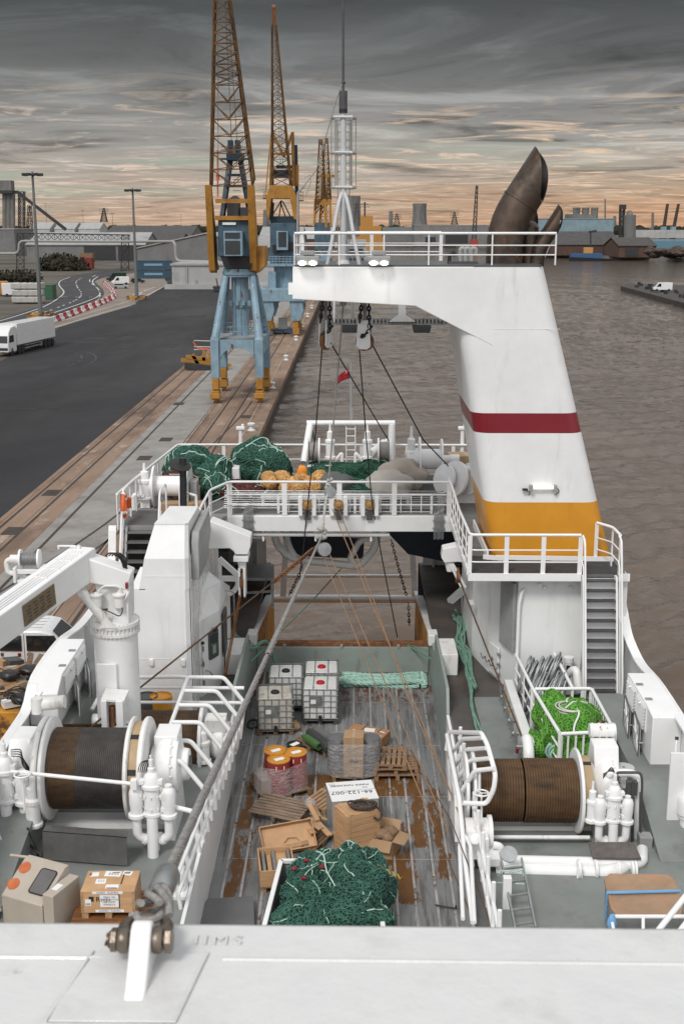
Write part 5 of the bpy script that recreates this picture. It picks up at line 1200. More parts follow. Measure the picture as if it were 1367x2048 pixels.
# ------------------------------------------------------------------ deck crane
VREF=1200
dc=thing('deck_crane','white knuckle boom deck crane on a fat round pedestal by the port house','crane',(-5.5,26,ZW))
cx=P(229,1250,y=25.9).x;zf=P(229,1256,y=25.4).z
m=MB();m.cyl((cx,26,ZW),(cx,26,zf-.28),.50,n=40);part('pedestal',m,whitec,dc)
m=MB();m.lathe([(.5,-.32),(.56,-.26),(.56,-.2),(.52,-.2),(.52,-.08),(.56,-.08),(.56,0),(0,.02)],(cx,26,zf),(0,0,1),40);part('flange',m,whiter,dc)
m=MB()
for i in range(36):a=2*math.pi*i/36;m.cyl((cx+.54*math.cos(a),26+.54*math.sin(a),zf-.29),(cx+.54*math.cos(a),26+.54*math.sin(a),zf+.03),.018,n=6)
part('flange_bolts',m,whiter,dc)
m=MB();m.bx(cx-.35,cx+.1,25.42,25.5,8.55,9.35);part('access_cover',m,whitec,dc,bevel=.02)
m=MB();m.lathe([(.503,-.006),(.506,0),(.503,.006)],(cx,26,8.4),(0,0,1),40);part('weld_seam',m,whitec,dc)
q=lambda u,v,d=0:P(u,v,y=25.9+d)
m=MB();a0=q(190,1245);a1=q(262,1245);zt=q(0,1150).z
m.prism([(q(194,0).x,zf),(q(258,0).x,zf),(q(262,0).x,q(0,1185).z),(q(260,0).x,zt),(q(196,0).x,zt-.05)],25.75,26.35,'xz');part('turret',m,whiter,dc,bevel=.03)
for s in(-1,1):m=MB();m.prism([(q(226,0).x,zf),(q(260,0).x,zf),(q(262,0).x,q(0,1150).z),(q(246,0).x,q(0,1150).z)],25.99+s*.33,26.05+s*.33,'xz');part('turret_cheek',m,whitec,dc,bevel=.01)
E=q(163,1128);Pv=q(258,1158);T=P(-140,1345,y=20.5)
def boxbeam(m,a,b,w0,h0,w1,h1,side):
 a=V(a);b=V(b);s=V(side).normalized();t=(b-a).normalized();u=s.cross(t).normalized()
 if u.z<0:u=-u
 r=[[c+s*i*w/2+u*j*h/2 for i,j in((-1,-1),(1,-1),(1,1),(-1,1))]for c,w,h in((a,w0,h0),(b,w1,h1))]
 m.loft(r)
sd=(T-E).cross(V((0,0,1))).normalized();sd2=V((0,1,0))
m=MB();boxbeam(m,E+(E-T).normalized()*.18,T,.60,.72,.56,.66,sd);bo=part('main_boom',m,whitec,dc,bevel=.03)
m=MB();boxbeam(m,E+V((-.25,0,.05)),Pv+V((.05,0,0)),.56,.62,.5,.42,sd2);part('boom_head',m,whitec,dc,bevel=.03)
u_=sd.cross((T-E).normalized());u_=u_ if u_.z>0 else-u_
m=MB()
for k in(-.14,-.06,.02,.10):m.tube([lerp(E,T,f)+u_*.36+sd*k for f in(.02,.9)],.016,5)
part('boom_pipe',m,whitec,bo)
m=MB()
for f in(.05,.13,.22,.31):m.bar(lerp(E,T,f)+u_*.35-sd*.2,lerp(E,T,f)+u_*.35+sd*.16,.03,.05)
part('pipe_clamp',m,whiter,bo)
m=MB();a=lerp(E,T,.36)-sd*.0;bpl=mat('etched_brass_plate',(.20,.15,.085),.55,.3,var=.2,vs=14)
nrm=-sd if sd.y>0 else sd;tt=(T-E).normalized()
m.slab([lerp(E,T,f)+nrm*.30+u_*h for f,h in((.30,-.24),(.52,-.24),(.52,.22),(.30,.22))],nrm*.012);part('rating_plate',m,bpl,bo)
m=MB()
for i in range(5):
 for j in range(4):c=lerp(E,T,.335+j*.045)+nrm*.315+u_*(.13-i*.075);m.bar(c,c+tt*.16*(1 if(i+j)%3 else .6),.03,.006,up=nrm)
part('plate_lettering',m,mat('faded_ink',(.07,.06,.05),.7),bo)
m=MB();m.tube(fillet([q(118,1098),q(116,1092),q(152,1092),q(150,1098)],.08),.022,6);m.box(q(158,1100),(.06,.08,.22));part('lifting_eye',m,whitec,bo)
m=MB();a=q(164,1185,-.35);b=q(211,1243,-.35);m.cyl(lerp(a,b,.08),b,.105,n=18);m.cyl(a,lerp(a,b,.12),.12,n=16);part('ram_cylinder',m,whiter,dc)
m=MB();m.cyl(a+V((0,-.15,.02)),a+V((0,.3,.02)),.07,n=12);m.prism([(b.x-.12,b.z-.12),(b.x+.28,b.z-.12),(b.x+.02,b.z+.14)],25.42,25.5,'xz');m.cyl(b+V((0,-.1,0)),b+V((0,.4,0)),.06,n=12);part('ram_bracket',m,whiter,dc)
m=MB()
for u,v in((193,1200),(238,1200)):c=q(u,v,-.3);m.lathe([(0,-.16),(.12,-.16),(.12,.1),(.15,.1),(.15,.14),(.06,.16),(0,.2)],c,(0,0,1),14)
m.tube(fillet([q(196,1185,-.3),q(205,1172,-.3),q(240,1172,-.3),q(246,1195,-.3)],.1),.02,6);m.tube(fillet([q(245,1205,-.3),q(256,1190,-.3),q(258,1172,-.2)],.08),.035,6);part('slew_motor',m,whiter,dc)
m=MB();m.tube(fillet([q(208,1219,-.45),q(225,1226,-.5),q(240,1234,-.5),q(246,1222,-.4),q(241,1205,-.35)],.15),.014,5);m.tube(fillet([q(205,1219,-.4),q(215,1218,-.5)],.05),.02,5)
for k in range(4):m.tube(fillet([q(212+k*6,1112,-.1),q(220+k*6,1104,-.15),q(236+k*5,1112+k,-.15),q(244+k*3,1122,-.1),q(248+k*2,1138,-.05)],.12),.018,5)
part('hydraulic_hose',m,black,dc)
m=MB();m.bx(q(258,0).x,q(262,0).x,25.55,25.7,q(0,1168).z,q(0,1157).z);part('red_sign',m,redp,dc)
# hoist winch on the boom
ax=-sd;cw_=P(60,1118,y=25.2)
hw=thing('hoist_winch','small white winch with grey wire riding on the port crane boom','winch',tuple(cw_))
xr=V((1,.05,0)).normalized()
m=MB();ropedrum(m,cw_,.14,.36,xr,24,11);part('rope',m,mat('new_grey_wire',(.27,.275,.27),.45,.5,var=.25,vs=40),hw)
for s in(-1,1):m=MB();m.cyl(cw_+xr*(s*.2-.02),cw_+xr*(s*.2+.02),.22,n=28);part('flange',m,whitec,hw)
m=MB();m.cyl(cw_-xr*.42,cw_-xr*.2,.1,n=14);m.tube(fillet([cw_-xr*.4,cw_+V((-.52,0,-.05)),cw_+V((-.5,0,-.32)),cw_+V((-.3,0,-.34))],.1),.06,8);part('motor',m,whiter,hw)
m=MB();c=cw_+V((0,-.12,-.2));m.box(c+V((.02,0,-.05)),(.66,.06,.1));m.box(c+V((-.3,.05,-.12)),(.06,.3,.34));m.box(c+V((.3,.05,-.08)),(.06,.3,.3));m.box(c+V((.05,.1,-.26)),(.6,.4,.06));part('cradle',m,whitec,hw,bevel=.008)
# ------------------------------------------------------------------ trawl winches
brnrope=mat('brown_wound_wire',(.085,.048,.022),.7,.1,var=.35,vs=2.2,st=(1,3,3),c2=(.045,.03,.02),s2=2.5,lo=.5,hi=.7,bump=.3,bs=60)
gryrope=mat('dark_wound_wire',(.062,.056,.052),.6,.25,var=.3,vs=3,bump=.4,bs=70)
brake=mat('beige_brake_lining',(.40,.285,.16),.6,var=.12,vs=3)
chk=mat('chequer_plate',(.17,.165,.16),.45,.45,var=.15,vs=4)
def hyd(m,c,k=1.0,s=1):
 """upright hydraulic motor set: central body, two side bodies, elbows and drop pipes"""
 c=V(c)
 def lt(pr,o,n=16):m.lathe([(r*k,t*k)for r,t in pr],c+V(o)*k,(0,0,1),n)
 lt([(0,-.55),(.13,-.52),(.19,-.42),(.215,-.40),(.215,-.34),(.18,-.33),(.18,.25),(.235,.27),(.235,.34),(.19,.36),(.17,.52),(.12,.60),(.08,.62),(.08,.72),(.05,.74),(.05,.92),(.025,.93),(.025,1.02),(0,1.02)],(0,0,0),20)
 for x in(-.36,.36):
  lt([(0,-.45),(.15,-.45),(.19,-.43),(.19,-.36),(.14,-.34),(.145,-.2),(.16,-.1),(.16,.15),(.13,.24),(.08,.28),(.08,.34),(0,.34)],(x,-.02,-.02))
  m.tube(fillet([c+V((x,-.02,-.45))*k,c+V((x,-.02,-.95))*k,c+V((x*.35,.05,-1.05))*k],.16*k,5),.105*k,12)
  m.cyl(c+V((x*.55,.02,-1.0))*k,c+V((x*.42,.03,-1.04))*k,.15*k,n=14)
  m.cyl(c+V((x*.9,0,.0))*k,c+V((0,0,.05))*k,.09*k,n=10)
 m.tube([c+V((0,-.10,-.45))*k,c+V((0,-.16,-1.45))*k],.125*k,14);m.cyl(c+V((0,-.16,-1.43))*k,c+V((0,-.16,-1.38))*k,.2*k,n=16)
 m.tube([c+V((0.0,.12,-1.05))*k,c+V((0,.12,-1.4))*k],.11*k,12)
 for a,b in((-.2,.42),(.2,.42),(.26,.1),(-.26,.12),(.25,-.25)):m.box(c+V((a,-.06,b))*k,(.1*k,.16*k,.09*k))
 for z in(-.25,.05,.3):
  for a in range(8):an=a*math.pi/4;m.cyl(c+V((.2*math.cos(an),.2*math.sin(an),z))*k,c+V((.2*math.cos(an),.2*math.sin(an),z+.05))*k,.02*k,n=5)
def gearbox(m,c,r,s,k=1.0):
 c=V(c);m.lathe([(0,-.3*s),(r*.6,-.3*s),(r*.66,-.22*s),(r*.9,-.1*s),(r,0),(r,.16*s),(r*.92,.18*s),(r*.9,.3*s),(r*.55,.36*s),(r*.5,.5*s),(0,.52*s)],c,(1,0,0),26)
 for i in range(18):a=2*math.pi*i/18;m.box(c+V((.18*s,r*.95*math.cos(a),r*.95*math.sin(a))),(.06,.05,.05))
yw_,zw_=23.7,7.63
X=lambda u,v=1538:P(u,v,y=yw_).x
pw_=thing('trawl_winch','huge white port trawl winch, its drum wound with part brown and part dark grey wire','winch',(X(180),yw_,ZW),group='trawl winches')
xa,xb=X(112),X(262);xs=lerp((xa,0,0),(xb,0,0),.36).x
m=MB();ropedrum(m,((xa+xs)/2,yw_,zw_),.865,xs-xa,turns=15,n=48);part('brown_wire',m,brnrope,pw_)
m=MB();ropedrum(m,((xb+xs)/2,yw_,zw_),.86,xb-xs,turns=26,n=48);part('dark_wire',m,gryrope,pw_)
for x0,w in((xa-.08,.05),(xa-.22,.06),(xb+.06,.05),(xb+.36,.06)):
 m=MB();m.lathe([(.3,-w),(1.07,-w),(1.10,-w*.5),(1.10,w*.5),(1.07,w),(.3,w)],(x0,yw_,zw_),(1,0,0),56);part('flange',m,whiter,pw_)
m=MB();m.lathe([(1.0,xb+.1-xb),(1.0,.34)],(xb,yw_,zw_),(1,0,0),48);part('brake_band',m,brake,pw_)
for a in(20,65,125,200,290):m=MB();a=R(a);m.slab([V((xb+.11,yw_-1.004*math.cos(b),zw_+1.004*math.sin(b)))for b in(a-.06,a+.06)]+[V((xb+.33,yw_-1.004*math.cos(b),zw_+1.004*math.sin(b)))for b in(a+.06,a-.06)],V((0,-.006*math.cos(a),.006*math.sin(a))));part('brake_joint',m,black,pw_)
m=MB();gearbox(m,(xb+.75,yw_+.1,zw_+.05),.66,1);m.box((xb+.78,yw_+.3,zw_+.5),(.5,.7,.5));part('gearbox',m,whitec,pw_,bevel=.02)
m=MB();gearbox(m,(xa-.6,yw_+.1,zw_+.05),.62,-1);m.prism([(yw_-.4,zw_+.3),(yw_+.9,zw_+.3),(yw_+.7,zw_+.66),(yw_,zw_+.66)],xa-.95,xa-.5,'yz');part('gearbox',m,whitec,pw_,bevel=.03)
m=MB();m.cyl((xb+1.24,yw_+.1,zw_+.02),(xb+1.28,yw_+.1,zw_+.02),.22,n=20);part('shaft_end',m,darkg,pw_)
m=MB();hyd(m,(P(306,1630,y=22.5).x,22.5,7.55),.92);part('hydraulic_motor',m,whitec,pw_)
m=MB();hyd(m,(P(14,1590,y=22.9).x,22.9,7.65),.98);part('hydraulic_motor',m,whitec,pw_)
m=MB();motor(m,(P(68,1650,y=22.7).x,22.7,6.8),.9,.15);m.tube(fillet([P(50,1690,y=22.5),P(40,1720,y=22.4),P(28,1760,y=22.3)],.2),.13,12);part('pump',m,whiter,pw_);m=MB();m.cyl((xa-.5,24.6,8.72),(xa+.05,24.6,8.78),.15,n=14);part('filter',m,whiter,pw_);m=MB();m.lathe([(0,-.1),(.12,-.1),(.12,.25),(0,.25)],(xa-.55,24.5,8.65),(0,0,1),12);part('oil_bottle',m,whiter,pw_)
m=MB()
for x in(xa-.95,xb+.95):m.prism([(yw_-.7,ZW),(yw_+.9,ZW),(yw_+.35,zw_),(yw_-.3,zw_)],x-.06,x+.06,'yz')
m.bx(xa-.9,xb+.9,yw_-.2,yw_+.3,ZW,ZW+.12);part('pedestal',m,whitec,pw_,smooth=0)
m=MB();a,b=P(22,1543,y=22.35),P(268,1568,y=22.35);m.tube([a,b],.042,10);m.box(b,(.12,.16,.2));m.tube([a+V((.05,0,0)),a+V((.25,.4,-.5))],.03,6);part('guard_bar',m,whitec,pw_)
m=MB();c=P(45,1549,y=22.2);ring_=[c+V((.16*math.cos(t),.16*math.sin(t),0))for t in[2*math.pi*i/20 for i in range(20)]];m.tube(ring_,.018,6,closed=True)
for i in(0,7,13):m.tube([c,ring_[i]],.012,5)
m.tube([c,c-V((0,0,.8))],.025,6);part('handwheel',m,whitec,pw_)
m=MB();hose=[P(55,1655,y=22.3),P(70,1690,y=22.2),P(80,1718,y=22.2),P(62,1742,y=22.2)];m.tube(fillet(hose,.2),.022,6);m.tube(fillet([P(60,1690,y=22.3),P(84,1712,y=22.1)],.1),.022,6)
for k in range(5):m.tube(fillet([P(276+k*4,1545,y=22.45),P(279+k*4,1530,y=22.5),P(286+k*3,1522,y=22.6),P(300,1520,y=22.7)],.08),.01,5)
for k in range(4):m.tube(fillet([P(22,1500+k*4,y=22.9),P(42,1498+k*5,y=22.9),P(45,1515+k*5,y=22.8),P(60,1538+k*3,y=22.9)],.06),.012,5)
part('hydraulic_hose',m,black,pw_)
m=MB();m.box(P(60,1722,y=22.4),(.45,.4,.3));part('junction_box',m,greyp,pw_,bevel=.02)
sp_=thing('steel_step','chequer plate step box lying in front of the port trawl winch','step',(-5.3,22.2,ZW));m=MB()
a0,a1=P(92,1650,z=6.95),P(258,1662,z=6.95);m.slab([a0,a1,a1+V((0,-.28,0)),a0+V((0,-.28,0))],(0,0,-.04));m.slab([a0+V((0,-.28,-.0)),a1+V((0,-.28,0)),a1+V((0,-.32,-.6)),a0+V((0,-.32,-.6))],(0,.03,0));part('plate',m,chk,sp_)
m=MB()
for i in range(46):
 for j in range(11):c=lerp(a0,a1,(i+.5)/46)+V((0,-.285-.0036*j,-.03-.052*j));m.box(c,(.022,.006,.008),ry=.7 if(i+j)%2 else-.7)
part('tread_pattern',m,chk,sp_,smooth=0)
# wire guide
VREF=1425
lw=thing('wire_guide','white box shaped wire guide standing on a threaded shaft behind the port drum','winch part',(P(232,1450,y=25.0).x,25,ZW))
q=lambda u,v,d=0:P(u,v,y=24.9+d)
m=MB();m.slab([q(202,1398),q(248,1402),q(258,1380,.5),q(212,1376,.5)],(0,0,-.05));part('top_plate',m,whiter,lw)
m=MB();m.bx(q(203,0).x,q(214,0).x,24.85,25.35,q(0,1460).z,q(0,1400).z);m.bx(q(233,0).x,q(247,0).x,24.85,25.35,q(0,1460).z,q(0,1400).z);m.bx(q(198,0).x,q(256,0).x,24.8,25.4,q(0,1468).z,q(0,1459).z);part('side_plate',m,whitec,lw,bevel=.01)
m=MB();m.cyl(q(225,1458,.2),q(225,1412,.2),.07,n=14);part('vertical_roller',m,rust,lw)
m=MB();prof=[]
for i in range(60):prof+=[(.10,-1.2+i*.04),(.075,-1.18+i*.04)]
m.lathe(prof,q(222,1455,.3),(1,0,0),16);part('threaded_shaft',m,mat('greasy_thread',(.10,.06,.03),.4,.5,var=.3,vs=8),lw)
# second winch behind
xa2,xb2=P(245,1440,y=27.3).x,P(400,1440,y=27.3).x;z2=P(0,1478,y=27.3).z
w2=thing('trawl_winch','second port winch with brown wire, half hidden behind the tube guard and wire guide','winch',(-4.9,27.3,ZW),group='trawl winches')
m=MB();ropedrum(m,((xa2+xb2)/2,27.3,z2),.72,xb2-xa2,turns=34,n=40);part('brown_wire',m,brnrope,w2)
for x in(xa2-.06,xb2+.06):m=MB();m.lathe([(.2,-.04),(.86,-.04),(.88,0),(.86,.04),(.2,.04)],(x,27.3,z2),(1,0,0),44);part('flange',m,whitec,w2)
m=MB();gearbox(m,(xb2+.42,27.3,z2),.5,1);m.box((xb2+.4,27.2,z2+.5),(.5,.5,.3));motor(m,(xb2+.15,26.7,z2-.3),.8,.14);part('gearbox',m,whiter,w2)
m=MB();gearbox(m,(xa2-.45,27.3,z2),.5,-1);m.cyl((xa2-.7,27.2,z2+.55),(xa2-.1,27.2,z2+.55),.16,n=14);motor(m,(xa2-.35,26.6,z2-.3),.95,.16);part('gearbox',m,whiter,w2)
m=MB()
for x in(xa2-.7,xb2+.7):m.prism([(26.7,ZW),(27.9,ZW),(27.6,z2),(27.0,z2)],x-.05,x+.05,'yz')
part('pedestal',m,whitec,w2,smooth=0)
for u,mt,lab in((322,'yel','open topped yellow drum standing behind the second port winch'),(293,'blk','dark drum standing behind the second port winch beside the yellow one')):
 c=P(u,1391,y=28.9);t=thing('oil_drum',lab,'drum',(c.x,28.9,ZW));m=MB();h=c.z-ZW;m.lathe([(0,0),(.29,0),(.29,h*.33),(.3,h*.34),(.29,h*.36),(.29,h*.66),(.3,h*.67),(.29,h*.69),(.29,h),(.27,h+.01),(.27,h-.04)],(c.x,28.9,ZW),(0,0,1),24);part('body',m,darkg if mt=='blk' else yel,t);m=MB();m.cyl((c.x,28.9,ZW+h-.05),(c.x,28.9,ZW+h-.03),.27,n=24);part('lid',m,darkg if mt=='blk' else yel,t)
 # tube guard along the lane
tg=thing('tube_guard','white cage of bent heavy tubes guarding the port winches beside the trawl deck','guard rail',(-3.3,25,ZW))
xk=lambda y:-3.24+(y-22.3)/5.7*.50
xb_=lambda y:-3.16+(y-22.3)/5.7*.30
zk=7.28
for y in(22.4,23.4,24.4,25.4,26.4,27.3,28.2):
 m=MB();pts=[(xb_(y),y,6.3),(xk(y),y,7.28),(xk(y)-.50,y,7.95)]
 if y>22.5:pts.append((-4.12,y,7.95))
 else:pts=pts[:2]+[(-3.95,y+.35,7.28),(-4.12,y+1.2,7.6)]
 m.tube(fillet(pts,.1,4),.052,10);part('hoop',m,whitec,tg)
m=MB();m.tube(fillet([(-4.12,23.6,7.55),(-4.12,23.4,7.95),(-4.12,28.2,7.95),(-4.4,28.25,7.95),(-6.1,28.25,7.9),(-6.4,27.4,7.4)],.2,4),.052,10);part('inner_rail',m,whitec,tg)
for z in(6.75,7.15):m=MB();m.tube([(xb_(20.2)+.01,20.2,z),(lerp((xb_(28.2),0,0),(xk(28.2),0,0),.5).x,28.2,z)],.042,8);part('side_rail',m,whitec,tg)
m=MB();m.tube([(xk(20.2),20.2,zk),(xk(28.2),28.2,zk)],.05,10);part('side_rail',m,whitec,tg)
for z in(7.65,7.25):m=MB();m.tube([(xk(28.2),28.25,z),(-6.1,28.25,z)],.045,8);part('cross_rail',m,whitec,tg)
for y in(20.4,21.4,22.9,23.9,24.9,25.9,26.85,27.75):m=MB();m.tube([(xb_(y),y,6.3),(xk(y),y,zk)],.04,8);part('upright',m,whitec,tg)
m=MB();c=V((-3.30,20.9,6.72));m.tube(fillet([c+V((0,0,-.7)),c,c+V((.02,.1,.15)),c+V((.06,.18,0)),c+V((.05,.15,-.6))],.1),.035,8);m.bx(-3.55,-3.2,20.7,21.1,ZW,ZW+.06);part('hook_bar',m,whitec,tg)
# ------------------------------------------------------------------ lockers at the bulwarks
def locker(label,s,x0,x1,y0,y1,zb,zt,open_doors,grp):
 t=thing('bulwark_locker',label,'locker',((x0+x1)/2,(y0+y1)/2,ZW),group=grp)
 xi=x1 if s<0 else x0;H=zt-zb
 m=MB();m.prism([(y0,zb),(y1,zb),(y1,zt),(y0+.55,zt),(y0,zt-.3 if s<0 else zt-.06)],x0,x1,'yz');part('body',m,whitec,t,bevel=.02)
 m=MB();m.bx(x0,x1,y0+.02,y1,zb-.07,zb);part('plinth',m,greyp,t);
 n=2;L_=(y1-y0-.6)/n
 for k in range(n):
  a=y0+.55+k*L_;b=a+L_*.9
  m=MB();z0=zb+H*.45;m.bx(xi,xi-s*.02,a,b,z0,zt-.06)
  for i in range(7):z=z0+.04+i*(H*.55-.1)/7;m.slab([(xi-s*.02,a+.05,z+.05),(xi-s*.02,b-.05,z+.05),(xi-s*.06,b-.05,z),(xi-s*.06,a+.05,z)],(0,0,.01))
  part('louvre',m,whitec,t)
  q0=V((xi-s*.03,b,zb-.06));dv=V((-s*(.30 if open_doors else .08),-(b-a)*(.9 if open_doors else 1),0));hgt=V((0,0,H*.62))
  nn=dv.cross(V((0,0,1))).normalized()*.025
  if nn.x*-s<0:nn=-nn
  m=MB();m.slab([q0,q0+dv,q0+dv+hgt,q0+hgt],nn);dd=part('door',m,whitec,t)
  m=MB()
  for p0,p1 in((q0,q0+dv),(q0+dv,q0+dv+hgt),(q0+dv+hgt,q0+hgt),(q0+hgt,q0)):m.bar(p0+nn*1.2,p1+nn*1.2,.022,.04,up=nn)
  part('gasket',m,mat('grey_door_gasket',(.12,.12,.12),.6),dd)
  m=MB();m.bar(q0+nn*1.15,q0+dv+hgt+nn*1.15,.025,.02,up=nn);m.bar(q0+dv+nn*1.15,q0+hgt+nn*1.15,.025,.02,up=nn);m.bar(q0+hgt*.5+nn*1.15,q0+dv+hgt*.5+nn*1.15,.025,.02,up=nn);part('stiffener',m,whitec,dd)
  m=MB();m.tube([(xi-s*.03,(a+b)/2,zt-.1),(xi-s*.1,(a+b)/2,zt-.14)],.02,6);m.tube([(xi-s*.05,a-.02,zb+.3),(xi-s*.14,a-.02,zb+.3)],.025,6);part('latch',m,galv,t)
 for k in(.35,.7):m=MB();m.box(((x0+x1)/2-s*(x1-x0)*.32,y0+(y1-y0)*k,zt+.012),(.16,.12,.02));part('hinge_plate',m,galv,t)
 return t
locker('white port bulwark locker with louvres and framed doors standing ajar',-1,-7.52,-6.85,26.0,29.0,7.6,8.68,True,'lockers at the bulwarks')
locker('white starboard bulwark locker with louvres and braced doors beside the green net basket',1,6.75,7.42,25.1,27.7,7.08,8.3,False,'lockers at the bulwarks')
m=MB();a=P(62,1415,y=25.2);b=P(85,1383,y=25.4);m.tube([a,b],.03,8);solo('strip_lamp',m,paper,'thin white strip lamp tube on a bracket by the port bulwark','lamp',group='strip lamps at the bulwarks')
m=MB();a=P(1347,1545,y=24.0);b=P(1352,1480,y=24.3);m.tube([a,b],.03,8);m.mat(1).tube([b,b+(b-a)*.1],.04,8);solo('strip_lamp',m,[paper,black],'thin strip lamp tube with black cap leaning by the starboard bulwark','lamp',group='strip lamps at the bulwarks')
# ------------------------------------------------------------------ beige cabinet and labelled crate near the beam
bc=thing('blast_cabinet','beige sandblasting cabinet with two round orange hand ports and a dark rounded window','cabinet',(-5.82,20.0,ZW),R(-24))
beige=mat('beige_enamel',(.44,.385,.32),.45,var=.06,vs=2)
m=MB();m.prism([(-.42,0),(.42,0),(.42,1.02),(.30,1.02),(-.42,.62)],-.55,.38,'yz');part('body',m,beige,bc,local=True,bevel=.015)
m=MB();m.bx(.39,.62,-.40,.40,0,.86);part('side_box',m,beige,bc,local=True,bevel=.015)
sl_=V((0,.72,.40)).normalized();nn=V((0,-.40,.72)).normalized();o_=V((-.1,-.05,.826))
m=MB()
for a,b in((-.32,.20),(-.34,-.16)):m.lathe([(0,.004),(.105,.004),(.12,.012),(.12,-.01)],o_+V((a,0,0))+sl_*b,nn,24)
part('hand_port',m,mat('orange_rubber',(.50,.13,.04),.6,var=.15,vs=8),bc,local=True)
def rrp(m,c,u,v,n,w,h,r,d):
 pts=[c+u*(sx*(w-r)+r*math.cos(R(a)))+v*(sy*(h-r)+r*math.sin(R(a)))for sx,sy,a0 in((1,1,0),(-1,1,90),(-1,-1,180),(1,-1,270))for a in range(a0,a0+91,18)]
 m.slab(pts,n*d)
fr=MB();rrp(fr,o_+V((.22,0,0))+sl_*.02,V((1,0,0)),sl_,nn,.19,.27,.07,.014);wf=part('window_gasket',fr,black,bc,local=True)
m=MB();rrp(m,o_+V((.22,0,0))+sl_*.02+nn*.013,V((1,0,0)),sl_,nn,.165,.245,.05,.004);part('pane',m,mat('grey_tinted_glass',(.13,.12,.12),.15,var=.1),wf,local=True)
m=MB();m.box((.5,-.1,.865),(.12,.2,.012));part('label_plate',m,paper,bc,local=True)
m=MB();m.tube([(-.9,.3,.98),(-.5,.35,1.0)],.03,6);m.tube([(-.95,-.5,.3),(-.55,-.45,.32)],.03,6);part('pipe_arm',m,beige,bc,local=True)
def pallet(lab,loc,rz,L_=1.2,Wd=.8,mt=None,nb=7,group='wooden pallets on the trawl deck',gap=.55,tilt=None,h=.145,name='pallet'):
 t=thing(name,lab,'pallet',loc,rz,group);mt=mt or woodd
 if tilt:t.rotation_euler=(*tilt,rz)
 w=Wd/nb
 rr=random.Random(lab)
 for i in range(nb):m=MB();y=-Wd/2+(i+.5)*w;m.box((0,y,h-.011),(L_*rr.uniform(.99,1),w*(1-gap*.5)*rr.uniform(.9,1.08),.022),rz=rr.uniform(-.01,.01));part('deck_board',m,mt,t,local=True,smooth=0)
 for x in(-L_/2+.05,0,L_/2-.05):
  m=MB();m.box((x,0,h-.033),(.1,Wd,.022));m.box((x,0,.011),(.1,Wd,.022))
  for y in(-Wd/2+.06,0,Wd/2-.06):m.box((x,y,.062),(.1,.12,.08))
  part('bearer',m,mt,t,local=True,smooth=0)
 return t
pallet('large dark brown pallet under the labelled crate by the white beam',(-4.36,19.98,ZW+.15),.03,1.6,1.15,mat('oiled_pallet_wood',(.20,.085,.028),.6,var=.3,vs=2,st=(1.2,6,6)),8,None,.35)
pallet('lower dark pallet in the stack under the labelled crate',(-4.36,19.98,ZW),.03,1.6,1.15,MATS['oiled_pallet_wood'],8,None,.35)
cr=thing('labelled_crate','wooden crate plastered with white dispatch labels, standing on a dark pallet beside the beige cabinet','crate',(-4.47,19.95,ZW+.295),R(1))
m=MB();m.box((0,0,.12+.22),(.98,.72,.44));part('box',m,woodm,cr,local=True,bevel=.006)
m=MB()
for x in(-.43,0,.43):m.box((x,0,.06),(.12,.7,.12))
part('skid',m,woodl,cr,local=True,smooth=0)
m=MB();m.box((.47,-.001,.34),(.05,.726,.43));m.box((-.47,-.001,.34),(.05,.726,.43));part('edge_batten',m,woodl,cr,local=True)
m=MB()
for x,y,w,h,r in((-.34,.22,.16,.14,.1),(.0,.24,.30,.18,-.08),(.27,.26,.17,.14,-.2),(-.18,-.02,.19,.17,.04),(.06,-.2,.24,.13,.03)):m.box((x,y,.563),(w,h,.004),rz=r)
part('top_label',m,paper,cr,local=True)
m=MB();
for x,y,w,h in((-.41,.22,.03,.1),(.06,.28,.14,.02),(.06,-.255,.19,.02)):m.box((x,y,.566),(w,h,.003))
part('red_stripe',m,redp,cr,local=True)
m=MB();
for i in range(9):m.box((.22+i*.012,.27,.566),(.005 if i%3 else .009,.07,.003),rz=-.2)
for k in range(16):m.box((-.06+.05*(k%4),.27-.022*(k//4),.566),(.035,.006,.003),rz=-.08)
for k in range(9):m.box((-.22+.045*(k%3),.02-.03*(k//3),.566),(.03,.006,.003))
m.box((.21,.05,.565),(.02,.34,.004));m.box((.21,-.362,.38),(.02,.004,.34))
m.box((-.3,-.362,.4),(.09,.004,.1));letter(m,'Rolls',.14,(-.22,-.364,.39),(1,0,0),(0,0,1),.002,'LEFT');part('printing',m,inkm,cr,local=True,smooth=0)
m=MB();m.box((.03,-.364,.36),(.34,.004,.24));m.box((-.36,-.364,.33),(.11,.004,.13));m.box((.0,-.363,.53),(.56,.003,.05));m.box((.03,-.363,.16),(.52,.003,.05));part('front_label',m,paper,cr,local=True)
m=MB()
for s,z in(('STAG 100',.44),('ROLLS ROYCE',.39),('AIR PUMP',.34),('KIRKELLA',.29)):letter(m,s,.05,(.03,-.367,z),(1,0,0),(0,0,1),.001)
for i in range(6):m.box((-.40+i*.015,-.367,.30),(.007,.002,.04))
part('label_text',m,inkm,cr,local=True,smooth=0)
m=MB();letter(m,'LEVEN · KLEVEN',.055,(0,-.366,.53),(1,0,0),(0,0,1),.001);letter(m,'KLEVEN · KLEVEN',.05,(.03,-.366,.16),(1,0,0),(0,0,1),.001);part('tape_text',m,mat('blue_tape_print',(.06,.16,.38),.5),cr,local=True,smooth=0)
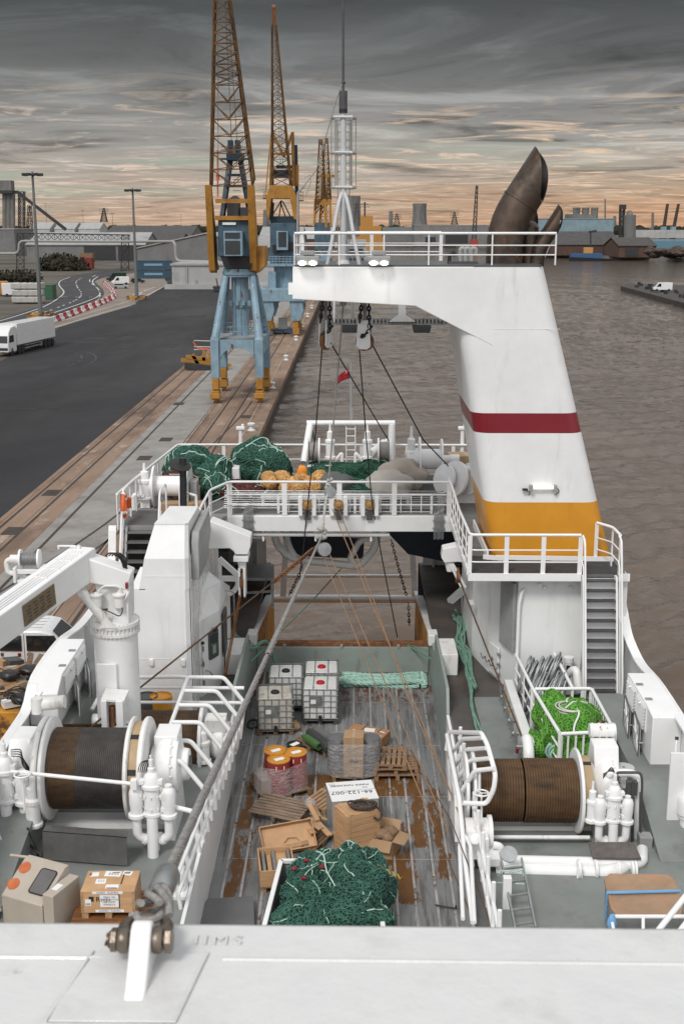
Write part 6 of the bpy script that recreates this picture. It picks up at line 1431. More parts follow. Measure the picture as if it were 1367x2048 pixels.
# ------------------------------------------------------------------ van and waste skip on the quay alongside
vanw=mat('van_white',(.72,.72,.72),.3,var=.04,coat=.4)
tyre=mat('tyre_rubber',(.018,.018,.018),.8,var=.2)
def wheel(t,c,r,w,ax=(0,1,0),rim=galv):
 m=MB();m.lathe([(r*.6,-w/2),(r*.95,-w/2),(r,-w*.35),(r,w*.35),(r*.95,w/2),(r*.6,w/2)],c,ax,22);wo_=part('wheel',m,tyre,t)
 m=MB();m.lathe([(0,w*.32),(r*.3,w*.36),(r*.6,w*.44),(r*.62,w*.5),(r*.62,-w*.5),(0,-w*.4)],c,ax,18);part('rim',m,rim,wo_)
vt=thing('crew_van','white crew cab van parked on the quay beyond the port bulwark, dark side windows','van',(-12.4,43.2,ZQ))
m=MB();pl=[(-16.2,2.45),(-9.6,2.45),(-9.35,2.6),(-9.3,3.0),(-9.6,3.2),(-10.5,3.4),(-11.35,4.15),(-11.7,4.22),(-13.3,4.24),(-13.35,2.95),(-16.2,2.9)]
m.prism(pl,42.35,44.25,'xz');part('body',m,vanw,vt,bevel=.07)
m=MB()
for i in range(4):m.box((-12.45,42.75+i*.36,4.25),(1.5,.06,.03))
part('roof_rib',m,vanw,vt,bevel=.01)
for a in((-13.22,-12.4),(-12.2,-11.15)):m=MB();m.prism([(a[0],3.45),(a[1]+(.25 if a[1]>-12 else 0),3.45),(a[1],4.05),(a[0],4.05)],42.30,42.36,'xz');part('side_window',m,glassd,vt)
m=MB();m.slab([(-10.55,42.5,3.42),(-10.55,44.1,3.42),(-11.28,43.95,4.14),(-11.28,42.65,4.14)],(.03,0,.03));part('windscreen',m,glassd,vt)
m=MB();
for x in(-13.3,-12.3,-11.0):m.bar((x,42.34,2.6),(x,42.34,4.1),.015,.01)
for x in(-13.15,-12.15):m.box((x,42.33,3.3),(.1,.03,.12))
part('door_line',m,darkg,vt)
m=MB();m.box((-12.5,42.335,3.28),(.12,.01,.14));part('door_sticker',m,redp,vt)
for x in(-15.4,-10.3):wheel(vt,(x,42.5,2.33),.33,.24);wheel(vt,(x,44.1,2.33),.33,.24)
sk=thing('waste_skip','yellow open skip heaped with boards, bags and scrap on the quay beside the white van','skip',(-12.0,39.3,ZQ))
m=MB();m.prism([(-14.2,2.1),(-10.3,2.1),(-9.7,3.15),(-14.8,3.15)],37.2,41.4,'xz');part('box',m,ochre,sk,bevel=.03)
rr=random.Random(12)
cols=[woodm,woodd,card,paper,woodl,darkg]
for k in range(6):
 m=MB()
 for i in range(14):
  x,y=rr.uniform(-14.2,-10.2),rr.uniform(37.4,41.2);z=3.2+rr.uniform(0,.45)
  if k in(0,1,4):m.box((x,y,z),(rr.uniform(.6,1.6),rr.uniform(.1,.35),.04),rz=rr.uniform(0,3),rx=rr.uniform(-.4,.4))
  else:m.box((x,y,z),(rr.uniform(.3,.8),rr.uniform(.3,.7),rr.uniform(.05,.3)),rz=rr.uniform(0,3),rx=rr.uniform(-.4,.4))
 o=part('scrap',m,cols[k],sk,smooth=0);o['kind']='stuff'
bagm=mat('black_bin_bag',(.02,.02,.021),.35,var=.2,bump=.5,bs=8)
for i,(u,v)in enumerate(((45,1398),(58,1340),(20,1350))):
 m=MB();lump(m,P(u,v,z=3.75),(.34,.26,.16),i*3+2,None,20,.5);part('bin_bag',m,bagm,sk,smooth=60)
m=MB()
for k in range(5):c=P(15+k*9,1385+k*4,z=3.85);m.tube([c+V((.5*math.cos(t+k),.3*math.sin(t*1.3),.12*math.sin(t*2+k)))for t in[i*.4 for i in range(18)]],.02,5)
part('loose_cable',m,black,sk)
VREF=1600
# ================================================================== STARBOARD SIDE
ys_,zs_=23.6,7.2
X=lambda u,v=1578:P(u,v,y=ys_).x
sw=thing('trawl_winch','starboard trawl winch with one wide drum of rust brown wire and a round white flange','winch',(X(1080),ys_,ZW),group='trawl winches')
xa,xm,xb=X(948),X(1040),X(1146)
sbr=mat('rust_brown_wound_wire',(.095,.050,.020),.7,.1,var=.3,vs=2.5,st=(1,3,3),c2=(.045,.026,.014),s2=2.2,lo=.5,hi=.7,bump=.3,bs=60)
m=MB();ropedrum(m,((xa+xm)/2,ys_,zs_),.665,xm-xa,turns=17,n=44);ropedrum(m,((xm+xb)/2+.02,ys_,zs_),.68,xb-xm-.02,turns=20,n=44);part('wound_wire',m,sbr,sw)
for x,r in((xa-.05,.86),(xa-.2,.80),(xb+.06,.90)):m=MB();m.lathe([(.2,-.035),(r-.02,-.035),(r,-.015),(r,.015),(r-.02,.035),(.2,.035)],(x,ys_,zs_),(1,0,0),52);part('flange',m,whitec,sw)
m=MB();m.lathe([(.74,.09),(.74,.30),(.2,.30)],(xb,ys_,zs_),(1,0,0),44);part('brake_band',m,brake,sw)
for a in(10,75,140,220):m=MB();a=R(a);m.slab([V((xb+.1,ys_-.743*math.cos(b),zs_+.743*math.sin(b)))for b in(a-.07,a+.07)]+[V((xb+.3,ys_-.743*math.cos(b),zs_+.743*math.sin(b)))for b in(a+.07,a-.07)],V((0,-.006*math.cos(a),.006*math.sin(a))));part('brake_joint',m,black,sw)
m=MB();gearbox(m,(xb+.62,ys_+.15,zs_+.1),.62,1);m.prism([(ys_-.1,zs_+.3),(ys_+.8,zs_+.3),(ys_+.6,zs_+.95),(ys_+.15,zs_+.95)],xb+.42,xb+.95,'yz');part('gearbox',m,whitec,sw,bevel=.03)
m=MB();m.cyl((xb+.42,ys_+.7,zs_+1.08),(xb+.98,ys_+.7,zs_+1.08),.15,n=16)
for k in range(4):x=xb+.46+k*.15;m.cyl((x,ys_+.7,zs_+1.08),(x+.04,ys_+.7,zs_+1.08),.165,n=16)
part('pump',m,whiter,sw)
m=MB();hyd(m,(P(1226,1608,y=22.7).x,22.7,P(0,1608,y=22.7).z),.78);part('hydraulic_motor',m,whitec,sw)
m=MB();motor(m,(P(1183,1610,y=22.8).x,22.8,6.9),.72,.11);part('small_motor',m,whitec,sw)
m=MB()
for x in(xa-.4,xb+.45):m.prism([(ys_-.6,ZW),(ys_+.8,ZW),(ys_+.3,zs_),(ys_-.25,zs_)],x-.05,x+.05,'yz')
m.bx(xa-.4,xb+.6,ys_-.1,ys_+.3,ZW,ZW+.1);part('pedestal',m,whitec,sw,smooth=0)
m=MB();m.tube([P(972,1674,y=22.9),P(1178,1675,y=22.9)],.045,10);part('guard_bar',m,whiter,sw)
m=MB();c=P(962,1586,y=22.6);ring_=[c+V((.145*math.cos(t),.145*math.sin(t),0))for t in[2*math.pi*i/20 for i in range(20)]];m.tube(ring_,.017,6,closed=True)
for i in(0,7,13):m.tube([c,ring_[i]],.011,5)
m.tube([c,P(962,1660,y=22.6)],.022,6);m.tube([P(958,1540,y=22.8),P(958,1590,y=22.8)],.03,6);part('handwheel',m,whitec,sw)
m=MB();m.tube(fillet([P(1227,1552,y=23),P(1234,1545,y=23),P(1280,1545,y=23),P(1283,1560,y=23),P(1279,1690,y=23)],.1),.03,6);m.tube([P(1265,1560,y=23),P(1263,1690,y=23)],.03,6);m.box(P(1262,1575,y=23.1),(.22,.15,.3));m.box(P(1250,1590,y=23.1),(.12,.12,.25))
for k in range(4):m.tube(fillet([P(1205,1548+k*3,y=22.8),P(1222,1540-k*3,y=22.9),P(1240,1556+k*6,y=22.9)],.1),.011,5)
part('control_stand',m,darkg,sw)
m=MB();m.tube(fillet([P(1217,1552,y=23.3),P(1218,1546,y=23.3),P(1272,1546,y=23.3),P(1276,1580,y=23.3)],.2,5),.09,12);m.tube([P(1272,1560,y=23.2),P(1270,1690,y=23.2)],.06,8);part('return_pipe',m,whitec,sw)
m=MB();c=P(1246,1534,y=23.8);m.cyl(c-V((0,0,.04)),c,.23,n=30);m.cyl(c-V((0,0,.6)),c,.03,n=8);solo('round_table_plate',m,mat('pale_grey_enamel',(.46,.47,.46),.45,var=.06),'small round grey plate on a post behind the starboard winch motor','plate')
m=MB();c=P(1288,1682,y=22.9);m.box(c,(.27,.27,.3));solo('junction_box',m,greyp,'small grey steel box on the deck right of the starboard winch motor','box',bevel=.015)
m=MB();a=[P(1176,1684,y=22.5),P(1266,1684,y=22.5),P(1281,1716,y=21.9),P(1184,1714,y=21.9)];m.slab(a,(0,0,-.04));t=solo('step_plate',m,mat('worn_brown_grating',(.15,.13,.12),.6,.3,var=.2,vs=8),'worn brown grating step in front of the starboard winch motors','step')
pp_=thing('deck_pipes','pair of fat white pipes running along the deck in front of the starboard winch','pipes',(4.5,21.8,ZW))
m=MB();m.tube(fillet([P(1008,1735,y=21.9),P(1005,1722,y=22.0),P(1265,1728,y=22.0),P(1282,1722,y=22.1),P(1283,1700,y=22.6)],.2,5),.125,14);part('upper_pipe',m,whitec,pp_)
m=MB();m.tube(fillet([P(990,1742,y=21.9),P(1210,1746,y=21.8),P(1240,1738,y=21.9),P(1250,1720,y=22.2)],.2,5),.16,16);part('lower_pipe',m,whitec,pp_)
m=MB()
for u,y_ in((1156,21.7),(1190,21.75),(1235,21.9),(1268,21.9),(1262,21.9)):m.cyl(P(u,1740,y=y_)-V((.025,0,-.02)),P(u,1740,y=y_)+V((.025,0,.02)),.19,n=18)
part('pipe_flange',m,whitec,pp_)
m=MB();c=P(1158,1750,y=21.6);m.box(c-V((0,0,.1)),(.12,.06,.5));m.box(c-V((.12,-.1,.25)),(.05,.05,.25));part('pipe_leg',m,whitec,pp_)
# tube guard on the lane side, starboard
sg=thing('tube_guard','white cage of bent heavy tubes guarding the starboard winch beside the trawl deck','guard rail',(2.7,24,ZW))
def hoop(u):return[P(a,b,y=y)for a,b,y in u]
for k,y in enumerate((25.9,25.0,24.1,23.2)):
 d=k*8;m=MB();dv=k*34
 ye=23.2-k*.25;m.tube(fillet([P(900+d,1600,y=y),P(897+d,1512+dv*.72,y=y),P(925+d,1478+dv*.62,y=(y+ye)/2),P(966+d*.9,1476+dv*.6,y=ye)],.12,4),.05,10);part('hoop',m,whitec,sg)
m=MB();m.tube(fillet([P(892,1500,y=26.2),P(897,1464,y=26.2),P(962,1466,y=23.4),P(974,1490,y=23.0),P(990,1548,y=22.45),P(987,1578,y=22.4),P(972,1608,y=22.5),P(925,1606,y=22.4)],.12,4),.052,10);part('front_loop',m,whitec,sg)
for z in(6.8,7.25):m=MB();m.tube([(2.55,17.5,z-.15),(2.52,26.2,z)],.04,8);part('side_rail',m,whitec,sg)
m=MB();m.tube([P(945,1845,y=19.4),P(927,1700,y=21.6),P(918,1600,y=22.6),P(893,1470,y=26.2)],.05,10);part('side_rail',m,whitec,sg)
for y in(18.4,19.3,20.2,21.1,22.0,22.8,23.6,24.4,25.2,26.1):m=MB();m.tube([(2.56,y,6.3),(2.54,y,7.55)],.042,8);part('upright',m,whitec,sg)
m=MB();m.tube(fillet([P(925,1838,y=19.5),P(918,1690,y=21.8),P(928,1668,y=22.0),P(940,1690,y=21.6),P(948,1845,y=19.3)],.15),.04,8);part('end_loop',m,whitec,sg)
cw2=thing('capstan_winch','small white capstan winch with square motor housing at the lane edge by the starboard winch','winch',tuple(P(955,1720,y=22.0)))
c=P(953,1665,y=22.4);m=MB();m.cyl(c-V((.25,0,0)),c+V((.22,0,0)),.30,n=26);m.cyl(c+V((.22,0,0)),c+V((.3,0,0)),.36,n=26);part('drum',m,whiter,cw2)
m=MB();m.box(P(955,1690,y=22.0),(.42,.3,.45));m.cyl(P(950,1678,y=21.8),P(950,1678,y=21.6),.12,n=12);m.box(P(960,1712,y=21.9),(.75,.55,.2));m.tube(fillet([P(985,1690,y=22),P(1000,1692,y=22),P(1003,1715,y=22)],.12),.08,10);part('motor_housing',m,whitec,cw2,bevel=.03)
m=MB();m.tube(fillet([P(950,1720,y=21.6),P(952,1735,y=21.6),P(960,1738,y=21.6)],.05),.03,6);part('hose',m,black,cw2)
m=MB();m.slab([P(936,1728,z=6.5),P(972,1728,z=6.5),P(992,1870,z=6.5),P(952,1870,z=6.5)],(0,0,-.05));solo('walkway_strip',m,chk,'narrow grey chequer plate strip running along the lane edge beside the aluminium ladder','walkway')
m=MB();m.box(P(1012,1805,y=20.5),(.16,.14,1.1));solo('short_post',m,whitec,'square white post standing left of the aluminium ladder','post',bevel=.01)
ld_=thing('aluminium_ladder','aluminium ladder leaning on the white pipes by the starboard winch, tied with green cord','ladder',tuple(P(1035,1850,y=19.5)))
A_=[P(1002,1722,y=21.3),P(1042,1718,y=21.4)];B_=[P(1030,1862,y=19.5),P(1070,1856,y=19.5)]
for a,b in zip(A_,B_):m=MB();m.bar(a,b,.035,.08);part('rail',m,galv,ld_)
for i in range(5):a=lerp(A_[0],B_[0],(i+.6)/5);b=lerp(A_[1],B_[1],(i+.6)/5);m=MB();m.bar(a,b,.05,.03);part('rung',m,galv,ld_)
m=MB();c=lerp(A_[0],A_[1],.5);m.lathe([(0,-.015),(.17,-.015),(.17,.015),(0,.015)],c+V((-.05,.05,.1)),V((0,-.6,.8)),20);part('grey_hook',m,galv,ld_)
m=MB();m.tube([P(995,1752,y=20.9),P(1003,1742,y=20.8),P(1025,1744,y=20.8),P(1043,1740,y=20.9),P(1046,1752,y=20.9)],.015,5);m.tube([P(993,1765,y=20.8),P(1048,1768,y=20.7)],.015,5);part('cord',m,twine,ld_)
# tan lidded tub in its frame
tb=thing('lidded_tub','big tub with tan lid under a bright blue strap, at the lower right','tub',(5.25,19.5,ZW))
tan=mat('tan_tub_lid',(.34,.215,.13),.55,var=.12,vs=3,c2=(.42,.18,.09),s2=1.5,lo=.52,hi=.75)
zl=7.15;pts=[P(u,v,z=zl)for u,v in((1207,1755),(1219,1746),(1335,1748),(1348,1757),(1366,1806),(1360,1829),(1232,1829),(1221,1815))]
m=MB();c=sum(pts,V())/8;r0=[p-V((0,0,.07))for p in pts];r2=[lerp(c,p,.96)for p in pts];r3=[lerp(c,p,.90)-V((0,0,.025))for p in pts];m.loft([r0,[p-V((0,0,.01))for p in pts],r2,r3]);part('lid',m,tan,tb,smooth=30)
m=MB();m.loft([[lerp(c,p,.94)-V((0,0,.8))for p in pts],[lerp(c,p,.97)-V((0,0,.07))for p in pts]]);part('body',m,mat('clear_grey_plastic',(.20,.205,.20),.3,var=.2),tb)
bl=mat('blue_strap',(.16,.36,.62),.6,var=.1)
a,b=lerp(pts[0],pts[7],.55),lerp(pts[3],pts[4],.55);m=MB();m.bar(a+V((-.02,0,.02)),b+V((.02,0,.02)),.07,.02);m.bar(a+V((-.02,0,.02)),a+V((-.03,0,-.5)),.02,.07);part('strap',m,bl,tb)
m=MB();m.tube([P(1221,1833,y=18.6),P(1380,1833,y=18.6)],.035,8);m.tube([P(1221,1833,y=18.6),P(1226,1860,y=18.3)],.03,8);m.tube([P(1285,1833,y=18.6),P(1285,1862,y=18.4)],.03,8);part('front_rail',m,whitec,tb)
m=MB();lump(m,P(1222,1846,y=18.5),(.07,.05,.15),4,None,16,.6);part('blue_cloth',m,bl,tb,smooth=60)
m=MB();m.tube([P(1300,1880,y=17.0),P(1395,1760,y=18.2)],.05,10);m.tube([P(1345,1880,y=17.0),P(1395,1815,y=17.8)],.05,10);solo('stair_handrail',m,whitec,'slanting white handrail tubes crossing the lower right corner above the tub','railing')
dvn=thing('deck_vent','white mushroom deck ventilator at the right edge of the starboard deck','vent',tuple(P(1372,1640,z=ZW)));c=P(1376,1610,y=23.2)
m=MB();m.lathe([(.16,-.75),(.16,-.3),(.2,-.28),(.2,-.2),(.24,-.18),(.24,.1),(.2,.2),(.1,.26),(0,.27)],c,(0,0,1),22);part('cowl',m,whitec,dvn);m=MB();m.cyl(c-V((0,0,.85)),c-V((0,0,.7)),.25,n=20);part('base',m,greyp,dvn)
m=MB();m.prism([(23.3,ZW),(23.36,ZW),(23.36,8.2),(23.3,8.2)],6.7,7.45,'yz');m.bx(6.68,7.45,23.26,23.4,ZW,ZW+.07);solo('bulwark_end_plate',m,whitec,'white plate stiffener closing the bulwark below the strip lamp at the right edge','plate')
# ------------------------------------------------------------------ net basket with bright green net and wire coils
bk=thing('net_basket','white two part railed basket holding silver wire coils and a bright green net','basket',(5.3,28.5,ZW))
Z=7.5;C_=[V((4.84,25.85,Z)),V((6.12,26.0,Z)),V((6.10,28.66,Z)),V((4.6,28.61,Z)),V((4.5,31.1,Z)),V((5.55,31.1,Z)),V((5.62,28.66,Z))]
def run(m,pts,r=.045,f=.12):m.tube(fillet(pts,f,4),r,10)
m=MB();run(m,[C_[4],C_[3],C_[0]+V((-.02,.1,0))]);part('left_rail',m,whitec,bk)
m=MB();run(m,[C_[3]+V((.05,0,0)),C_[2],C_[1],C_[0]]);run(m,[C_[5]+V((0,0,.05)),C_[6]]);part('right_rail',m,whitec,bk)
m=MB()
for a,b,n in((C_[4],C_[3],4),(C_[3],C_[0],3)):
 for k in(.35,.65):m.tube([lerp(a,b,0)-V((0,0,1.1*k)),b-V((0,0,1.1*k))],.028,6)
part('side_rail',m,whitec,bk)
for a,b,n in((C_[0],C_[1],7),(C_[1],C_[2],11),(C_[3],C_[2],6),(C_[4],C_[3],2),(C_[3],C_[0],2),(C_[6],C_[5],1)):
 for i in range(n+1):
  q=lerp(a,b,i/n);heavy=i in(0,n)or n<3;m=MB();m.bar(q-V((0,0,1.15)),q,.11 if heavy else .045,.03,up=(b-a).cross(V((0,0,1))));part('upright',m,whitec,bk)
t=thing('net_heap','bright green net bale tied with white cord, lying in the white basket by the stairs','fishing net',(5.3,27.2,ZW))
L1=[((5.35,27.1,7.02),(.68,1.05,.72)),((5.0,28.0,7.05),(.45,.5,.6)),((5.75,27.4,6.95),(.42,.8,.62)),((5.4,26.3,6.75),(.6,.35,.5)),((4.55,27.3,6.5),(.35,.55,.35))]
net_heap(t,L1,netl,53,ZW,70,0,stm=mat('bright_green_twine',(.155,.40,.06),.8,var=.3,vs=7),strad=.006,fold=.08)
m=MB();pts=[V((5.30+.1*math.sin(i*.5),28.0-i*.085,7.02+.74*math.sqrt(max(.05,1-((28.0-i*.085-27.1)/1.12)**2))))for i in range(23)]
m.tube(pts,.022,5);part('white_seam',m,paper,t)
m=MB();coil(m,(5.25,27.0,7.62),.22,.34,6,.018,'z',4,.12,18);m.tube([(5.1,26.8,7.74),(5.3,26.95,7.84),(5.55,27.1,7.78),(5.7,27.2,7.7)],.025,6);part('tie_cord',m,mat('off_white_cord',(.55,.56,.50),.8,var=.1),t)
m=MB();coil(m,(4.9,26.4,6.7),.15,.28,7,.03,'y',8,.3,14);part('pale_rope_end',m,mint,t)
m=MB();coil(m,(5.9,26.7,7.0),.30,.46,15,.032,'x',9,.22,20);solo('rope_coil',m,mat('brown_tarred_rope',(.13,.095,.075),.85,var=.3,vs=8),'brown tarred rope coil wedged at the right side of the green net basket','rope',smooth=60)
silver=mat('silver_cable',(.36,.37,.375),.4,.45,var=.25,vs=10)
for i,(c,ax_,lab)in enumerate((((4.85,29.6,7.0),'y','silver wire coil in the basket, front left of the four'),((5.35,29.5,7.05),'y','silver wire coil in the basket, front right of the four'),((4.8,30.4,7.15),'y','silver wire coil in the basket against the wall, rear left of the four'),((5.3,30.4,7.25),'y','silver wire coil in the basket against the wall, rear right of the four'))):
 m=MB();rr=random.Random(60+i)
 for k in range(16):
  r_=rr.uniform(.2,.38);o=V((rr.uniform(-.2,.2),rr.uniform(-.1,.1),0));m.tube([V(c)+o+V((.12*math.sin(t_)+.16*math.cos(t_),r_*1.15*math.cos(t_),r_*1.45*math.sin(t_)))for t_ in[2*math.pi*j/18 for j in range(18)]],.022,6,closed=True)
 t=solo('wire_coil',m,silver,lab,'wire rope',group='silver wire coils in the basket',smooth=60)
 m=MB();m.box((0,-.38,.3),(.12,.06,.06));m.box((.1,-.36,.1),(.05,.06,.16));part('rusty_tag',m,rust,t,local=True)
gv=thing('gooseneck_vent','white gooseneck vent pipe against the deckhouse wall between basket and stairs','vent',tuple(P(1150,1400,y=30.2)))
m=MB();m.tube(fillet([P(1141,1385,y=30.6),P(1138,1345,y=30.5),P(1152,1338,y=30.3),P(1155,1378,y=30.1)],.25,6),.12,14);part('pipe',m,whitec,gv);m=MB();m.cyl(P(1155,1376,y=30.1),P(1155,1382,y=30.1),.15,n=16);part('mouth',m,greyp,gv)
m=MB();c=P(1136,1325,y=30.9);m.lathe([(0,-.2),(.12,-.2),(.12,.02),(.14,.02),(.14,.16),(0,.17)],c,(0,0,1),16);t=solo('wall_beacon',m,whitec,'small white drum shaped beacon on the wall above the gooseneck vent','lamp');m=MB();m.box((-.03,-.125,.1),(.1,.02,.12));part('label',m,black,t,local=True)
# valve manifold along the inner side of the casing
vm=thing('valve_manifold','row of valves on a low white cabinet by the starboard side passage','valves',(4.4,28.5,ZW))
m=MB();m.bx(4.18,4.42,26.9,31.0,ZW,6.82);part('cabinet',m,whitec,vm,bevel=.015)
for k in range(5):
 y=27.1+k*.8;m=MB();m.cyl((4.2,y,6.6),(4.0,y,6.6),.06,n=10);m.tube([(4.0,y,6.45),(4.0,y,6.78)],.02,5);m.box((4.03,y+.3,6.7),(.05,.2,.3));part('valve',m,galv,vm)
m=MB();m.tube(fillet([(4.15,26.6,7.0),(4.15,26.4,7.15),(4.15,26.0,6.95),(4.15,26.0,6.4)],.2,5),.13,14);part('pipe',m,whitec,vm)
m=MB();m.box((4.0,26.9,6.6),(.06,.12,.12));part('red_tag',m,redp,vm);m=MB()
for y in(28.4,29.4):m.box((4.02,y,7.0),(.1,.14,.06))
part('brown_tag',m,card,vm)
m=MB();m.bx(3.4,4.9,25.85,25.95,ZW,6.42);m.bx(3.4,4.9,25.9,26.3,6.38,6.42);part('wooden_sill',m,darkg,vm)
# draped pale green rope along the starboard passage
t=thing('mooring_rope','pale green mooring rope heaped and trailing down the starboard passage floor','rope',(3.4,33,ZW),group='pale green ropes')
m=MB();rr=random.Random(77);path=[(915,1235),(922,1262),(918,1290),(930,1320),(938,1352),(945,1385),(944,1420),(955,1460),(968,1480)]
for k in range(11):
 pts=[];n=9 if k>7 else 6
 for i,(u,v)in enumerate(path[:n]):q=P(u+rr.uniform(-13,13)*(1-i/10),v+rr.uniform(-6,6),z=ZW);q.z=ZW+.05+rr.uniform(0,.16)*(i<6);pts.append(q)
 m.tube(fillet(pts,.3,3),.032,6)
part('rope',m,mat('dull_green_rope',(.15,.28,.21),.85,var=.25,vs=6,bump=.4,bs=60),t)
# ================================================================== CARGO ON THE TRAWL DECK
g5=lambda u,v:P(u,v,z=ZT)
plast=mat('milky_plastic',(.66,.665,.645),.35,var=.05,vs=2,c2=(.50,.49,.46),s2=3,lo=.55,hi=.75)
plastd=mat('stained_milky_plastic',(.50,.47,.42),.4,var=.12,vs=2,c2=(.27,.22,.17),s2=2.5,lo=.48,hi=.7)
redc=mat('red_cap',(.42,.012,.018),.4,var=0)
def ibc(label,loc,rz,mt,capm,dirty=False):
 t=thing('liquid_container',label,'container',loc,rz,'caged liquid containers')
 m=MB()
 for x in(-.45,0,.45):m.box((x,0,.06),(.13,1.1,.12))
 m.box((0,0,.13),(1.04,1.14,.03));part('pallet',m,woodd if dirty else darkg,t,local=True,bevel=.01)
 m=MB();m.box((0,0,.62),(.98,1.08,.96));b=part('tank',m,mt,t,local=True,bevel=.07);b.modifiers[0].segments=4
 m=MB();m.box((0,-.05,1.105),(.70,.5,.012));part('top_recess',m,plastd if dirty else mt,b,local=True,bevel=.02)
 m=MB();m.lathe([(0,.05),(.10,.05),(.115,.035),(.115,0),(.13,-.01)],(0,-.08,1.12),(0,0,1),20)
 for k in range(8):a=k*math.pi/4;m.box((.11*math.cos(a),-.08+.11*math.sin(a),1.14),(.025,.025,.04),rz=a)
 part('cap',m,capm,t,local=True)
 m=MB();X_,Y_=.515,.565;zs=[.2,.38,.56,.74,.92,1.1]
 for z in zs:m.tube([(-X_,-Y_,z),(X_,-Y_,z),(X_,Y_,z),(-X_,Y_,z)],.012 if z<1 else .016,5,closed=True)
 for i in range(6):
  x=-X_+2*X_*i/5
  for y in(-Y_,Y_):m.tube([(x,y,.14),(x,y,1.12)],.011,5)
  y=-Y_+2*Y_*i/5
  for x2 in(-X_,X_):m.tube([(x2,y,.14),(x2,y,1.12)],.011,5)
 for x in(-.2,.2):m.tube([(x,-Y_,1.125),(x,Y_,1.125)],.014,5)
 part('cage',m,galv,t,local=True,smooth=60)
 m=MB();m.box((-.12,-Y_-.012,.74),(.36,.012,.30));lp=part('sign_plate',m,galv,t,local=True)
 m=MB();m.box((-.20,-Y_-.02,.73),(.15,.006,.13));part('label',m,paper,lp,local=True)
 m=MB();m.cyl((0,-.5,.2),(0,-.66,.2),.05,n=12);m.box((0,-.6,.27),(.1,.12,.05));part('outlet_valve',m,black,t,local=True);return t
ibc('stained caged liquid container with black cap, nearest the left lane wall',(-2.22,32.3,ZT),R(4),plastd,black,True)
ibc('caged liquid container with black cap behind the stained one',(-2.0,34.0,ZT),R(2),plast,black)
ibc('clean white caged liquid container with red cap, front right of the four',(-.93,33.05,ZT),R(0),plast,redc)
ibc('clean white caged liquid container with red cap, rear right of the four',(-.93,34.35,ZT),R(1),plast,redc)
t=thing('mooring_rope','thick mint green mooring rope flaked in long bights at the ramp gate','rope',(1,35.9,ZT),group='pale green ropes')
m=MB();rr=random.Random(15)
for k in range(15):
 y=35.35+(k%8)*.13+rr.uniform(-.04,.04);z=ZT+.06+.09*(k//8)+rr.uniform(0,.03);x0,x1=-.35+rr.uniform(-.1,.1),2.2+rr.uniform(-.15,.15);pts=[]
 for i in range(40):f_=i/39;pts.append(V((x0+(x1-x0)*f_,y+.045*math.sin(f_*5+k*2)+.02*math.sin(f_*13+k),z+.02*math.sin(f_*7+k))))
 laid_rope(m,pts,.062,9,n=6,ns=3)
for k in range(7):
 y=35.4+k*.12;c=V((2.18,y,ZT+.12));laid_rope(m,[c+V((.13*math.sin(a),.075*math.cos(a),.05*math.cos(a)))for a in[math.pi*i/8 for i in range(9)]],.075,9,n=6,ns=3)
part('rope',m,mint,t)
t=thing('mooring_rope','green mooring rope drooping over the left lane wall behind the containers','rope',(-3,35,6),group='pale green ropes')
m=MB();laid_rope(m,fillet([P(462,1262,y=34.5),P(490,1290,y=34.5),P(506,1300,y=34.6),P(522,1284,y=34.8),P(533,1282,y=35),P(545,1310,y=35.2),P(556,1340,y=35.2)],.5,5),.055,9);part('rope',m,mat('sea_green_rope',(.13,.27,.2),.8,var=.2,bump=.4,bs=60),t)
m=MB();m.tube([P(500,1325,y=34.0),P(560,1265,y=36),P(630,1195,y=40),P(690,1128,y=43)],.02,5);part('thin_line',m,MATS['sea_green_rope'],t)
m=MB();m.tube([P(885,1332,y=35.2),P(845,1308,y=36.2),P(800,1283,y=37.2)],.028,6);m.tube([P(893,1328,y=35.0),P(850,1300,y=36.2),P(800,1283,y=37.2)],.012,5);part('hawser',m,MATS['sea_green_rope'],t)
# gas cylinders
pallet('brown pallet under the three gas cylinders',g5(640,1500)+V((-.05,.25,0)),R(-38),1.25,.9)
gbase=g5(640,1500)+V((-.05,.3,.15))
for i,(u0,v0,u1,v1,mt,r,lab)in enumerate(((626,1458,672,1486,mat('mid_grey_cylinder',(.16,.16,.16),.4,.3,var=.15),.15,'grey gas cylinder lying rightmost on its pallet'),(616,1462,656,1496,mat('dark_grey_cylinder',(.055,.056,.058),.45,.3,var=.2),.14,'dark grey gas cylinder lying between the grey and the green one'),(607,1472,636,1492,mat('green_cylinder',(.065,.15,.045),.45,.2,var=.15),.115,'shorter green gas cylinder lying left of the dark one'))):
 a,b=P(u0,v0,z=ZT+.32),P(u1,v1,z=ZT+.32);d=(b-a).normalized();L_=(b-a).length*1.08
 t=thing('gas_cylinder',lab,'gas cylinder',tuple(a),group='gas cylinders on a pallet')
 m=MB();m.lathe([(0,0),(r*.4,.0),(r*.75,.06),(r,.18),(r,L_-.02),(r*.94,L_),(r*.6,L_),(r*.55,L_-.04),(0,L_-.04)],a,d,24);part('body',m,mt,t)
 m=MB();m.cyl(a-d*.1,a+d*.02,.04,n=10);m.cyl(a-d*.07-V((.05,.02,0)),a-d*.07+V((.05,.02,0)),.025,n=8);part('valve',m,galv,t)
m=MB();lump(m,g5(582,1460)+V((0,0,.12)),(.28,.2,.16),6,ZT,18,.3);solo('crumpled_paper',m,card,'crumpled brown packing paper between the stained container and the cylinders','paper',smooth=50)
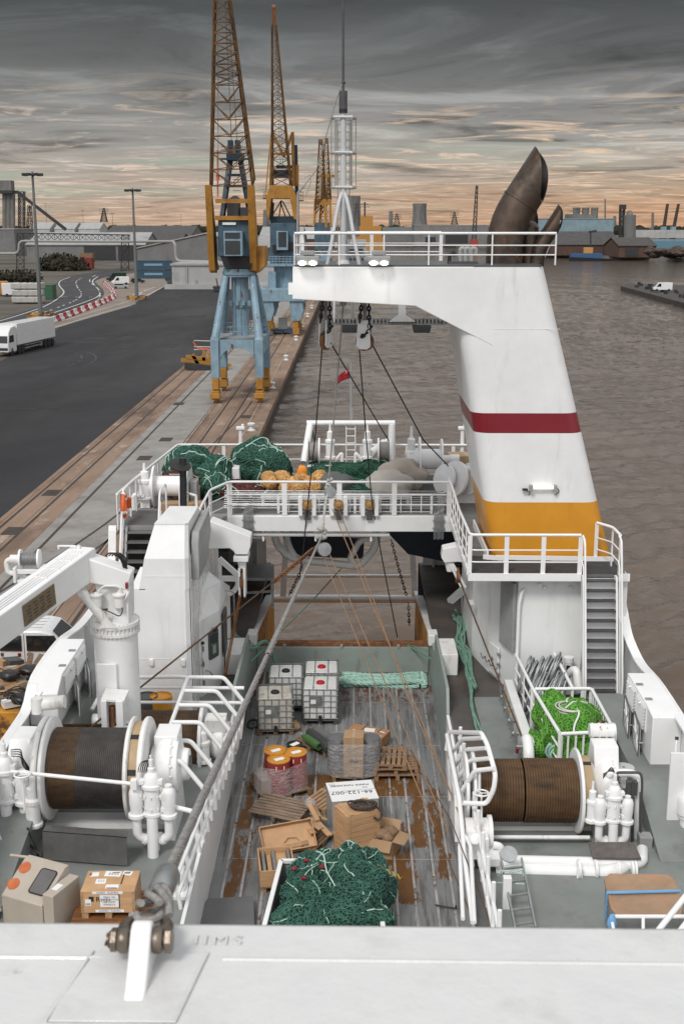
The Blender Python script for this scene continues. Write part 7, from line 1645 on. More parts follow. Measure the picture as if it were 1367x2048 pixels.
# drums wrapped on a pallet
def film_mat(name,col,a,r=.18):
 m=bpy.data.materials.new(name);m.use_nodes=True;n,l=m.node_tree.nodes,m.node_tree.links;b=n['Principled BSDF'];b.inputs['Base Color'].default_value=(*col,1);b.inputs['Roughness'].default_value=r
 co=n.new('ShaderNodeTexCoord');mp=n.new('ShaderNodeMapping');mp.inputs['Scale'].default_value=(1,1,3.2);mp.inputs['Rotation'].default_value=(.5,.3,0);l.new(co.outputs['Object'],mp.inputs[0]);q=n.new('ShaderNodeTexNoise');q.inputs['Scale'].default_value=5;q.inputs['Detail'].default_value=6;q.inputs['Distortion'].default_value=1.2;l.new(mp.outputs[0],q.inputs['Vector'])
 r_=n.new('ShaderNodeMapRange');r_.inputs[1].default_value=.35;r_.inputs[2].default_value=.7;r_.inputs[3].default_value=a*.45;r_.inputs[4].default_value=min(1,a*1.9);l.new(q.outputs['Fac'],r_.inputs[0]);l.new(r_.outputs[0],b.inputs['Alpha'])
 bp=n.new('ShaderNodeBump');bp.inputs['Strength'].default_value=.7;bp.inputs['Distance'].default_value=.04;l.new(q.outputs['Fac'],bp.inputs['Height']);l.new(bp.outputs[0],b.inputs['Normal']);return m
film=film_mat('stretch_film',(.66,.62,.62),.30)
pallet('dark pallet under the film wrapped red and yellow drums',(-1.85,28.35,ZT),R(28),1.25,1.15,nb=7)
yl2=mat('drum_lid_yellow',(.55,.24,.02),.4,var=.08);rd2=mat('drum_red',(.30,.035,.035),.4,var=.1)
dt=ZT+.145
for(x,y),lab,mt,lm in(((-1.98,28.52),'red oil drum with yellow lid, rear left in the film wrapped load',rd2,yl2),((-1.45,28.42),'red oil drum with yellow lid, rear right in the film wrapped load',rd2,yl2),((-1.86,28.0),'red oil drum with yellow lid and white sticker, nearest in the film wrapped load',rd2,yl2),((-1.50,28.95),'black topped drum just behind the red and yellow drums',black,black)):
 h=.88 if lm is yl2 else .86;t=thing('oil_drum',lab,'drum',(x,y,dt),rnd.uniform(0,6),'oil drums in the wrapped load')
 r=.285 if lm is yl2 else .2
 m=MB();m.lathe([(0,0),(r,0),(r,h*.32),(r+.012,h*.33),(r+.012,h*.35),(r,h*.36),(r,h*.64),(r+.012,h*.65),(r+.012,h*.67),(r,h*.68),(r,h)],(0,0,0),(0,0,1),30);part('body',m,mt,t,local=True)
 m=MB();m.lathe([(r,h-.02),(r+.012,h),(r+.008,h+.015),(r-.015,h+.015),(r-.02,h-.01),(0,h-.01)],(0,0,0),(0,0,1),30);m.cyl((.18,0,h-.01),(.18,0,h+.008),.035,n=10);m.cyl((-.2,.05,h-.01),(-.2,.05,h+.006),.025,n=10);part('lid',m,lm,t,local=True)
 m=MB();m.box((.02,.02,h-.004),(.26,.14,.006),rz=.4);part('lid_label',m,paper,t,local=True)
 if lm is yl2:m=MB();m.slab([V(((r+.003)*math.cos(a),(r+.003)*math.sin(a),z))for a,z in((-1.9,.70),(-1.1,.70),(-1.1,.80),(-1.9,.80))],(0,-.004,0));o=part('sticker',m,paper,t,local=True);t.rotation_euler=(0,0,R(8))
m=MB();m.box((-2.2,28.0,dt+.22),(.42,.55,.44),rz=.45);solo('carton',m,mat('pale_carton',(.42,.36,.32),.7),'pale carton under the film at the left of the wrapped drums','box',bevel=.01)
def wrap(pts,z0,z1,label,parent=None):
 m=MB();n=8;rings=[]
 c=sum((V((*p,0))for p in pts),V())/len(pts)
 hull_=fillet([(*p,0)for p in pts],.22,4,closed=True)
 for i in range(n+1):z=z0+(z1-z0)*i/n;rings.append([V((p.x,p.y,z))+(p-c)*(.035*mnoise.noise(V((p.x*3,p.y*3,z*5)))-.03*(i/n)**2)for p in hull_])
 m.loft(rings,cap=False);return m
solo('stretch_wrap',wrap([(-2.5,27.85),(-1.75,27.62),(-1.1,28.25),(-1.25,29.0),(-2.1,28.95)],dt,dt+.74,''),film,'clear stretch film wound round the red and yellow drums','film',smooth=80)
# flat crate with labels
fc=thing('flat_crate','low pale wooden crate with black straps and white papers, behind the carton load','crate',(.43,31.15,ZT),R(-24))
m=MB();
for x in(-.4,0,.4):m.box((x,0,.05),(.1,.6,.1))
part('skid',m,woodd,fc,local=True,smooth=0)
m=MB();m.box((0,0,.25),(1.12,.68,.30));part('box',m,mat('orange_plywood',(.40,.205,.095),.6,var=.15,vs=2,st=(1,6,6)),fc,local=True,bevel=.006)
m=MB()
for x in(-.18,.30):m.box((x,0,.25),(.018,.69,.31))
part('strap',m,black,fc,local=True);m=MB()
for x,y,w,h,r in((.02,.1,.30,.24,.2),(.4,.12,.16,.05,-.2),(-.38,-.1,.05,.14,.3),(.42,-.18,.15,.03,.6)):m.box((x,y,.404),(w,h,.004),rz=r)
part('paper_label',m,paper,fc,local=True)
# carton and metal roll under film
pallet('dark pallet under the carton and grey roll wrapped in film',(.05,29.3,ZT),R(4),1.2,.9)
cb_=thing('tall_carton','tall brown carton strapped upright beside a grey wrapped roll','box',(.05,29.05,dt),R(-4))
m=MB();m.box((0,0,.56),(.52,.5,1.12));part('box',m,card,cb_,local=True,bevel=.01);m=MB();m.box((0,0,1.122),(.07,.49,.006));m.box((0,-.252,.6),(.07,.005,1.0));m.box((.0,.0,.75),(.525,.505,.06));part('tape',m,MATS['brown_tape'],cb_,local=True)
m=MB();m.box((.02,-.255,.46),(.22,.004,.08));part('print',m,inkm,cb_,local=True);m=MB();letter(m,'FRAGILE',.05,(.02,-.259,.46),(1,0,0),(0,0,1),.001);part('lettering',m,card,cb_,local=True,smooth=0)
for x,lab,s in((-.42,'grey ribbed roll in film left of the tall carton',1),(.42,'grey ribbed roll in film right of the tall carton',1)):
 m=MB();prof=[(0,0)]
 for i in range(9):prof+=[(.27,i*.105),(.29,i*.105+.03),(.27,i*.105+.1)]
 prof.append((0,.945));m.lathe(prof,(.05+x,29.25,dt),(0,0,1),26);solo('ribbed_roll',m,mat('dull_ribbed_metal',(.20,.20,.205),.4,.5,var=.2,vs=4),lab,'roll',group='ribbed rolls by the carton')
solo('stretch_wrap',wrap([(-.66,28.9),(-.3,28.72),(.4,28.72),(.76,29.0),(.72,29.6),(-.6,29.6)],dt,dt+.95,''),film_mat('clear_film',(.62,.63,.64),.26),'clear stretch film wound round the tall carton and grey rolls','film',smooth=80)
# pallets
pallet('top pallet of the crossed stack beside the carton load',(1.05,29.5,ZT+.29),R(86),1.15,.85,mat('brown_pallet_wood',(.27,.165,.095),.75,var=.3,vs=2,st=(6,1.2,6),bump=.2,bs=15),6)
pallet('middle pallet of the crossed stack beside the carton load',(1.12,29.42,ZT+.145),R(4),1.2,.95,MATS['brown_pallet_wood'],6)
pallet('bottom pallet of the crossed stack beside the carton load',(1.18,29.4,ZT),R(2),1.2,1.0,MATS['brown_pallet_wood'],6)
pallet('small pale pallet lying between the wrapped drums and the white box',(-.72,27.6,ZT),R(58),.95,.75,woodl,6)
pallet('grey weathered pallet with wide boards, left of the tall wooden crate',(-1.75,26.95,ZT+.12),R(-22),1.35,.95,mat('grey_weathered_wood',(.23,.165,.115),.85,var=.4,vs=2,st=(1.2,6,6),c2=(.12,.09,.07),s2=3),8,tilt=(.10,.0))
pallet('small dark pallet under the heap of broken boards',(-.95,25.6,ZT),R(62),.9,.7)
# white box with hand lettering
wb=thing('white_box','white topped box with black handwritten number 66-122-007, behind the tall wooden crate','box',(.0,26.72,ZT),R(10))
m=MB();m.box((0,0,.40),(1.12,.98,.80));part('box',m,mat('film_grey_carton',(.34,.33,.32),.45,var=.15,vs=3),wb,local=True,bevel=.01)
m=MB();m.box((0,0,.806),(1.14,1.0,.012));tp=part('top_sheet',m,paper,wb,local=True)
m=MB();letter(m,'66-122-007',.22,(-.02,-.10,.815),(-1,.04,0),(-.04,-1,0),.002);letter(m,'MAKK NAKADEK',.125,(-.02,.28,.815),(-1,.03,0),(-.03,-1,0),.002);letter(m,'Med',.07,(.34,.12,.815),(-1,0,0),(0,-1,0),.002);part('hand_lettering',m,inkm,tp,local=True,smooth=0)
m=MB();m.box((0,.0,.814),(1.14,.05,.002));m.box((-.44,.38,.815),(.16,.1,.003),rz=.2);part('clear_tape',m,mat('grey_tape',(.62,.62,.61),.3),tp,local=True)
# tall wooden crate
tc_=thing('tall_crate','tall pale wooden crate with a tarred rope coiled on its lid','crate',(.12,25.2,ZT),R(28))
m=MB();m.box((0,0,.58),(.86,.62,1.16));part('box',m,woodm,tc_,local=True,bevel=.006)
m=MB()
for s in(-1,1):m.box((s*.3,0,1.168),(.09,.63,.018));m.box((-.435,s*.26,.58),(.016,.09,1.15));m.box((s*.38,-.315,.58),(.09,.016,1.15))
for z in(.1,.55,1.05):m.box((-.435,0,z),(.017,.62,.08))
part('batten',m,woodm,tc_,local=True,smooth=0)
m=MB()
for k in range(1,8):m.box((0,-.3105,k*.145),(.84,.003,.006));m.box((-.4305,0,k*.145),(.003,.6,.006))
part('board_gap',m,woodd,tc_,local=True,smooth=0)
m=MB();rr=random.Random(9);tcz=ZT+1.2
for k in range(9):c=V((.24+rr.uniform(-.06,.06),25.18+rr.uniform(-.05,.05),tcz+.03*(k%3)));r_=rr.uniform(.14,.26);m.tube([c+V((r_*1.3*math.cos(a),r_*.8*math.sin(a),.03*math.sin(2*a+k)))for a in[2*math.pi*i/18 for i in range(18)]],.024,6,closed=True)
m.tube(fillet([(.35,25.2,tcz+.05),(.55,25.12,tcz+.03),(.70,25.07,tcz-.1),(.64,24.99,tcz-.28),(.5,24.97,tcz-.18)],.1),.028,6);solo('tarred_rope',m,mat('dark_tarred_rope',(.065,.05,.04),.85,var=.3,vs=9,bump=.4,bs=70),'dark tarred rope tangle on top of the tall wooden crate','rope',smooth=60)
# open wooden tray and broken boards
tr=thing('open_crate','open shallow wooden crate tipped toward the viewer, left of the tall crate','crate',(-1.50,25.35,ZT+.26),R(14));tr.rotation_euler=(R(40),R(-4),R(14))
m=MB();m.box((0,0,.01),(1.25,.66,.02));part('bottom',m,woodm,tr,local=True)
m=MB()
for d_,sz in(((0,-.33,.08),(1.25,.02,.16)),((0,.33,.08),(1.25,.02,.16)),((-.62,0,.08),(.02,.66,.16)),((.62,0,.08),(.02,.66,.16))):m.box(d_,sz)
part('side',m,woodm,tr,local=True,smooth=0)
m=MB();m.box((.05,-.2,.04),(.8,.1,.03),rz=.05);m.tube([(-.1,-.1,.04),(0,0,.06),(.2,-.02,.05),(.25,-.1,.04)],.012,5);part('loose_slat',m,woodl,tr,local=True)
m=MB();letter(m,'SANCO',.06,(.2,-.342,.08),(1,0,0),(0,0,1),.001);part('lettering',m,inkm,tr,local=True,smooth=0)
rr=random.Random(21)
for i in range(9):
 c=g5(628+rr.uniform(-16,16),1672+rr.uniform(-26,22))+V((0,0,.25+i*.035));m=MB();m.box(c,(rr.uniform(.5,.9),rr.uniform(.08,.16),.03),rz=R(118+rr.uniform(-14,14)),rx=rr.uniform(-.15,.15),ry=rr.uniform(-.12,.12));o=solo('broken_board',m,woodl if i%2 else woodm,'broken pale board in the heap between the open crate and tall crate','board',group='broken boards between the crates',smooth=0)
m=MB();lump(m,g5(620,1640)+V((0,0,.45)),(.14,.12,.14),9,None,16,.3);solo('crumpled_film',m,film,'crumpled clear film on top of the broken boards','film',smooth=60)
tu=thing('tube_crate','narrow wooden crate on a pallet with three steel tubes inside, left of the green nets','crate',(-1.68,23.95,ZT),R(8))
m=MB()
for x in(-.3,0,.3):m.box((x,0,.06),(.1,.95,.12))
m.box((0,0,.15),(.74,1.0,.04));part('pallet_base',m,woodl,tu,local=True,smooth=0)
m=MB()
for d_,sz in(((0,-.5,.36),(.76,.03,.38)),((0,.5,.36),(.76,.03,.38)),((-.37,0,.36),(.03,1.0,.38)),((.37,0,.36),(.03,1.0,.38))):m.box(d_,sz)
part('side',m,woodm,tu,local=True,smooth=0)
m=MB();m.box((.12,0,.40),(.26,.94,.05));m.box((-.14,0,.36),(.10,.94,.05));part('divider',m,woodm,tu,local=True)
for x in(-.27,-.04,.30):m=MB();m.cyl((x,-.46,.46),(x,.46,.46),.045,n=14);part('steel_tube',m,galv,tu,local=True)
ob=thing('open_carton','open cardboard box spilling crumpled brown paper beside the tall crate','box',(.72,25.25,ZT),R(-20))
m=MB()
for d_,sz in(((0,-.28,.22),(.62,.015,.44)),((0,.28,.22),(.62,.015,.44)),((-.31,0,.22),(.015,.56,.44)),((.31,0,.22),(.015,.56,.44)),((0,0,.01),(.6,.55,.02))):m.box(d_,sz)
part('box',m,card,ob,local=True,smooth=0)
m=MB();m.slab([(-.31,-.28,.44),(-.31,.28,.44),(-.58,.26,.54),(-.58,-.26,.54)],(0,0,.012));m.slab([(.31,-.28,.44),(.31,.28,.44),(.60,.26,.40),(.60,-.26,.40)],(0,0,.012));m.slab([(-.31,-.28,.44),(.31,-.28,.44),(.30,-.42,.22),(-.30,-.42,.22)],(0,0,.012));m.slab([(-.31,.28,.44),(.31,.28,.44),(.3,.46,.62),(-.3,.46,.62)],(0,0,.012));part('flap',m,card,ob,local=True,smooth=0)
m=MB();rr=random.Random(4)
for i in range(11):lump(m,(rr.uniform(-.2,.2),rr.uniform(-.18,.2),.36+rr.uniform(0,.16)),(.14,.12,.11),i*1.9,None,16,.5)
part('packing_paper',m,mat('kraft_paper',(.24,.15,.09),.8,var=.25,vs=6,bump=.5,bs=9),ob,local=True,smooth=40)
# net bin at the foot of the lane
nbn=thing('net_bin','white edged steel bin heaped with green nets at the near end of the trawl deck','bin',(-.5,21.5,ZT))
fr_=[P(562,1722,z=5.65),P(745,1722,z=5.65),P(770,1885,z=5.65),P(520,1885,z=5.65)]
m=MB()
for i in range(4):a,b=fr_[i],fr_[(i+1)%4];m.bar(a,b,.09,.07)
part('rim',m,whitec,nbn);m=MB()
for i in range(4):a,b=fr_[i],fr_[(i+1)%4];m.slab([a,b,b-V((0,0,.83)),a-V((0,0,.83))],(b-a).cross(V((0,0,1))).normalized()*-.03)
part('side_plate',m,greyp,nbn)
t=thing('net_heap','big heap of dark green nets with pale lashings overflowing the near bin','fishing net',(-.5,22,5.0))
LL=[((-1.25,22.9,5.6),(.42,.5,.42)),((-.82,23.05,5.65),(.4,.4,.42)),((-1.35,22.2,5.5),(.5,.55,.42)),((-.95,21.8,5.55),(.5,.5,.48)),((-1.5,21.3,5.4),(.55,.5,.45)),((-.75,21.3,5.5),(.6,.5,.5)),((-.2,22.6,5.75),(.6,.65,.55)),((.1,22.0,5.75),(.65,.75,.55)),((-.1,21.3,5.65),(.7,.6,.5)),((.35,23.0,5.7),(.45,.5,.4)),((.62,22.5,5.5),(.42,.5,.38)),((-.1,23.35,5.75),(.3,.3,.35)),((.45,21.3,5.45),(.5,.5,.4))]
LL=[((.30+(c[0]-.30)*.80,c[1],c[2]-.04),(r[0]*.86,r[1]*.9,r[2]*.92))for c,r in LL]
net_heap(t,LL,netg,87,None,60,5,strad=.007,roperad=.014,res=40,fold=.34)
m=MB();rr=random.Random(33)
for k in range(2):
 a=V((-.75+k*.46,23.0-rr.random()*.3,6.1));pts=[a+V((.55*i/9+.05*math.sin(i+k),-1.5*i/9,.10*math.sin(i*.7+k)-.06*i*(i>6)*.3+.06))for i in range(10)];m.tube(fillet(pts,.1,2),.016,5)
part('lashing_rope',m,twine,t)
m=MB();q_=[(-.95,22.75,6.0),(-.62,22.45,6.02),(-.98,22.0,6.02),(-1.2,22.5,5.95)]
for c in q_:lump(m,c,(.07,.05,.04),c[0],None,8,.2)
part('red_marker',m,redp,t)
m=MB();pts=[V((.5+.05*i,22.6+.14*(i%2)-.03*i,5.93-.01*i))for i in range(12)];m.tube(pts,.012,5);part('yellow_lacing',m,mat('yellow_twine',(.5,.38,.05),.8),t)
m=MB();m.slab([P(415,1797,z=5.0),P(506,1792,z=5.0),P(510,1880,z=5.0),P(370,1880,z=5.0)],(0,0,-.04));solo('rubber_sheet',m,mat('matt_grey_sheet',(.13,.13,.13),.5,var=.1),'flat grey sheet lying in the lower left corner of the trawl deck','sheet')
m=MB();m.tube([P(870,1810,z=4.85),P(885,1813,z=4.85),P(911,1817,z=4.85)],.02,5);m.tube([P(911,1817,z=4.85),P(911,1811,z=4.95)],.02,5);solo('steel_hook',m,black,'thin black steel hook bar lying on the right of the trawl deck','hook')
m=MB();c=g5(506,1452);m.tube([c+V((.16*math.cos(a),.2*math.sin(a),.06+.05*math.sin(a)))for a in[2*math.pi*i/18 for i in range(18)]],.035,8,closed=True);solo('hose_ring',m,mat('dark_green_hose',(.03,.05,.04),.6),'dark green hose ring lying beside the stained container','hose')
VREF=1100
# ================================================================== UNDER THE NET DECK AND RIGGING
p=lambda u,v,y=45.7:P(u,v,y=y)
gf=thing('stern_gate_frame','white tubular frame of posts and crossbars closing the stern ramp opening','frame',(-.2,45.7,5))
m=MB();m.cyl(p(540,1197),p(850,1198),.16,n=18);part('lower_bar',m,whitec,gf);m=MB();m.cyl(p(572,1152),p(824,1152),.07,n=12);part('upper_bar',m,whitec,gf)
for a,b in((566,574),(829,820)):m=MB();m.bar(p(a,1192),p(b,1040),.22,.2);part('post',m,whitec,gf)
up_=thing('pipe_loop','big bent grey white pipe loop hanging under the net deck beam','pipe',tuple(p(650,1130,40)))
q=lambda u,v:p(u,v,39.5)
m=MB();m.tube(fillet([q(548,1050),q(550,1085),q(580,1118),q(712,1132),q(722,1128),q(755,1090),q(750,1045)],.5,6),.13,14);m.tube(fillet([q(752,1078),q(722,1077),q(698,1118),q(712,1130)],.25,5),.11,12);m.tube(fillet([q(571,1050),q(576,1090),q(594,1120)],.3),.1,10);part('pipe',m,whiter,up_)
navy=mat('navy_blue_steel',(.012,.024,.05),.45,var=.3,vs=1)
for lab,pl,y in(('dark navy trawl door hanging under the middle of the net deck',[(560,1060),(728,1078),(726,1118),(600,1112),(575,1095)],42.5),('dark navy trawl door hanging with a pointed corner beside the funnel side',[(760,1050),(920,1050),(922,1130),(815,1108)],42.0)):
 m=MB();m.prism([(p(u,v,y).x,p(u,v,y).z)for u,v in pl],y,y+.25,'xz');solo('trawl_door',m,navy,lab,'trawl door',group='trawl doors under the net deck',smooth=0)
sb=thing('stern_bulwark','shadowed white stern bulwark panels on both sides of the ramp under the net deck','wall',(0,44.3,ZW))
for a,b in((-7.4,-3.3),(2.7,7.3)):
 m=MB();m.bx(a,b,44.2,44.3,ZW,7.25);m.bx(a,b,44.05,44.3,7.25,7.33);part('panel',m,white,sb,smooth=0)
 m=MB()
 for i in range(6):x=a+(b-a)*(i+.5)/6;m.bx(x-.04,x+.04,43.9,44.2,ZW,7.25)
 part('rib',m,whiter,sb,smooth=0)
 m=MB();m.bx(a,b,44.2,44.35,7.4,ZN-.2);part('painted_shade_backing',m,darkg,sb,smooth=0)  # dark sheet added above the panels, interior shade put into its colour
for x,lab in((-7.3,'side wall closing the port side below the net deck, dark with painted shade'),(7.2,'side wall closing the starboard side below the net deck, dark with painted shade')):m=MB();m.bx(x,x+.1,37,44.2,7.4,ZN-.16);solo('side_wall',m,darkg,lab,'wall',smooth=0)  # house sides enclosing the stern space, its shade put into their dark colour
m=MB();m.bar(p(480,1158,40),p(548,1158,40),.06,.1);m.bar(p(487,1186,40),p(548,1182,40),.06,.08)
for u in(490,545):m.bar(p(u,1158,40),p(u,1215,40),.08)
m.slab([p(480,1157,40),p(548,1157,40),p(548,1128,42.5),p(480,1128,42.5)],(0,0,-.05));solo('work_bench',m,[greyp],'grey steel work bench under the net deck at the port passage end','bench',smooth=0)
m=MB();m.prism([(4.0,ZW),(5.6,ZW),(5.0,8.0),(4.6,8.0)],41.5,42.6,'xz');m.bx(5.2,6.6,42,43.2,ZW,8.2);solo('stern_roller_block',m,greyp,'grey roller block in the shade under the net deck starboard','winch part',bevel=.03)
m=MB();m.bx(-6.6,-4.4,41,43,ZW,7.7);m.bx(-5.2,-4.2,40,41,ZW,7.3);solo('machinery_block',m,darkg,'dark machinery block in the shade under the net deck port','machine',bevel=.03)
m=MB();m.slab([p(895,1205,37),p(945,1160,37),p(945,1175,37),p(905,1208,37)],(0,.4,0));solo('strut_plate',m,greyp,'grey triangular strut plate by the starboard passage under the platform','plate',smooth=0)
for lab,a,b in(('dark chain hanging in the stern opening left of the ramp',(606,1128),(578,1190)),('dark chain hanging in the stern opening from the right trawl door',(782,1080),(812,1190)),('short dark chain drooping below the right end of the lower gate bar',(816,1205),(818,1250))):m=MB();chain(m,p(*a,43),p(*b,43),.05,.15,.017);solo('hanging_chain',m,darkg,lab,'chain',group='chains at the stern gate')
# blocks and wires under the gantry arm
for u0,u1,v0,v1,lab,s in((640,662,640,697,'white cheeked wire block hanging left under the gantry arm, turned edge on',-1),(713,745,640,700,'white cheeked wire block hanging right under the gantry arm, its broad cheek showing',1)):
 y=34.0;a=P(u0,v0,y=y);b=P(u1,v1,y=y);c=(a+b)/2;t=thing('wire_block',lab,'pulley block',tuple(c),group='blocks under the gantry arm')
 rz=R(62)if s<0 else R(-22);rd=V((math.cos(rz),math.sin(rz),0));nd=V((-rd.y,rd.x,0));m=MB();h=(a.z-b.z);w=.17
 for k in(-1,1):o=c+nd*.09*k;m.slab([o-rd*w+V((0,0,h/2)),o+rd*w+V((0,0,h/2)),o+rd*w*1.3-V((0,0,h*.36)),o+rd*w*.7-V((0,0,h*.47)),o-rd*w*.7-V((0,0,h*.47)),o-rd*w*1.3-V((0,0,h*.36))],nd*.03*k)
 part('cheek',m,whitec,t,bevel=.01)
 m=MB();m.cyl(c-nd*.06-V((0,0,h*.22)),c+nd*.06-V((0,0,h*.22)),.26,n=24);part('sheave',m,rust,t)
 m=MB();m.bar(c+V((0,0,h/2)),P((u0+u1)/2,600,y=y),.1,.06);part('hanger',m,greyp,t)
 m=MB();chain(m,P((u0+u1)/2-6,603,y=y-.1),c+V((-.15,-.12,h*.45)),.02,.14,.028);chain(m,P((u0+u1)/2+8,603,y=y-.1),c+V((.12,-.15,h*.25)),.02,.14,.028);chain(m,c+V((.2,-.15,h*.3)),c+V((-.1,-.16,-h*.05)),.03,.12,.025);part('chain',m,black,t)
 if s>0:m=MB();m.slab([c-nd*.125+rd*i*.07+V((0,0,j*.05))for i,j in((-1,-1),(1,-1),(1,1),(-1,1))],-nd*.006);part('plate',m,black,t)
dkw=mat('dark_wire',(.035,.03,.027),.6,.3,var=.2)
def wire_thing(lab,pts,r,mt,grp,name='rigging_wire'):m=MB();m.tube(pts,r,5);solo(name,m,mt,lab,'wire rope',group=grp)
G_='thin wires from the gantry blocks'
wire_thing('dark wire dropping from the left gantry block past the left rail roller',[P(644,694,y=34),P(631,863,y=36.5),P(615,1010,y=37.2),P(606,1100,y=37.6),P(598,1160,y=38)],.02,dkw,G_)
wire_thing('dark wire slanting right from the left gantry block behind the flag',[P(661,686,y=34),P(777,882,y=41.8)],.022,dkw,G_)
wire_thing('dark wire dropping from the right gantry block past the right rail roller',[P(718,697,y=34),P(732,879,y=36.5),P(744,1010,y=37.2),P(762,1110,y=38),P(794,1275,y=39)],.02,dkw,G_)
wire_thing('dark wire slanting from the right gantry block to the white winch by the funnel',[P(745,691,y=34),P(846,880,y=39),P(908,945,y=39.2)],.022,dkw,G_)
T_=mat('tan_rope',(.27,.165,.095),.85,var=.2,vs=9);G_='tan tackle ropes over the trawl deck'
for lab,pts in(('leftmost tan tackle rope running from the hanging sheave to the starboard tube guard',[(646,1113,35.0),(763,1400,30),(868,1655,22.6)]),('second tan tackle rope from the left running down to the starboard tube guard',[(657,1104,35.0),(784,1398,30),(895,1662,22.4)]),('third tan tackle rope, starting at the net deck rail rollers',[(664,1018,37.0),(740,1200,33.5),(826,1400,29),(928,1655,22.4)]),('rightmost tan tackle rope, starting at the middle rail roller',[(677,1018,37.0),(745,1195,33.7),(818,1400,29),(935,1665,22.3)])):wire_thing(lab,[P(u,v,y=y)for u,v,y in pts],.016,T_,G_,'tackle_rope')
for lab,pts in(('thin brown line crossing the starboard tube guard down to the bottom edge',[(820,1500,27),(900,1640,22.4),(960,1790,20.2),(990,1880,19)]),('second thin brown line inside the lane passing the tube guard',[(868,1655,22.6),(950,1850,19.3)])):wire_thing(lab,[P(u,v,y=y)for u,v,y in pts],.012,wirerust,'thin lines at the starboard guard','thin_line')
kn=thing('rope_tackle','pale knotted rope tackle with round sheave where the thick stay meets the net deck','tackle',tuple(P(645,1090,y=35)))
ropw=mat('pale_knotted_rope',(.42,.42,.39),.8,var=.2,vs=8,bump=.4,bs=60)
m=MB();rr=random.Random(6)
for i in range(13):c=P(643+rr.uniform(-9,9),1068+rr.uniform(-12,10),y=35.0+rr.uniform(-.15,.1));m.ell(c,(.09,.08,.08),10,7)
laid_rope(m,[P(645,1055,y=35),P(650,1010,y=35.6),P(655,985,y=36)],.05,7);
for i in range(7):m.ell(P(657+rr.uniform(-5,5),968+rr.uniform(-10,10),y=36.2),(.07,.06,.07),10,7)
part('knot',m,ropw,kn)
m=MB();c=P(648,1099,y=34.9);m.lathe([(0,-.07),(.2,-.07),(.22,-.04),(.22,.04),(.2,.07),(.08,.08),(0,.08)],c,(.3,-.9,.2),24);c=P(660,985,y=36);m.lathe([(0,-.05),(.17,-.05),(.19,0),(.17,.05),(0,.06)],c,(.3,-.9,.2),20);part('sheave',m,galv,kn)
m=MB();m.tube([P(657,962,y=36.2),P(686,612,y=34.2)],.025,6);m.ell(P(686,607,y=34.2),(.1,.1,.08),10,6);solo('upper_stay',m,mat('pale_stay',(.38,.37,.36),.6,.2,var=.2),'thin pale stay rising from the knotted tackle to the underside of the gantry arm','wire rope')
VREF=490
# ================================================================== DOCKSIDE AND FAR SHORE
def corr(name,col,sc=3.2,axis=0):
 m=mat(name,col,.6,var=.12,vs=.15,c2=tuple(c*.7 for c in col),s2=.2,lo=.5,hi=.75,spec=.25);n,l,b=nodes_of(m);co=n.new('ShaderNodeTexCoord');w=n.new('ShaderNodeTexWave');w.bands_direction='XYZ'[axis];w.inputs['Scale'].default_value=sc;l.new(co.outputs['Object'],w.inputs['Vector']);bp=n.new('ShaderNodeBump');bp.inputs['Strength'].default_value=.5;bp.inputs['Distance'].default_value=.08;l.new(w.outputs['Fac'],bp.inputs['Height']);l.new(bp.outputs[0],b.inputs['Normal']);return m
cg=corr('grey_cladding',(.20,.20,.195));cdk=corr('dark_roofing',(.07,.066,.062));clt=corr('pale_roofing',(.36,.36,.355));cbr=mat('dark_brick',(.085,.048,.036),.85,var=.2,vs=.3);crd=corr('white_cladding',(.42,.42,.41));cpb=corr('pale_blue_cladding',(.22,.30,.34));con=mat('weathered_concrete',(.17,.165,.155),.85,var=.2,vs=.12,c2=(.10,.10,.098),s2=.1,lo=.45,hi=.65,st=(1,1,.3));dst=mat('dark_dock_steel',(.03,.03,.032),.6,var=.2)
B2=lambda u,v:P(u,v,z=ZQ)
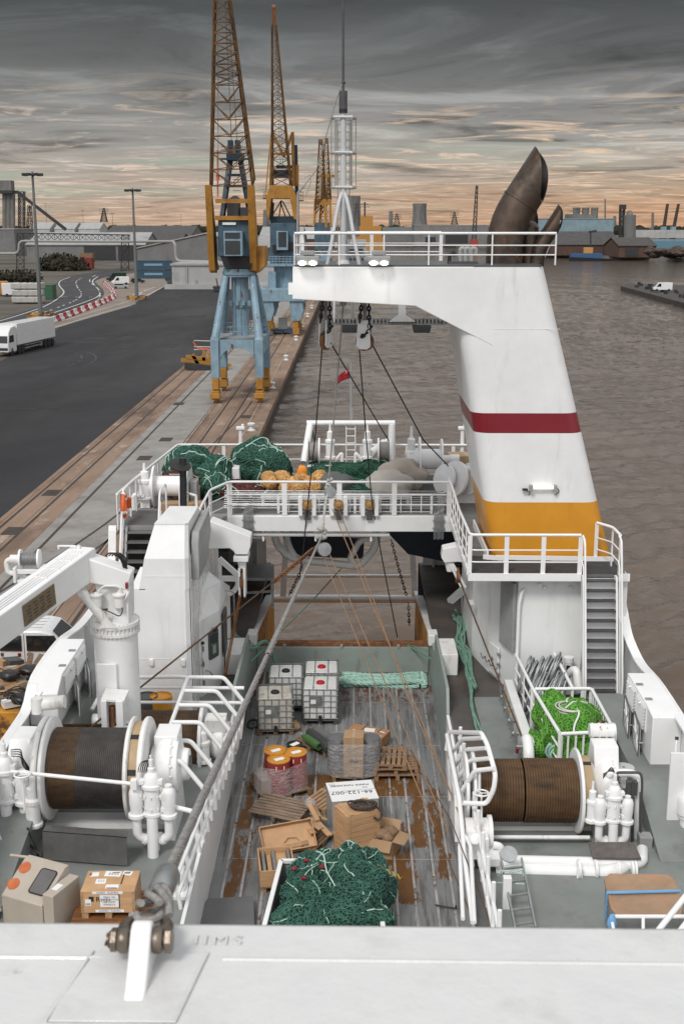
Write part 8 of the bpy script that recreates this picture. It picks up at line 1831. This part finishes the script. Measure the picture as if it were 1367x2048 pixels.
def shed(lab,u0,u1,vb,ve,vr=None,depth=60,wall=None,roof=None,ridge='x',shade_panels=(),name='warehouse',cat='warehouse',ur=None,grp='dockside sheds'):
 a=B2(u0,vb);y=a.y;x0,x1=P(u0,vb,y=y).x,P(u1,vb,y=y).x;ze=P(u0,ve,y=y).z;t=thing(name,lab,cat,((x0+x1)/2,y,ZQ),group=grp);wall=wall or cg;roof=roof or cdk
 if vr is None:
  m=MB();m.bx(x0,x1,y,y+depth,1.8,ze);part('wall',m,wall,t,smooth=0);m=MB();m.bx(x0-.4,x1+.4,y-.4,y+depth+.4,ze,ze+.5);part('roof',m,roof,t,smooth=0)
 elif ridge=='x':
  zr_=P(u0,vr,y=y+depth/2).z;m=MB();m.prism([(y,1.8),(y+depth,1.8),(y+depth,ze),(y+depth/2,zr_-.2),(y,ze)],x0,x1,'yz');part('wall',m,wall,t,smooth=0)
  m=MB();m.prism([(y-.6,ze-.1),(y+depth/2,zr_),(y+depth+.6,ze-.1),(y+depth+.6,ze+.25),(y+depth/2,zr_+.4),(y-.6,ze+.25)],x0-.5,x1+.5,'yz');part('roof',m,roof,t,smooth=0)
 else:
  zr_=P(u0,vr,y=y).z;xr_=P(ur,vb,y=y).x if ur else(x0+x1)/2;m=MB();m.prism([(x0,1.8),(x1,1.8),(x1,ze),(xr_,zr_),(x0,ze)],y,y+depth,'xz');part('wall',m,wall,t,smooth=0)
  m=MB();m.prism([(x0-.5,ze+.05),(xr_,zr_+.05),(x1+.5,ze+.05),(x1+.5,ze+.5),(xr_,zr_+.55),(x0-.5,ze+.5)],y-.5,y+depth,'xz');part('roof',m,roof,t,smooth=0)
 for a_,b_,c_,d_ in shade_panels:q0,q1=P(a_,c_,y=y-.2),P(b_,d_,y=y-.2);m=MB();m.bx(q0.x,q1.x,y-.25,y,min(q0.z,q1.z),max(q0.z,q1.z));part('door',m,dst,t,smooth=0)  # open bays are dark panels on the wall, inside shade put into colour
 return t
t=shed('low white flat roofed shed facing the asphalt yard behind the first crane',345,556,578,531,None,22,crd,clt);m=MB();a=B2(330,578);m.bx(a.x,-23.5,a.y-.6,a.y,1.9,3.3);part('kerb_wall',m,crd,t,smooth=0);m=MB()
for u in(374,392,455):a=P(u,560,y=331.5);m.bx(a.x-.2,a.x+.2,331.4,331.7,2.5,8.0 if u==374 else 4.5)
part('downpipe',m,greyp,t)
shed('large grey corrugated shed with a low pitched gable behind the blue containers',275,530,536,498,468,120,cg,clt,'y',ur=412)
shed('long low brown brick wall building under the grey gable shed',330,560,552,534,None,30,cbr,cbr)
t=shed('long pale shed with an open dark bay beside the dock road',55,290,522,490,466,45,cg,clt,'x',[(168,232,492,520),(236,288,492,521)]);shed('pale round shouldered shed at the far left edge behind the pipe bridge',-40,32,512,459,None,40,cg,clt)
shed('dark roofed brown warehouse with green gable beyond the grey shed',205,380,486,474,452,120,con,cdk,'x');shed('dark low warehouse roof left of the green gabled one',285,360,500,484,468,60,cbr,cdk,'x')
for u0,u1,l_ in((60,100,'leftmost of the three pale distant roofs below the conveyor'),(110,150,'middle of the three pale distant roofs below the conveyor'),(158,200,'rightmost of the three pale distant roofs below the conveyor')):shed('small shed, '+l_,u0,u1,474,458,446,60,crd,clt,'x',grp='distant pale roofs')
shed('broad pale grey roofed shed behind the second crane',515,600,520,488,455,90,cg,clt,'x');shed('brown and pale shed beyond the second crane near the mast',600,665,500,478,455,90,cbr,clt,'x')
shed('wide grey dock shed with dark doorways across the water behind the mast rail',828,975,489,451,None,60,cg,clt,'x',[(890,935,468,487),(850,870,474,487)]);shed('small green roofed shed left of the grey dock shed across the water',766,826,487,468,455,60,cg,mat('green_grey_roof',(.08,.10,.09),.7),'x')
t=shed('pale blue power station block with three chimneys across the dock',1062,1224,492,438,None,60,cpb,cpb,name='power_station',cat='power station');y=B2(1062,492).y
for u in(1151,1169,1187):m=MB();a=P(u,440,y=y+20);m.cyl((a.x,y+20,a.z),(a.x,y+20,P(u,415,y=y+20).z),3.0,n=16);m.cyl((a.x,y+20,P(u,418,y=y+20).z),(a.x,y+20,P(u,415,y=y+20).z),3.3,n=16);part('chimney',m,con,t)
m=MB();a=P(1140,438,y=y);b=P(1195,428,y=y);m.bx(a.x,b.x,y+8,y+30,a.z,b.z);part('roof_plant',m,con,t,smooth=0)
shed('big rust brown shed with a curved dark roof on the far right quay',1100,1240,510,490,464,60,cbr,cdk,'x',[(1205,1235,494,508)]);shed('smaller brown open fronted shed right of the curved roof on the far quay',1236,1310,514,492,476,40,cbr,cdk,'x',[(1250,1275,496,512)])
t=thing('quay_ship','long blue and white moored ship or quay wall at the right edge across the dock','ship',(B2(1300,498).x,B2(1300,498).y,0));y=B2(1300,498).y
for nm,v0,v1,mt in(('hull',500,482,mat('pale_dock_blue',(.10,.20,.26),.5)),('rail_band',482,478,cpb),('superstructure',476,460,crd)):m=MB();m.bx(P(1232 if nm!='superstructure' else 1262,0,y=y).x,P(1480,0,y=y).x,y,y+15,P(0,v0,y=y).z,P(0,v1,y=y).z);part(nm,m,mt,t,smooth=0)
# silo tower with conveyor, cement silo, cooling towers
t=thing('silo_tower','grey concrete silo tower with head house and a long black conveyor sloping down right','silo',(B2(20,480).x,B2(20,480).y,ZQ));y=B2(20,480).y;q=lambda u,v:P(u,v,y=y)
m=MB()
for i in range(3):m.cyl(q(10+i*8,490),q(10+i*8,385),(q(18,0).x-q(10,0).x)*.6,n=20)
part('silo',m,con,t);m=MB();m.bx(q(4,0).x,q(32,0).x,y-4,y+10,q(0,382).z,q(0,361).z);part('head_house',m,con,t,smooth=0);m=MB();m.bx(q(1,0).x,q(36,0).x,y-9,y+12,q(0,387).z,q(0,381).z);part('gallery',m,dst,t,smooth=0)
m=MB();m.bar(q(34,383),q(132,459),3.2,3.4);part('conveyor',m,dst,t);m=MB();lattice(m,[q(37,470),q(47,470),q(47,470)+V((0,8,0)),q(37,470)+V((0,8,0))],[q(37,383),q(47,383),q(47,383)+V((0,8,0)),q(37,383)+V((0,8,0))],9,.55,.35,'x');lattice(m,[q(52,470),q(64,470),q(64,470)+V((0,8,0)),q(52,470)+V((0,8,0))],[q(56,410),q(60,410),q(60,410)+V((0,8,0)),q(56,410)+V((0,8,0))],5,.4,.25,'x');part('lattice_tower',m,dst,t)
t=thing('cement_silo','pale round silo with lattice hoist tower on the far right quay','silo',(B2(1259,505).x,B2(1259,505).y,ZQ));y=B2(1259,505).y;q=lambda u,v:P(u,v,y=y)
m=MB();r_=q(1270,0).x-q(1258,0).x;m.cyl(q(1258,508),q(1258,430),r_,n=24);m.cyl(q(1258,430),q(1258,421),r_*.6,r_*.3,n=12);part('silo',m,con,t);m=MB();lattice(m,[q(1238,508),q(1246,508),q(1246,508)+V((0,3,0)),q(1238,508)+V((0,3,0))],[q(1240,418),q(1248,418),q(1248,418)+V((0,3,0)),q(1240,418)+V((0,3,0))],9,.4,.22,'x');m.box(q(1244,414),(4,3,3));part('hoist_tower',m,dst,t)
for u,vt,vb,w,yy,lab in((838,407,458,30,2100,'pale cooling tower with a small steam plume on the horizon left of the harbour crane'),(703,392,462,38,2050,'dark brown cooling tower half hidden by the white mast')):
 c=P(u,vb,y=yy);h=P(u,vt,y=yy).z-c.z;r_=(P(u+w/2,vb,y=yy).x-c.x);m=MB();m.lathe([(r_*(1.12-.62*t_+.42*t_*t_),h*t_)for t_ in[i/10 for i in range(11)]]+[(r_*.86,h),(r_*.80,h*.9)],c,(0,0,1),28);solo('cooling_tower',m,con,lab,'cooling tower',group='cooling towers')
 # floodlight masts
pole=mat('grey_mast_steel',(.16,.17,.17),.5,.3);hb=mat('yellow_black_barrier',(.45,.22,.03),.6,var=.1,c2=(.05,.04,.03),s2=.9,lo=.5,hi=.53)
for i,(u0,v0,u1,v1,lab)in enumerate(((82,636,64,343,'tallest near floodlight mast beside the dock road with dark lamp ring'),(274,600,265,376,'second floodlight mast at the yard corner standing in yellow barriers'),(168,470,167,420,'thin distant floodlight mast right of the conveyor'),(227,480,226,426,'thin distant floodlight mast before the dark warehouse roofs'),(95,470,93,407,'thin distant floodlight mast seen through the conveyor'),(363,466,362,428,'thin distant floodlight mast near the green gable'))):
 b=B2(u0,v0);h=P(u1,v1,y=b.y).z-ZQ;t=thing('floodlight_mast',lab,'light mast',tuple(b),group='floodlight masts');m=MB();m.cyl(b,b+V((0,0,h)),.42,.20,n=12);part('pole',m,pole,t);m=MB();m.cyl(b+V((0,0,h-.7)),b+V((0,0,h-.4)),.9,n=14);s=1 if i<2 else 1.6
 for k in range(7):a=k*.9;o=b+V((1.55*s*math.cos(a),1.55*s*math.sin(a),h-.55));m.box(o,(.75*s,.5,.5),rz=a);m.bar(b+V((0,0,h-.5)),o,.12)
 part('lamp_ring',m,dst,t)
 if i<2:
  for k in range(4):m=MB();a=k*math.pi/2;m.box(b+V((2.1*math.cos(a),2.1*math.sin(a),.8)),(.15,3.6,.3),rz=a);m.box(b+V((2.1*math.cos(a),2.1*math.sin(a),.35)),(.14,3.6,.25),rz=a);m.box(b+V((2.1*math.cos(a),2.1*math.sin(a),.5)),(.2,.2,1.0),rz=a);part('barrier',m,hb,t)
  # pipe bridge
t=thing('pipe_bridge','dark lattice pipe bridge on trestle legs crossing above the dock road','pipe bridge',(B2(150,545).x,480,ZQ));q=lambda u,v,y=470:P(u,v,y=y)
m=MB();lattice(m,[q(34,481),q(34,466),q(34,466,473),q(34,481,473)],[q(260,482),q(260,470),q(260,470,473),q(260,482,473)],18,.22,.12,'z');part('truss',m,dst,t)
for u in(38,247):m=MB();lattice(m,[q(u-5,560),q(u+11,560),q(u+11,560,474),q(u-5,560,474)],[q(u-3,470),q(u+10,470),q(u+10,470,474),q(u-3,470,474)],7,.22,.12,'z');part('trestle',m,dst,t)
m=MB();m.tube(fillet([q(-40,507),q(38,507),q(38,482),q(245,483),q(350,483,440),q(352,522,440),q(440,524,430)],2,4),.5,8);part('pipe',m,mat('lagged_pipe',(.30,.29,.27),.6),t)
# containers, skip, bales, road barrier, vehicles
cbx=corr('container_blue',(.045,.085,.12),2.0)
def con_box(lab,u0,u1,vb,h,mt,grp='shipping containers',w=2.6,z0=ZQ,name='container'):
 a=B2(u0,vb);b=P(u1,vb,y=a.y);t=thing(name,lab,'container',((a.x+b.x)/2,a.y,z0),group=grp);m=MB();m.bx(a.x,b.x,a.y,a.y+w,z0+.1,z0+h);part('box',m,mt,t,smooth=0);m=MB()
 for z in(z0+.1,z0+h):m.bx(a.x-.05,b.x+.05,a.y-.06,a.y+w+.06,z-.1,z+.06)
 part('frame',m,mt,t,smooth=0);return t,a,b
for vb,z0,lab in((557,2.0,'lower blue shipping container with faded pale lettering beside the white shed'),(557,5.0,'upper blue shipping container with faded pale lettering stacked behind the white shed')):
 t,a,b=con_box(lab,272,343,vb,2.7,cbx,z0=z0);m=MB();x=a.x+(b.x-a.x)*.5;m.bx(x-3.0,x+3.0,a.y-.05,a.y,z0+1.1,z0+1.8);part('faded_panel',m,mat('faded_blue_print',(.16,.28,.38),.6),t,smooth=0)
con_box('small red skip by the dark bushes at the road bend',161,184,537,4.2,mat('skip_red',(.20,.03,.02),.6),'skips by the road',5,name='skip');con_box('dark brown crate stack behind the red skip',160,186,524,4,woodd,'skips by the road',5,name='crate_stack');con_box('dark green waste container beside the wrapped white bales',84,106,598,3.2,mat('bin_green',(.03,.10,.05),.6),'skips by the road',4)
fw=mat('white_bale_film',(.40,.39,.37),.5,var=.15,vs=.6,c2=(.28,.25,.22),s2=.8)
for k in range(12):a=B2(27+(k%4)*13,606);z=2.1+(k//4)*1.5;m=MB();m.box((a.x+1.3,a.y,z+.72),(2.4,3.3,1.36),rz=.12*math.sin(k*2.1));solo('wrapped_bale',m,fw,'white film wrapped bale in the stack by the left road edge','bale',group='wrapped bales by the road',bevel=.2)
for k in range(6):a=B2(228+(k%3)*14,521);z=2+(k//3)*3;m=MB();m.box((a.x+2,a.y-2,z+1.5),(4.2,4,2.8));solo('stacked_bale',m,fw,'pale bale in the stack under the open shed roof','bale',group='bales at the open shed',bevel=.2)
bp_=sm([at2(92,651),at2(150,629),at2(205,608),at2(228,596),at2(228,588),at2(219,578),at2(208,568)],8);acc=0;k=0;brr=mat('barrier_red',(.34,.012,.02),.5,var=.15,vs=1);brw=mat('barrier_white',(.62,.62,.61),.5,var=.12,vs=1)
for i in range(len(bp_)-1):
 acc+=math.dist(bp_[i],bp_[i+1])
 if acc>2.9:
  acc=0;a,b=V((*bp_[i-1],ZQ))if i else V((*bp_[0],ZQ)),V((*bp_[i+1],ZQ));c=(a+b)/2;d=(b-a).normalized();m=MB();nd=V((-d.y,d.x,0));L_=1.42;prof=[(-.5,0),(.5,0),(.5,.3),(.22,.55),(.18,1.1),(-.18,1.1),(-.22,.55),(-.5,.3)];m.loft([[c+d*s*L_+nd*a_+V((0,0,b_))for a_,b_ in prof]for s in(-1,1)]);solo('road_barrier',m,brr if k%2 else brw,('red' if k%2 else 'white')+' plastic road barrier block in the red and white row along the bend','barrier',group=('red' if k%2 else 'white')+' barriers along the road',smooth=0);k+=1
def car(lab,c,rz,mt,L_=4.2,w=1.75,h=1.45,van=False,grp='cars by the road bend'):
 t=thing('parked_van' if van else 'parked_car',lab,'van' if van else 'car',c,rz,grp);m=MB();pr=[(-L_/2,.35),(L_/2,.35),(L_/2,.8),(L_*.28,.95),(L_*.12,h),(-L_*.42,h),(-L_/2,.95)]if not van else[(-L_/2,.35),(L_/2,.35),(L_/2,1.0),(L_*.38,1.2),(L_*.22,h),(-L_/2,h)]
 m.prism(pr,-w/2,w/2,'xz');part('body',m,mt,t,local=True,bevel=.08);m=MB();z0,z1=(.95,h-.12)if not van else(1.2,h-.25);m.prism([(-L_*.4 if not van else L_*.1,z0),(L_*.26 if not van else L_*.36,z0),(L_*.12 if not van else L_*.22,z1),(-L_*.38 if not van else L_*.1,z1)],-w/2-.02,w/2+.02,'xz');part('window',m,glassd,t,local=True)
 for x in(-L_*.32,L_*.32):
  for s in(-1,1):m=MB();m.cyl((x,s*w/2-.1,.33),(x,s*w/2+.03,.33),.33,n=16);part('wheel',m,tyre,t,local=True)
car('silver hatchback parked nearest the yard at the road bend',B2(242,577),R(8),mat('silver_car_paint',(.42,.43,.45),.3,.4));car('white van parked behind the silver hatchback',B2(241,569),R(200),vanw,5,1.9,2.3,True);car('dark green van parked behind the white van',B2(233,562),R(200),mat('dark_green_paint',(.012,.03,.02),.3),6,2,2.6,True);car('dark car parked under the pipe bridge trestle right of the vans',B2(276,566),R(10),mat('dark_car_paint',(.02,.022,.026),.3));car('small white van on the far right pier',P(1338,590,z=1)+V((0,8,.6)),R(175),vanw,5,2,2.3,True)
car('orange works truck by the left edge of the road',B2(4,590),R(20),mat('works_orange',(.5,.2,.02),.5),7,2.6,3.4,True);car('white works van beyond the wrapped bales',B2(30,592),R(20),vanw,6,2.2,3.2,True)
a,b=B2(4,712),B2(96,690);dd=(b-a).normalized();t=thing('articulated_lorry','white articulated lorry with a long plain box trailer at the left edge of the yard','lorry',tuple((a+b)/2),math.atan2(-dd.y,-dd.x));m=MB();m.bx(-7.6,5.2,-1.27,1.27,1.25,4.1);part('trailer',m,vanw,t,local=True,bevel=.04);m=MB();m.prism([(5.45,.5),(8.0,.5),(8.05,1.6),(7.75,3.1),(7.0,3.75),(5.45,3.9)],-1.22,1.22,'xz');cb=part('cab',m,vanw,t,local=True,bevel=.08);m=MB();m.prism([(8.06,1.75),(8.08,1.75),(7.8,2.8),(7.78,2.8)],-1.1,1.1,'xz');m.prism([(6.3,1.8),(7.75,1.8),(7.55,2.7),(6.3,2.7)],-1.25,1.25,'xz');part('window',m,glassd,cb,local=True);m=MB();m.bx(8.03,8.07,-1.1,1.1,.75,1.1);part('grille',m,dst,cb,local=True);m=MB();m.bx(-7.4,5.6,-.5,.5,.8,1.25);m.bx(-2.8,2.4,-1.2,1.2,.6,.68);m.bx(-2.8,2.4,-1.2,1.2,.95,1.02);part('chassis',m,greyp,t,local=True)
for x in(7.0,4.6,3.5,-4.2,-5.5,-6.8):
 for s in(-1,1):m=MB();m.cyl((x,s*1.22-.3*(s>0),.52),(x,s*1.22+.3*(s<0),.52),.52,n=18);part('wheel',m,tyre,t,local=True)
 # things standing on the quay
t=thing('spreader_frame','yellow container spreader frame lying on dark timbers left of the first crane','crane gear',(-18.2,144.5,ZQ));q=lambda u,v,d=0:P(u,v,y=145+d)
m=MB()
for a,b in(((362,720),(462,731)),((372,713),(440,722)),((385,708),(400,735)),((418,706),(436,736)),((408,702),(408,722))):m.bar(q(*a),q(*b),.4)
part('frame',m,cye,t);m=MB();m.bar(q(370,731,-1),q(455,741,-1),.9,.7);m.bar(q(372,728,2),q(456,737,2),.9,.7);part('timber',m,dst,t)
t=thing('electrical_box','grey electrical box standing on a blue pallet between the second crane legs','electrical box',tuple(B2(565,672)));a=B2(565,668);m=MB();m.bx(a.x-.7,a.x+.7,a.y,a.y+1.6,2.75,4.5);part('cabinet',m,mat('box_grey',(.40,.42,.41),.5),t,bevel=.05);m=MB();m.bx(a.x-1.5,a.x+1.5,a.y-.6,a.y+2.2,2.45,2.75)
for x in(-1.4,0,1.4):m.bx(a.x+x-.15,a.x+x+.15,a.y-.6,a.y+2.2,2.0,2.45)
part('blue_pallet',m,mat('pallet_blue',(.03,.09,.16),.6),t,smooth=0)
t=thing('road_works_barrier','fallen orange and white works barrier frames left of the first crane','barrier',tuple(B2(400,698)));q=lambda u,v:P(u,v,y=152);m=MB();m.bar(q(386,683),q(395,696),.3,.1);m.bar(q(395,696),q(420,699),.3,.15);part('orange_board',m,orange,t);m=MB()
for v in(681,693,699):m.tube([q(388,v),q(424,v+1)],.06,4)
part('frame',m,brw,t)
t=thing('flat_trailer','small dark flat trailer parked in front of the white shed beyond the first crane','trailer',tuple(B2(436,584)));a=B2(436,584);m=MB();m.bx(a.x-1.4,a.x+1.4,a.y,a.y+5,3.0,3.4);m.bx(a.x-1.2,a.x+1.2,a.y,a.y+4,2.2,3.0);m.bar((a.x,a.y,3.4),(a.x-.4,a.y,5.5),.3);part('bed',m,dst,t,smooth=0)
bl0=None
for u,v,l_ in((520,862,'nearest, beside the net deck rail'),(543,777,'second from the ship'),(574,721,'third from the ship'),(596,681,'fourth, just past the second crane'),(609,654,'fifth from the ship'),(618,634,'sixth from the ship'),(629,617,'farthest one visible')):
 b=P(u-8,v,z=2.0)
 if bl0 is None:bl0=thing('bollard','white mooring bollard on the quay edge, '+l_,'bollard',(-8.6,b.y,2.02),group='white bollards along the quay edge');m=MB();m.lathe([(0,0),(.34,0),(.34,.1),(.2,.16),(.19,.42),(.33,.5),(.34,.62),(.22,.7),(0,.72)],(0,0,0),(0,0,1),16);part('head',m,brw,bl0,local=True);m=MB();m.box((0,0,.01),(.9,.9,.03));part('base_plate',m,cong,bl0,local=True)
 else:dup(bl0,(-8.6,b.y,2.02),0,'white mooring bollard on the quay edge, '+l_)
 # vessels and far cranes
t=thing('moored_ship','white bridge front of a moored ship seen behind the mast foot at the quay end','ship',(P(715,520,y=560).x,560,0));q=lambda u,v,d=0:P(u,v,y=560+d);m=MB();m.bx(q(676,0).x,q(735,0).x,560,600,-1,q(0,505).z);part('hull',m,crd,t,smooth=0);m=MB();m.bx(q(680,0).x,q(732,0).x,562,580,q(0,505).z,q(0,480).z);part('bridge',m,crd,t,smooth=0);m=MB();m.bx(q(683,0).x,q(730,0).x,561.6,562,q(0,493).z,q(0,484).z);part('name_board',m,crd,t,smooth=0);m=MB();letter(m,'REDSHBANK',2.2,q(706,489,1.4),(1,0,0),(0,0,1),.02);part('lettering',m,inkm,t,smooth=0);m=MB()
for u in range(684,732,8):m.box(q(u,517),(.9,50.3,1.2))
m.box(q(706,499),(9,5,.8));part('window',m,dst,t,smooth=0)
t=thing('orange_vessel','orange yellow dredger superstructure with a lattice mast behind the white ship','ship',(P(740,490,y=760).x,760,0));q=lambda u,v:P(u,v,y=760);od=mat('dredger_orange',(.42,.20,.04),.6,var=.2)
for nm,u0,u1,v0,v1 in(('hull',712,768,500,474),('deckhouse',718,762,474,452),('bridge',720,745,452,432)):m=MB();m.bx(q(u0,0).x,q(u1,0).x,760,775,q(0,v0).z,q(0,v1).z);part(nm,m,od,t,smooth=0)
m=MB();m.cyl(q(729,432),q(729,404),.5,n=6);m.bar(q(719,414),q(739,414),.4);m.bar(q(722,408),q(736,408),.3);part('mast',m,dst,t)
t=thing('tug','blue hulled tug with a buff wheelhouse and black mast moored at the far right quay','tug',tuple(P(1162,522,z=0)));q=lambda u,v,d=0:P(u,v,y=668+d);m=MB();m.loft([[q(u,v0,d)for u,v0,d in r]for r in([(1137,524,0),(1228,525,0),(1228,525,7),(1137,524,7)],[(1136,514,-1),(1230,518,-1),(1230,518,8),(1136,514,8)])]);part('hull',m,dst,t,smooth=0);m=MB();m.bx(q(1142,0).x,q(1205,0).x,668,673,q(0,517).z,q(0,507).z);part('deckhouse',m,mat('tug_blue',(.03,.09,.22),.5),t,smooth=0);m=MB();m.bx(q(1168,0).x,q(1186,0).x,668.5,672,q(0,507).z,q(0,495).z);part('wheelhouse',m,mat('tug_buff',(.45,.24,.07),.5),t,bevel=.2);m=MB();m.cyl(q(1180,495,2),q(1180,462,2),.4,n=6);m.bar(q(1176,464,2),q(1192,462,2),1.2);part('mast',m,dst,t)
for u0,v0,u1,v1,yy,w,mt,lab in((947,487,953,371,900,3.0,dst,'dark lattice harbour crane rising above the grey dock shed'),(1325,470,1334,408,900,1.6,cpb,'left one of the two slim leaning cranes at the far right'),(1344,470,1356,408,905,1.6,cpb,'right one of the two slim leaning cranes at the far right')):
 a,b=P(u0,v0,y=yy),P(u1,v1,y=yy);t=thing('harbour_crane',lab,'crane',(a.x,yy,2),group='far harbour cranes');m=MB();lattice(m,[a+V((-w/2,0,0)),a+V((w/2,0,0)),a+V((w/2,2,0)),a+V((-w/2,2,0))],[b+V((-.6,0,0)),b+V((.6,0,0)),b+V((.6,1,0)),b+V((-.6,1,0))],12,.32,.2,'x');part('jib',m,dst,t);m=MB();m.bx(a.x-w,a.x+w,yy-2,yy+3,2,a.z+3 if w>2 else a.z+6);part('base',m,mat('crane_red',(.3,.05,.03),.6)if w>2 else mt,t,smooth=0)
for u,vb,vt,l_ in((713,452,406,'tall thin one hidden by the mast cage'),(793,452,427,'left of the pale cooling tower'),(908,452,424,'between cooling tower and harbour crane'),(208,444,416,'far left over the wooded skyline'),(538,452,415,'between the first two quay cranes')):a,b=P(u,vb,y=1900),P(u,vt,y=1900);m=MB();w=5;lattice(m,[a+V((i*w,j*w,0))for i,j in((-1,-1),(1,-1),(1,1),(-1,1))],[b+V((i*.8,j*.8,0))for i,j in((-1,-1),(1,-1),(1,1),(-1,1))],6,.5,.3,'x');[m.bar(lerp(a,b,k)-V((7,0,0)),lerp(a,b,k)+V((7,0,0)),.6)for k in(.62,.78,.92)];solo('pylon',m,dst,'distant lattice pylon, '+l_,'pylon',group='distant pylons')
for u,vb,vt,r_,l_ in((1304,460,425,1.5,'left of the slim leaning cranes'),(1209,450,398,.9,'thin one right of the power station'),(1241,452,426,2.5,'short one beside the cement silo'),(1228,452,432,1.8,'between power station and silo'),(781,452,422,2.2,'left of the pale cooling tower'),(532,455,420,3.5,'pale one between the first two cranes')):a,b=P(u,vb,y=1500),P(u,vt,y=1500);m=MB();m.cyl(a,b,r_*1.2,r_,n=10);solo('chimney',m,con,'distant factory chimney, '+l_,'chimney',group='distant chimneys')
# right pier and far quay edge
m=MB();e=[P(1240,572,z=1.3),P(1367,606,z=1.3),P(1500,640,z=1.3),P(1600,575,z=1.3),P(1260,568,z=1.3)];m.slab(e,(0,0,-2.5));struct('pier',m,wallm,smooth=0)
m=MB();rr=random.Random(2)
for i in range(20):c=P(1245+i*6.5,569+i*1.6,z=1.3)+V((rr.uniform(0,6),rr.uniform(0,4),.4));m.box(c,(rr.uniform(.4,2.2),.5,rr.uniform(.3,1.2)),rz=rr.random())
o=part('pier_clutter',m,dst,None,smooth=0);setp(o,'low dark clutter of timbers and scrap strewn along the right pier','scrap',kind='stuff')
m=MB()
for i in range(24):c=P(1300+rr.uniform(0,90),500+rr.uniform(-3,5),y=640+rr.uniform(0,20));lump(m,c-V((0,0,1)),(rr.uniform(2,5),3,rr.uniform(1,2.4)),i*1.7,None,14,.5)
o=part('scrap_heaps',m,mat('scrap_brown',(.07,.05,.04),.9,var=.4,vs=.4),None,smooth=0);setp(o,'brown heaps of scrap metal along the far right quay edge','scrap',kind='stuff')
m=MB();c_=[(-8,1232),(40,1236),(75,1205),(92,1130),(110,800),(121,733),(175,655),(330,560)]
for i in range(len(c_)-1):m.bar((*c_[i],.6),(*c_[i+1],.6),1.2,2.8)
struct('far_quay_wall',m,con,smooth=0)
# bushes: leaf clumps
bush=mat('dark_bush_leaves',(.038,.036,.026),.9,var=.5,vs=1.2,spec=.1)
def bush_thing(lab,spots,n,seed,mt=bush):
 m=MB();rr=random.Random(seed)
 for c,r in spots:
  for i in range(n):
   d=V((rr.gauss(0,1),rr.gauss(0,1),abs(rr.gauss(0,.8))));d=d.normalized()*rr.uniform(.55,1.05);p_=V(c)+V((d.x*r[0],d.y*r[1],d.z*r[2]));s=rr.uniform(.25,.7)*r[2]/4;u=V((rr.gauss(0,1),rr.gauss(0,1),rr.gauss(0,1))).normalized();w=u.orthogonal().normalized();m.add([p_-u*s,p_+w*s*.7,p_+u*s,p_-w*s*.7],[(0,1,2,3)])
  m.ell(V(c)+V((0,0,r[2]*.3)),(r[0]*.7,r[1]*.7,r[2]*.5),10,6)
 o=solo('bush',m,mt,lab,'bush',group='dark bushes by the road',smooth=0)
s_=lambda u,v:B2(u,v)
bush_thing('broad dark bush at the road bend beside the red skip',[(s_(125,541),(8,6,6.5)),(s_(145,540),(7,6,5.5)),(s_(112,541),(6,5,5)),(s_(108,530),(7,5,5))],420,3)
bush_thing('low dark hedge at the left edge above the works truck',[(s_(u,563),(4.5,4,3.6))for u in(5,22,40,58)],300,5)
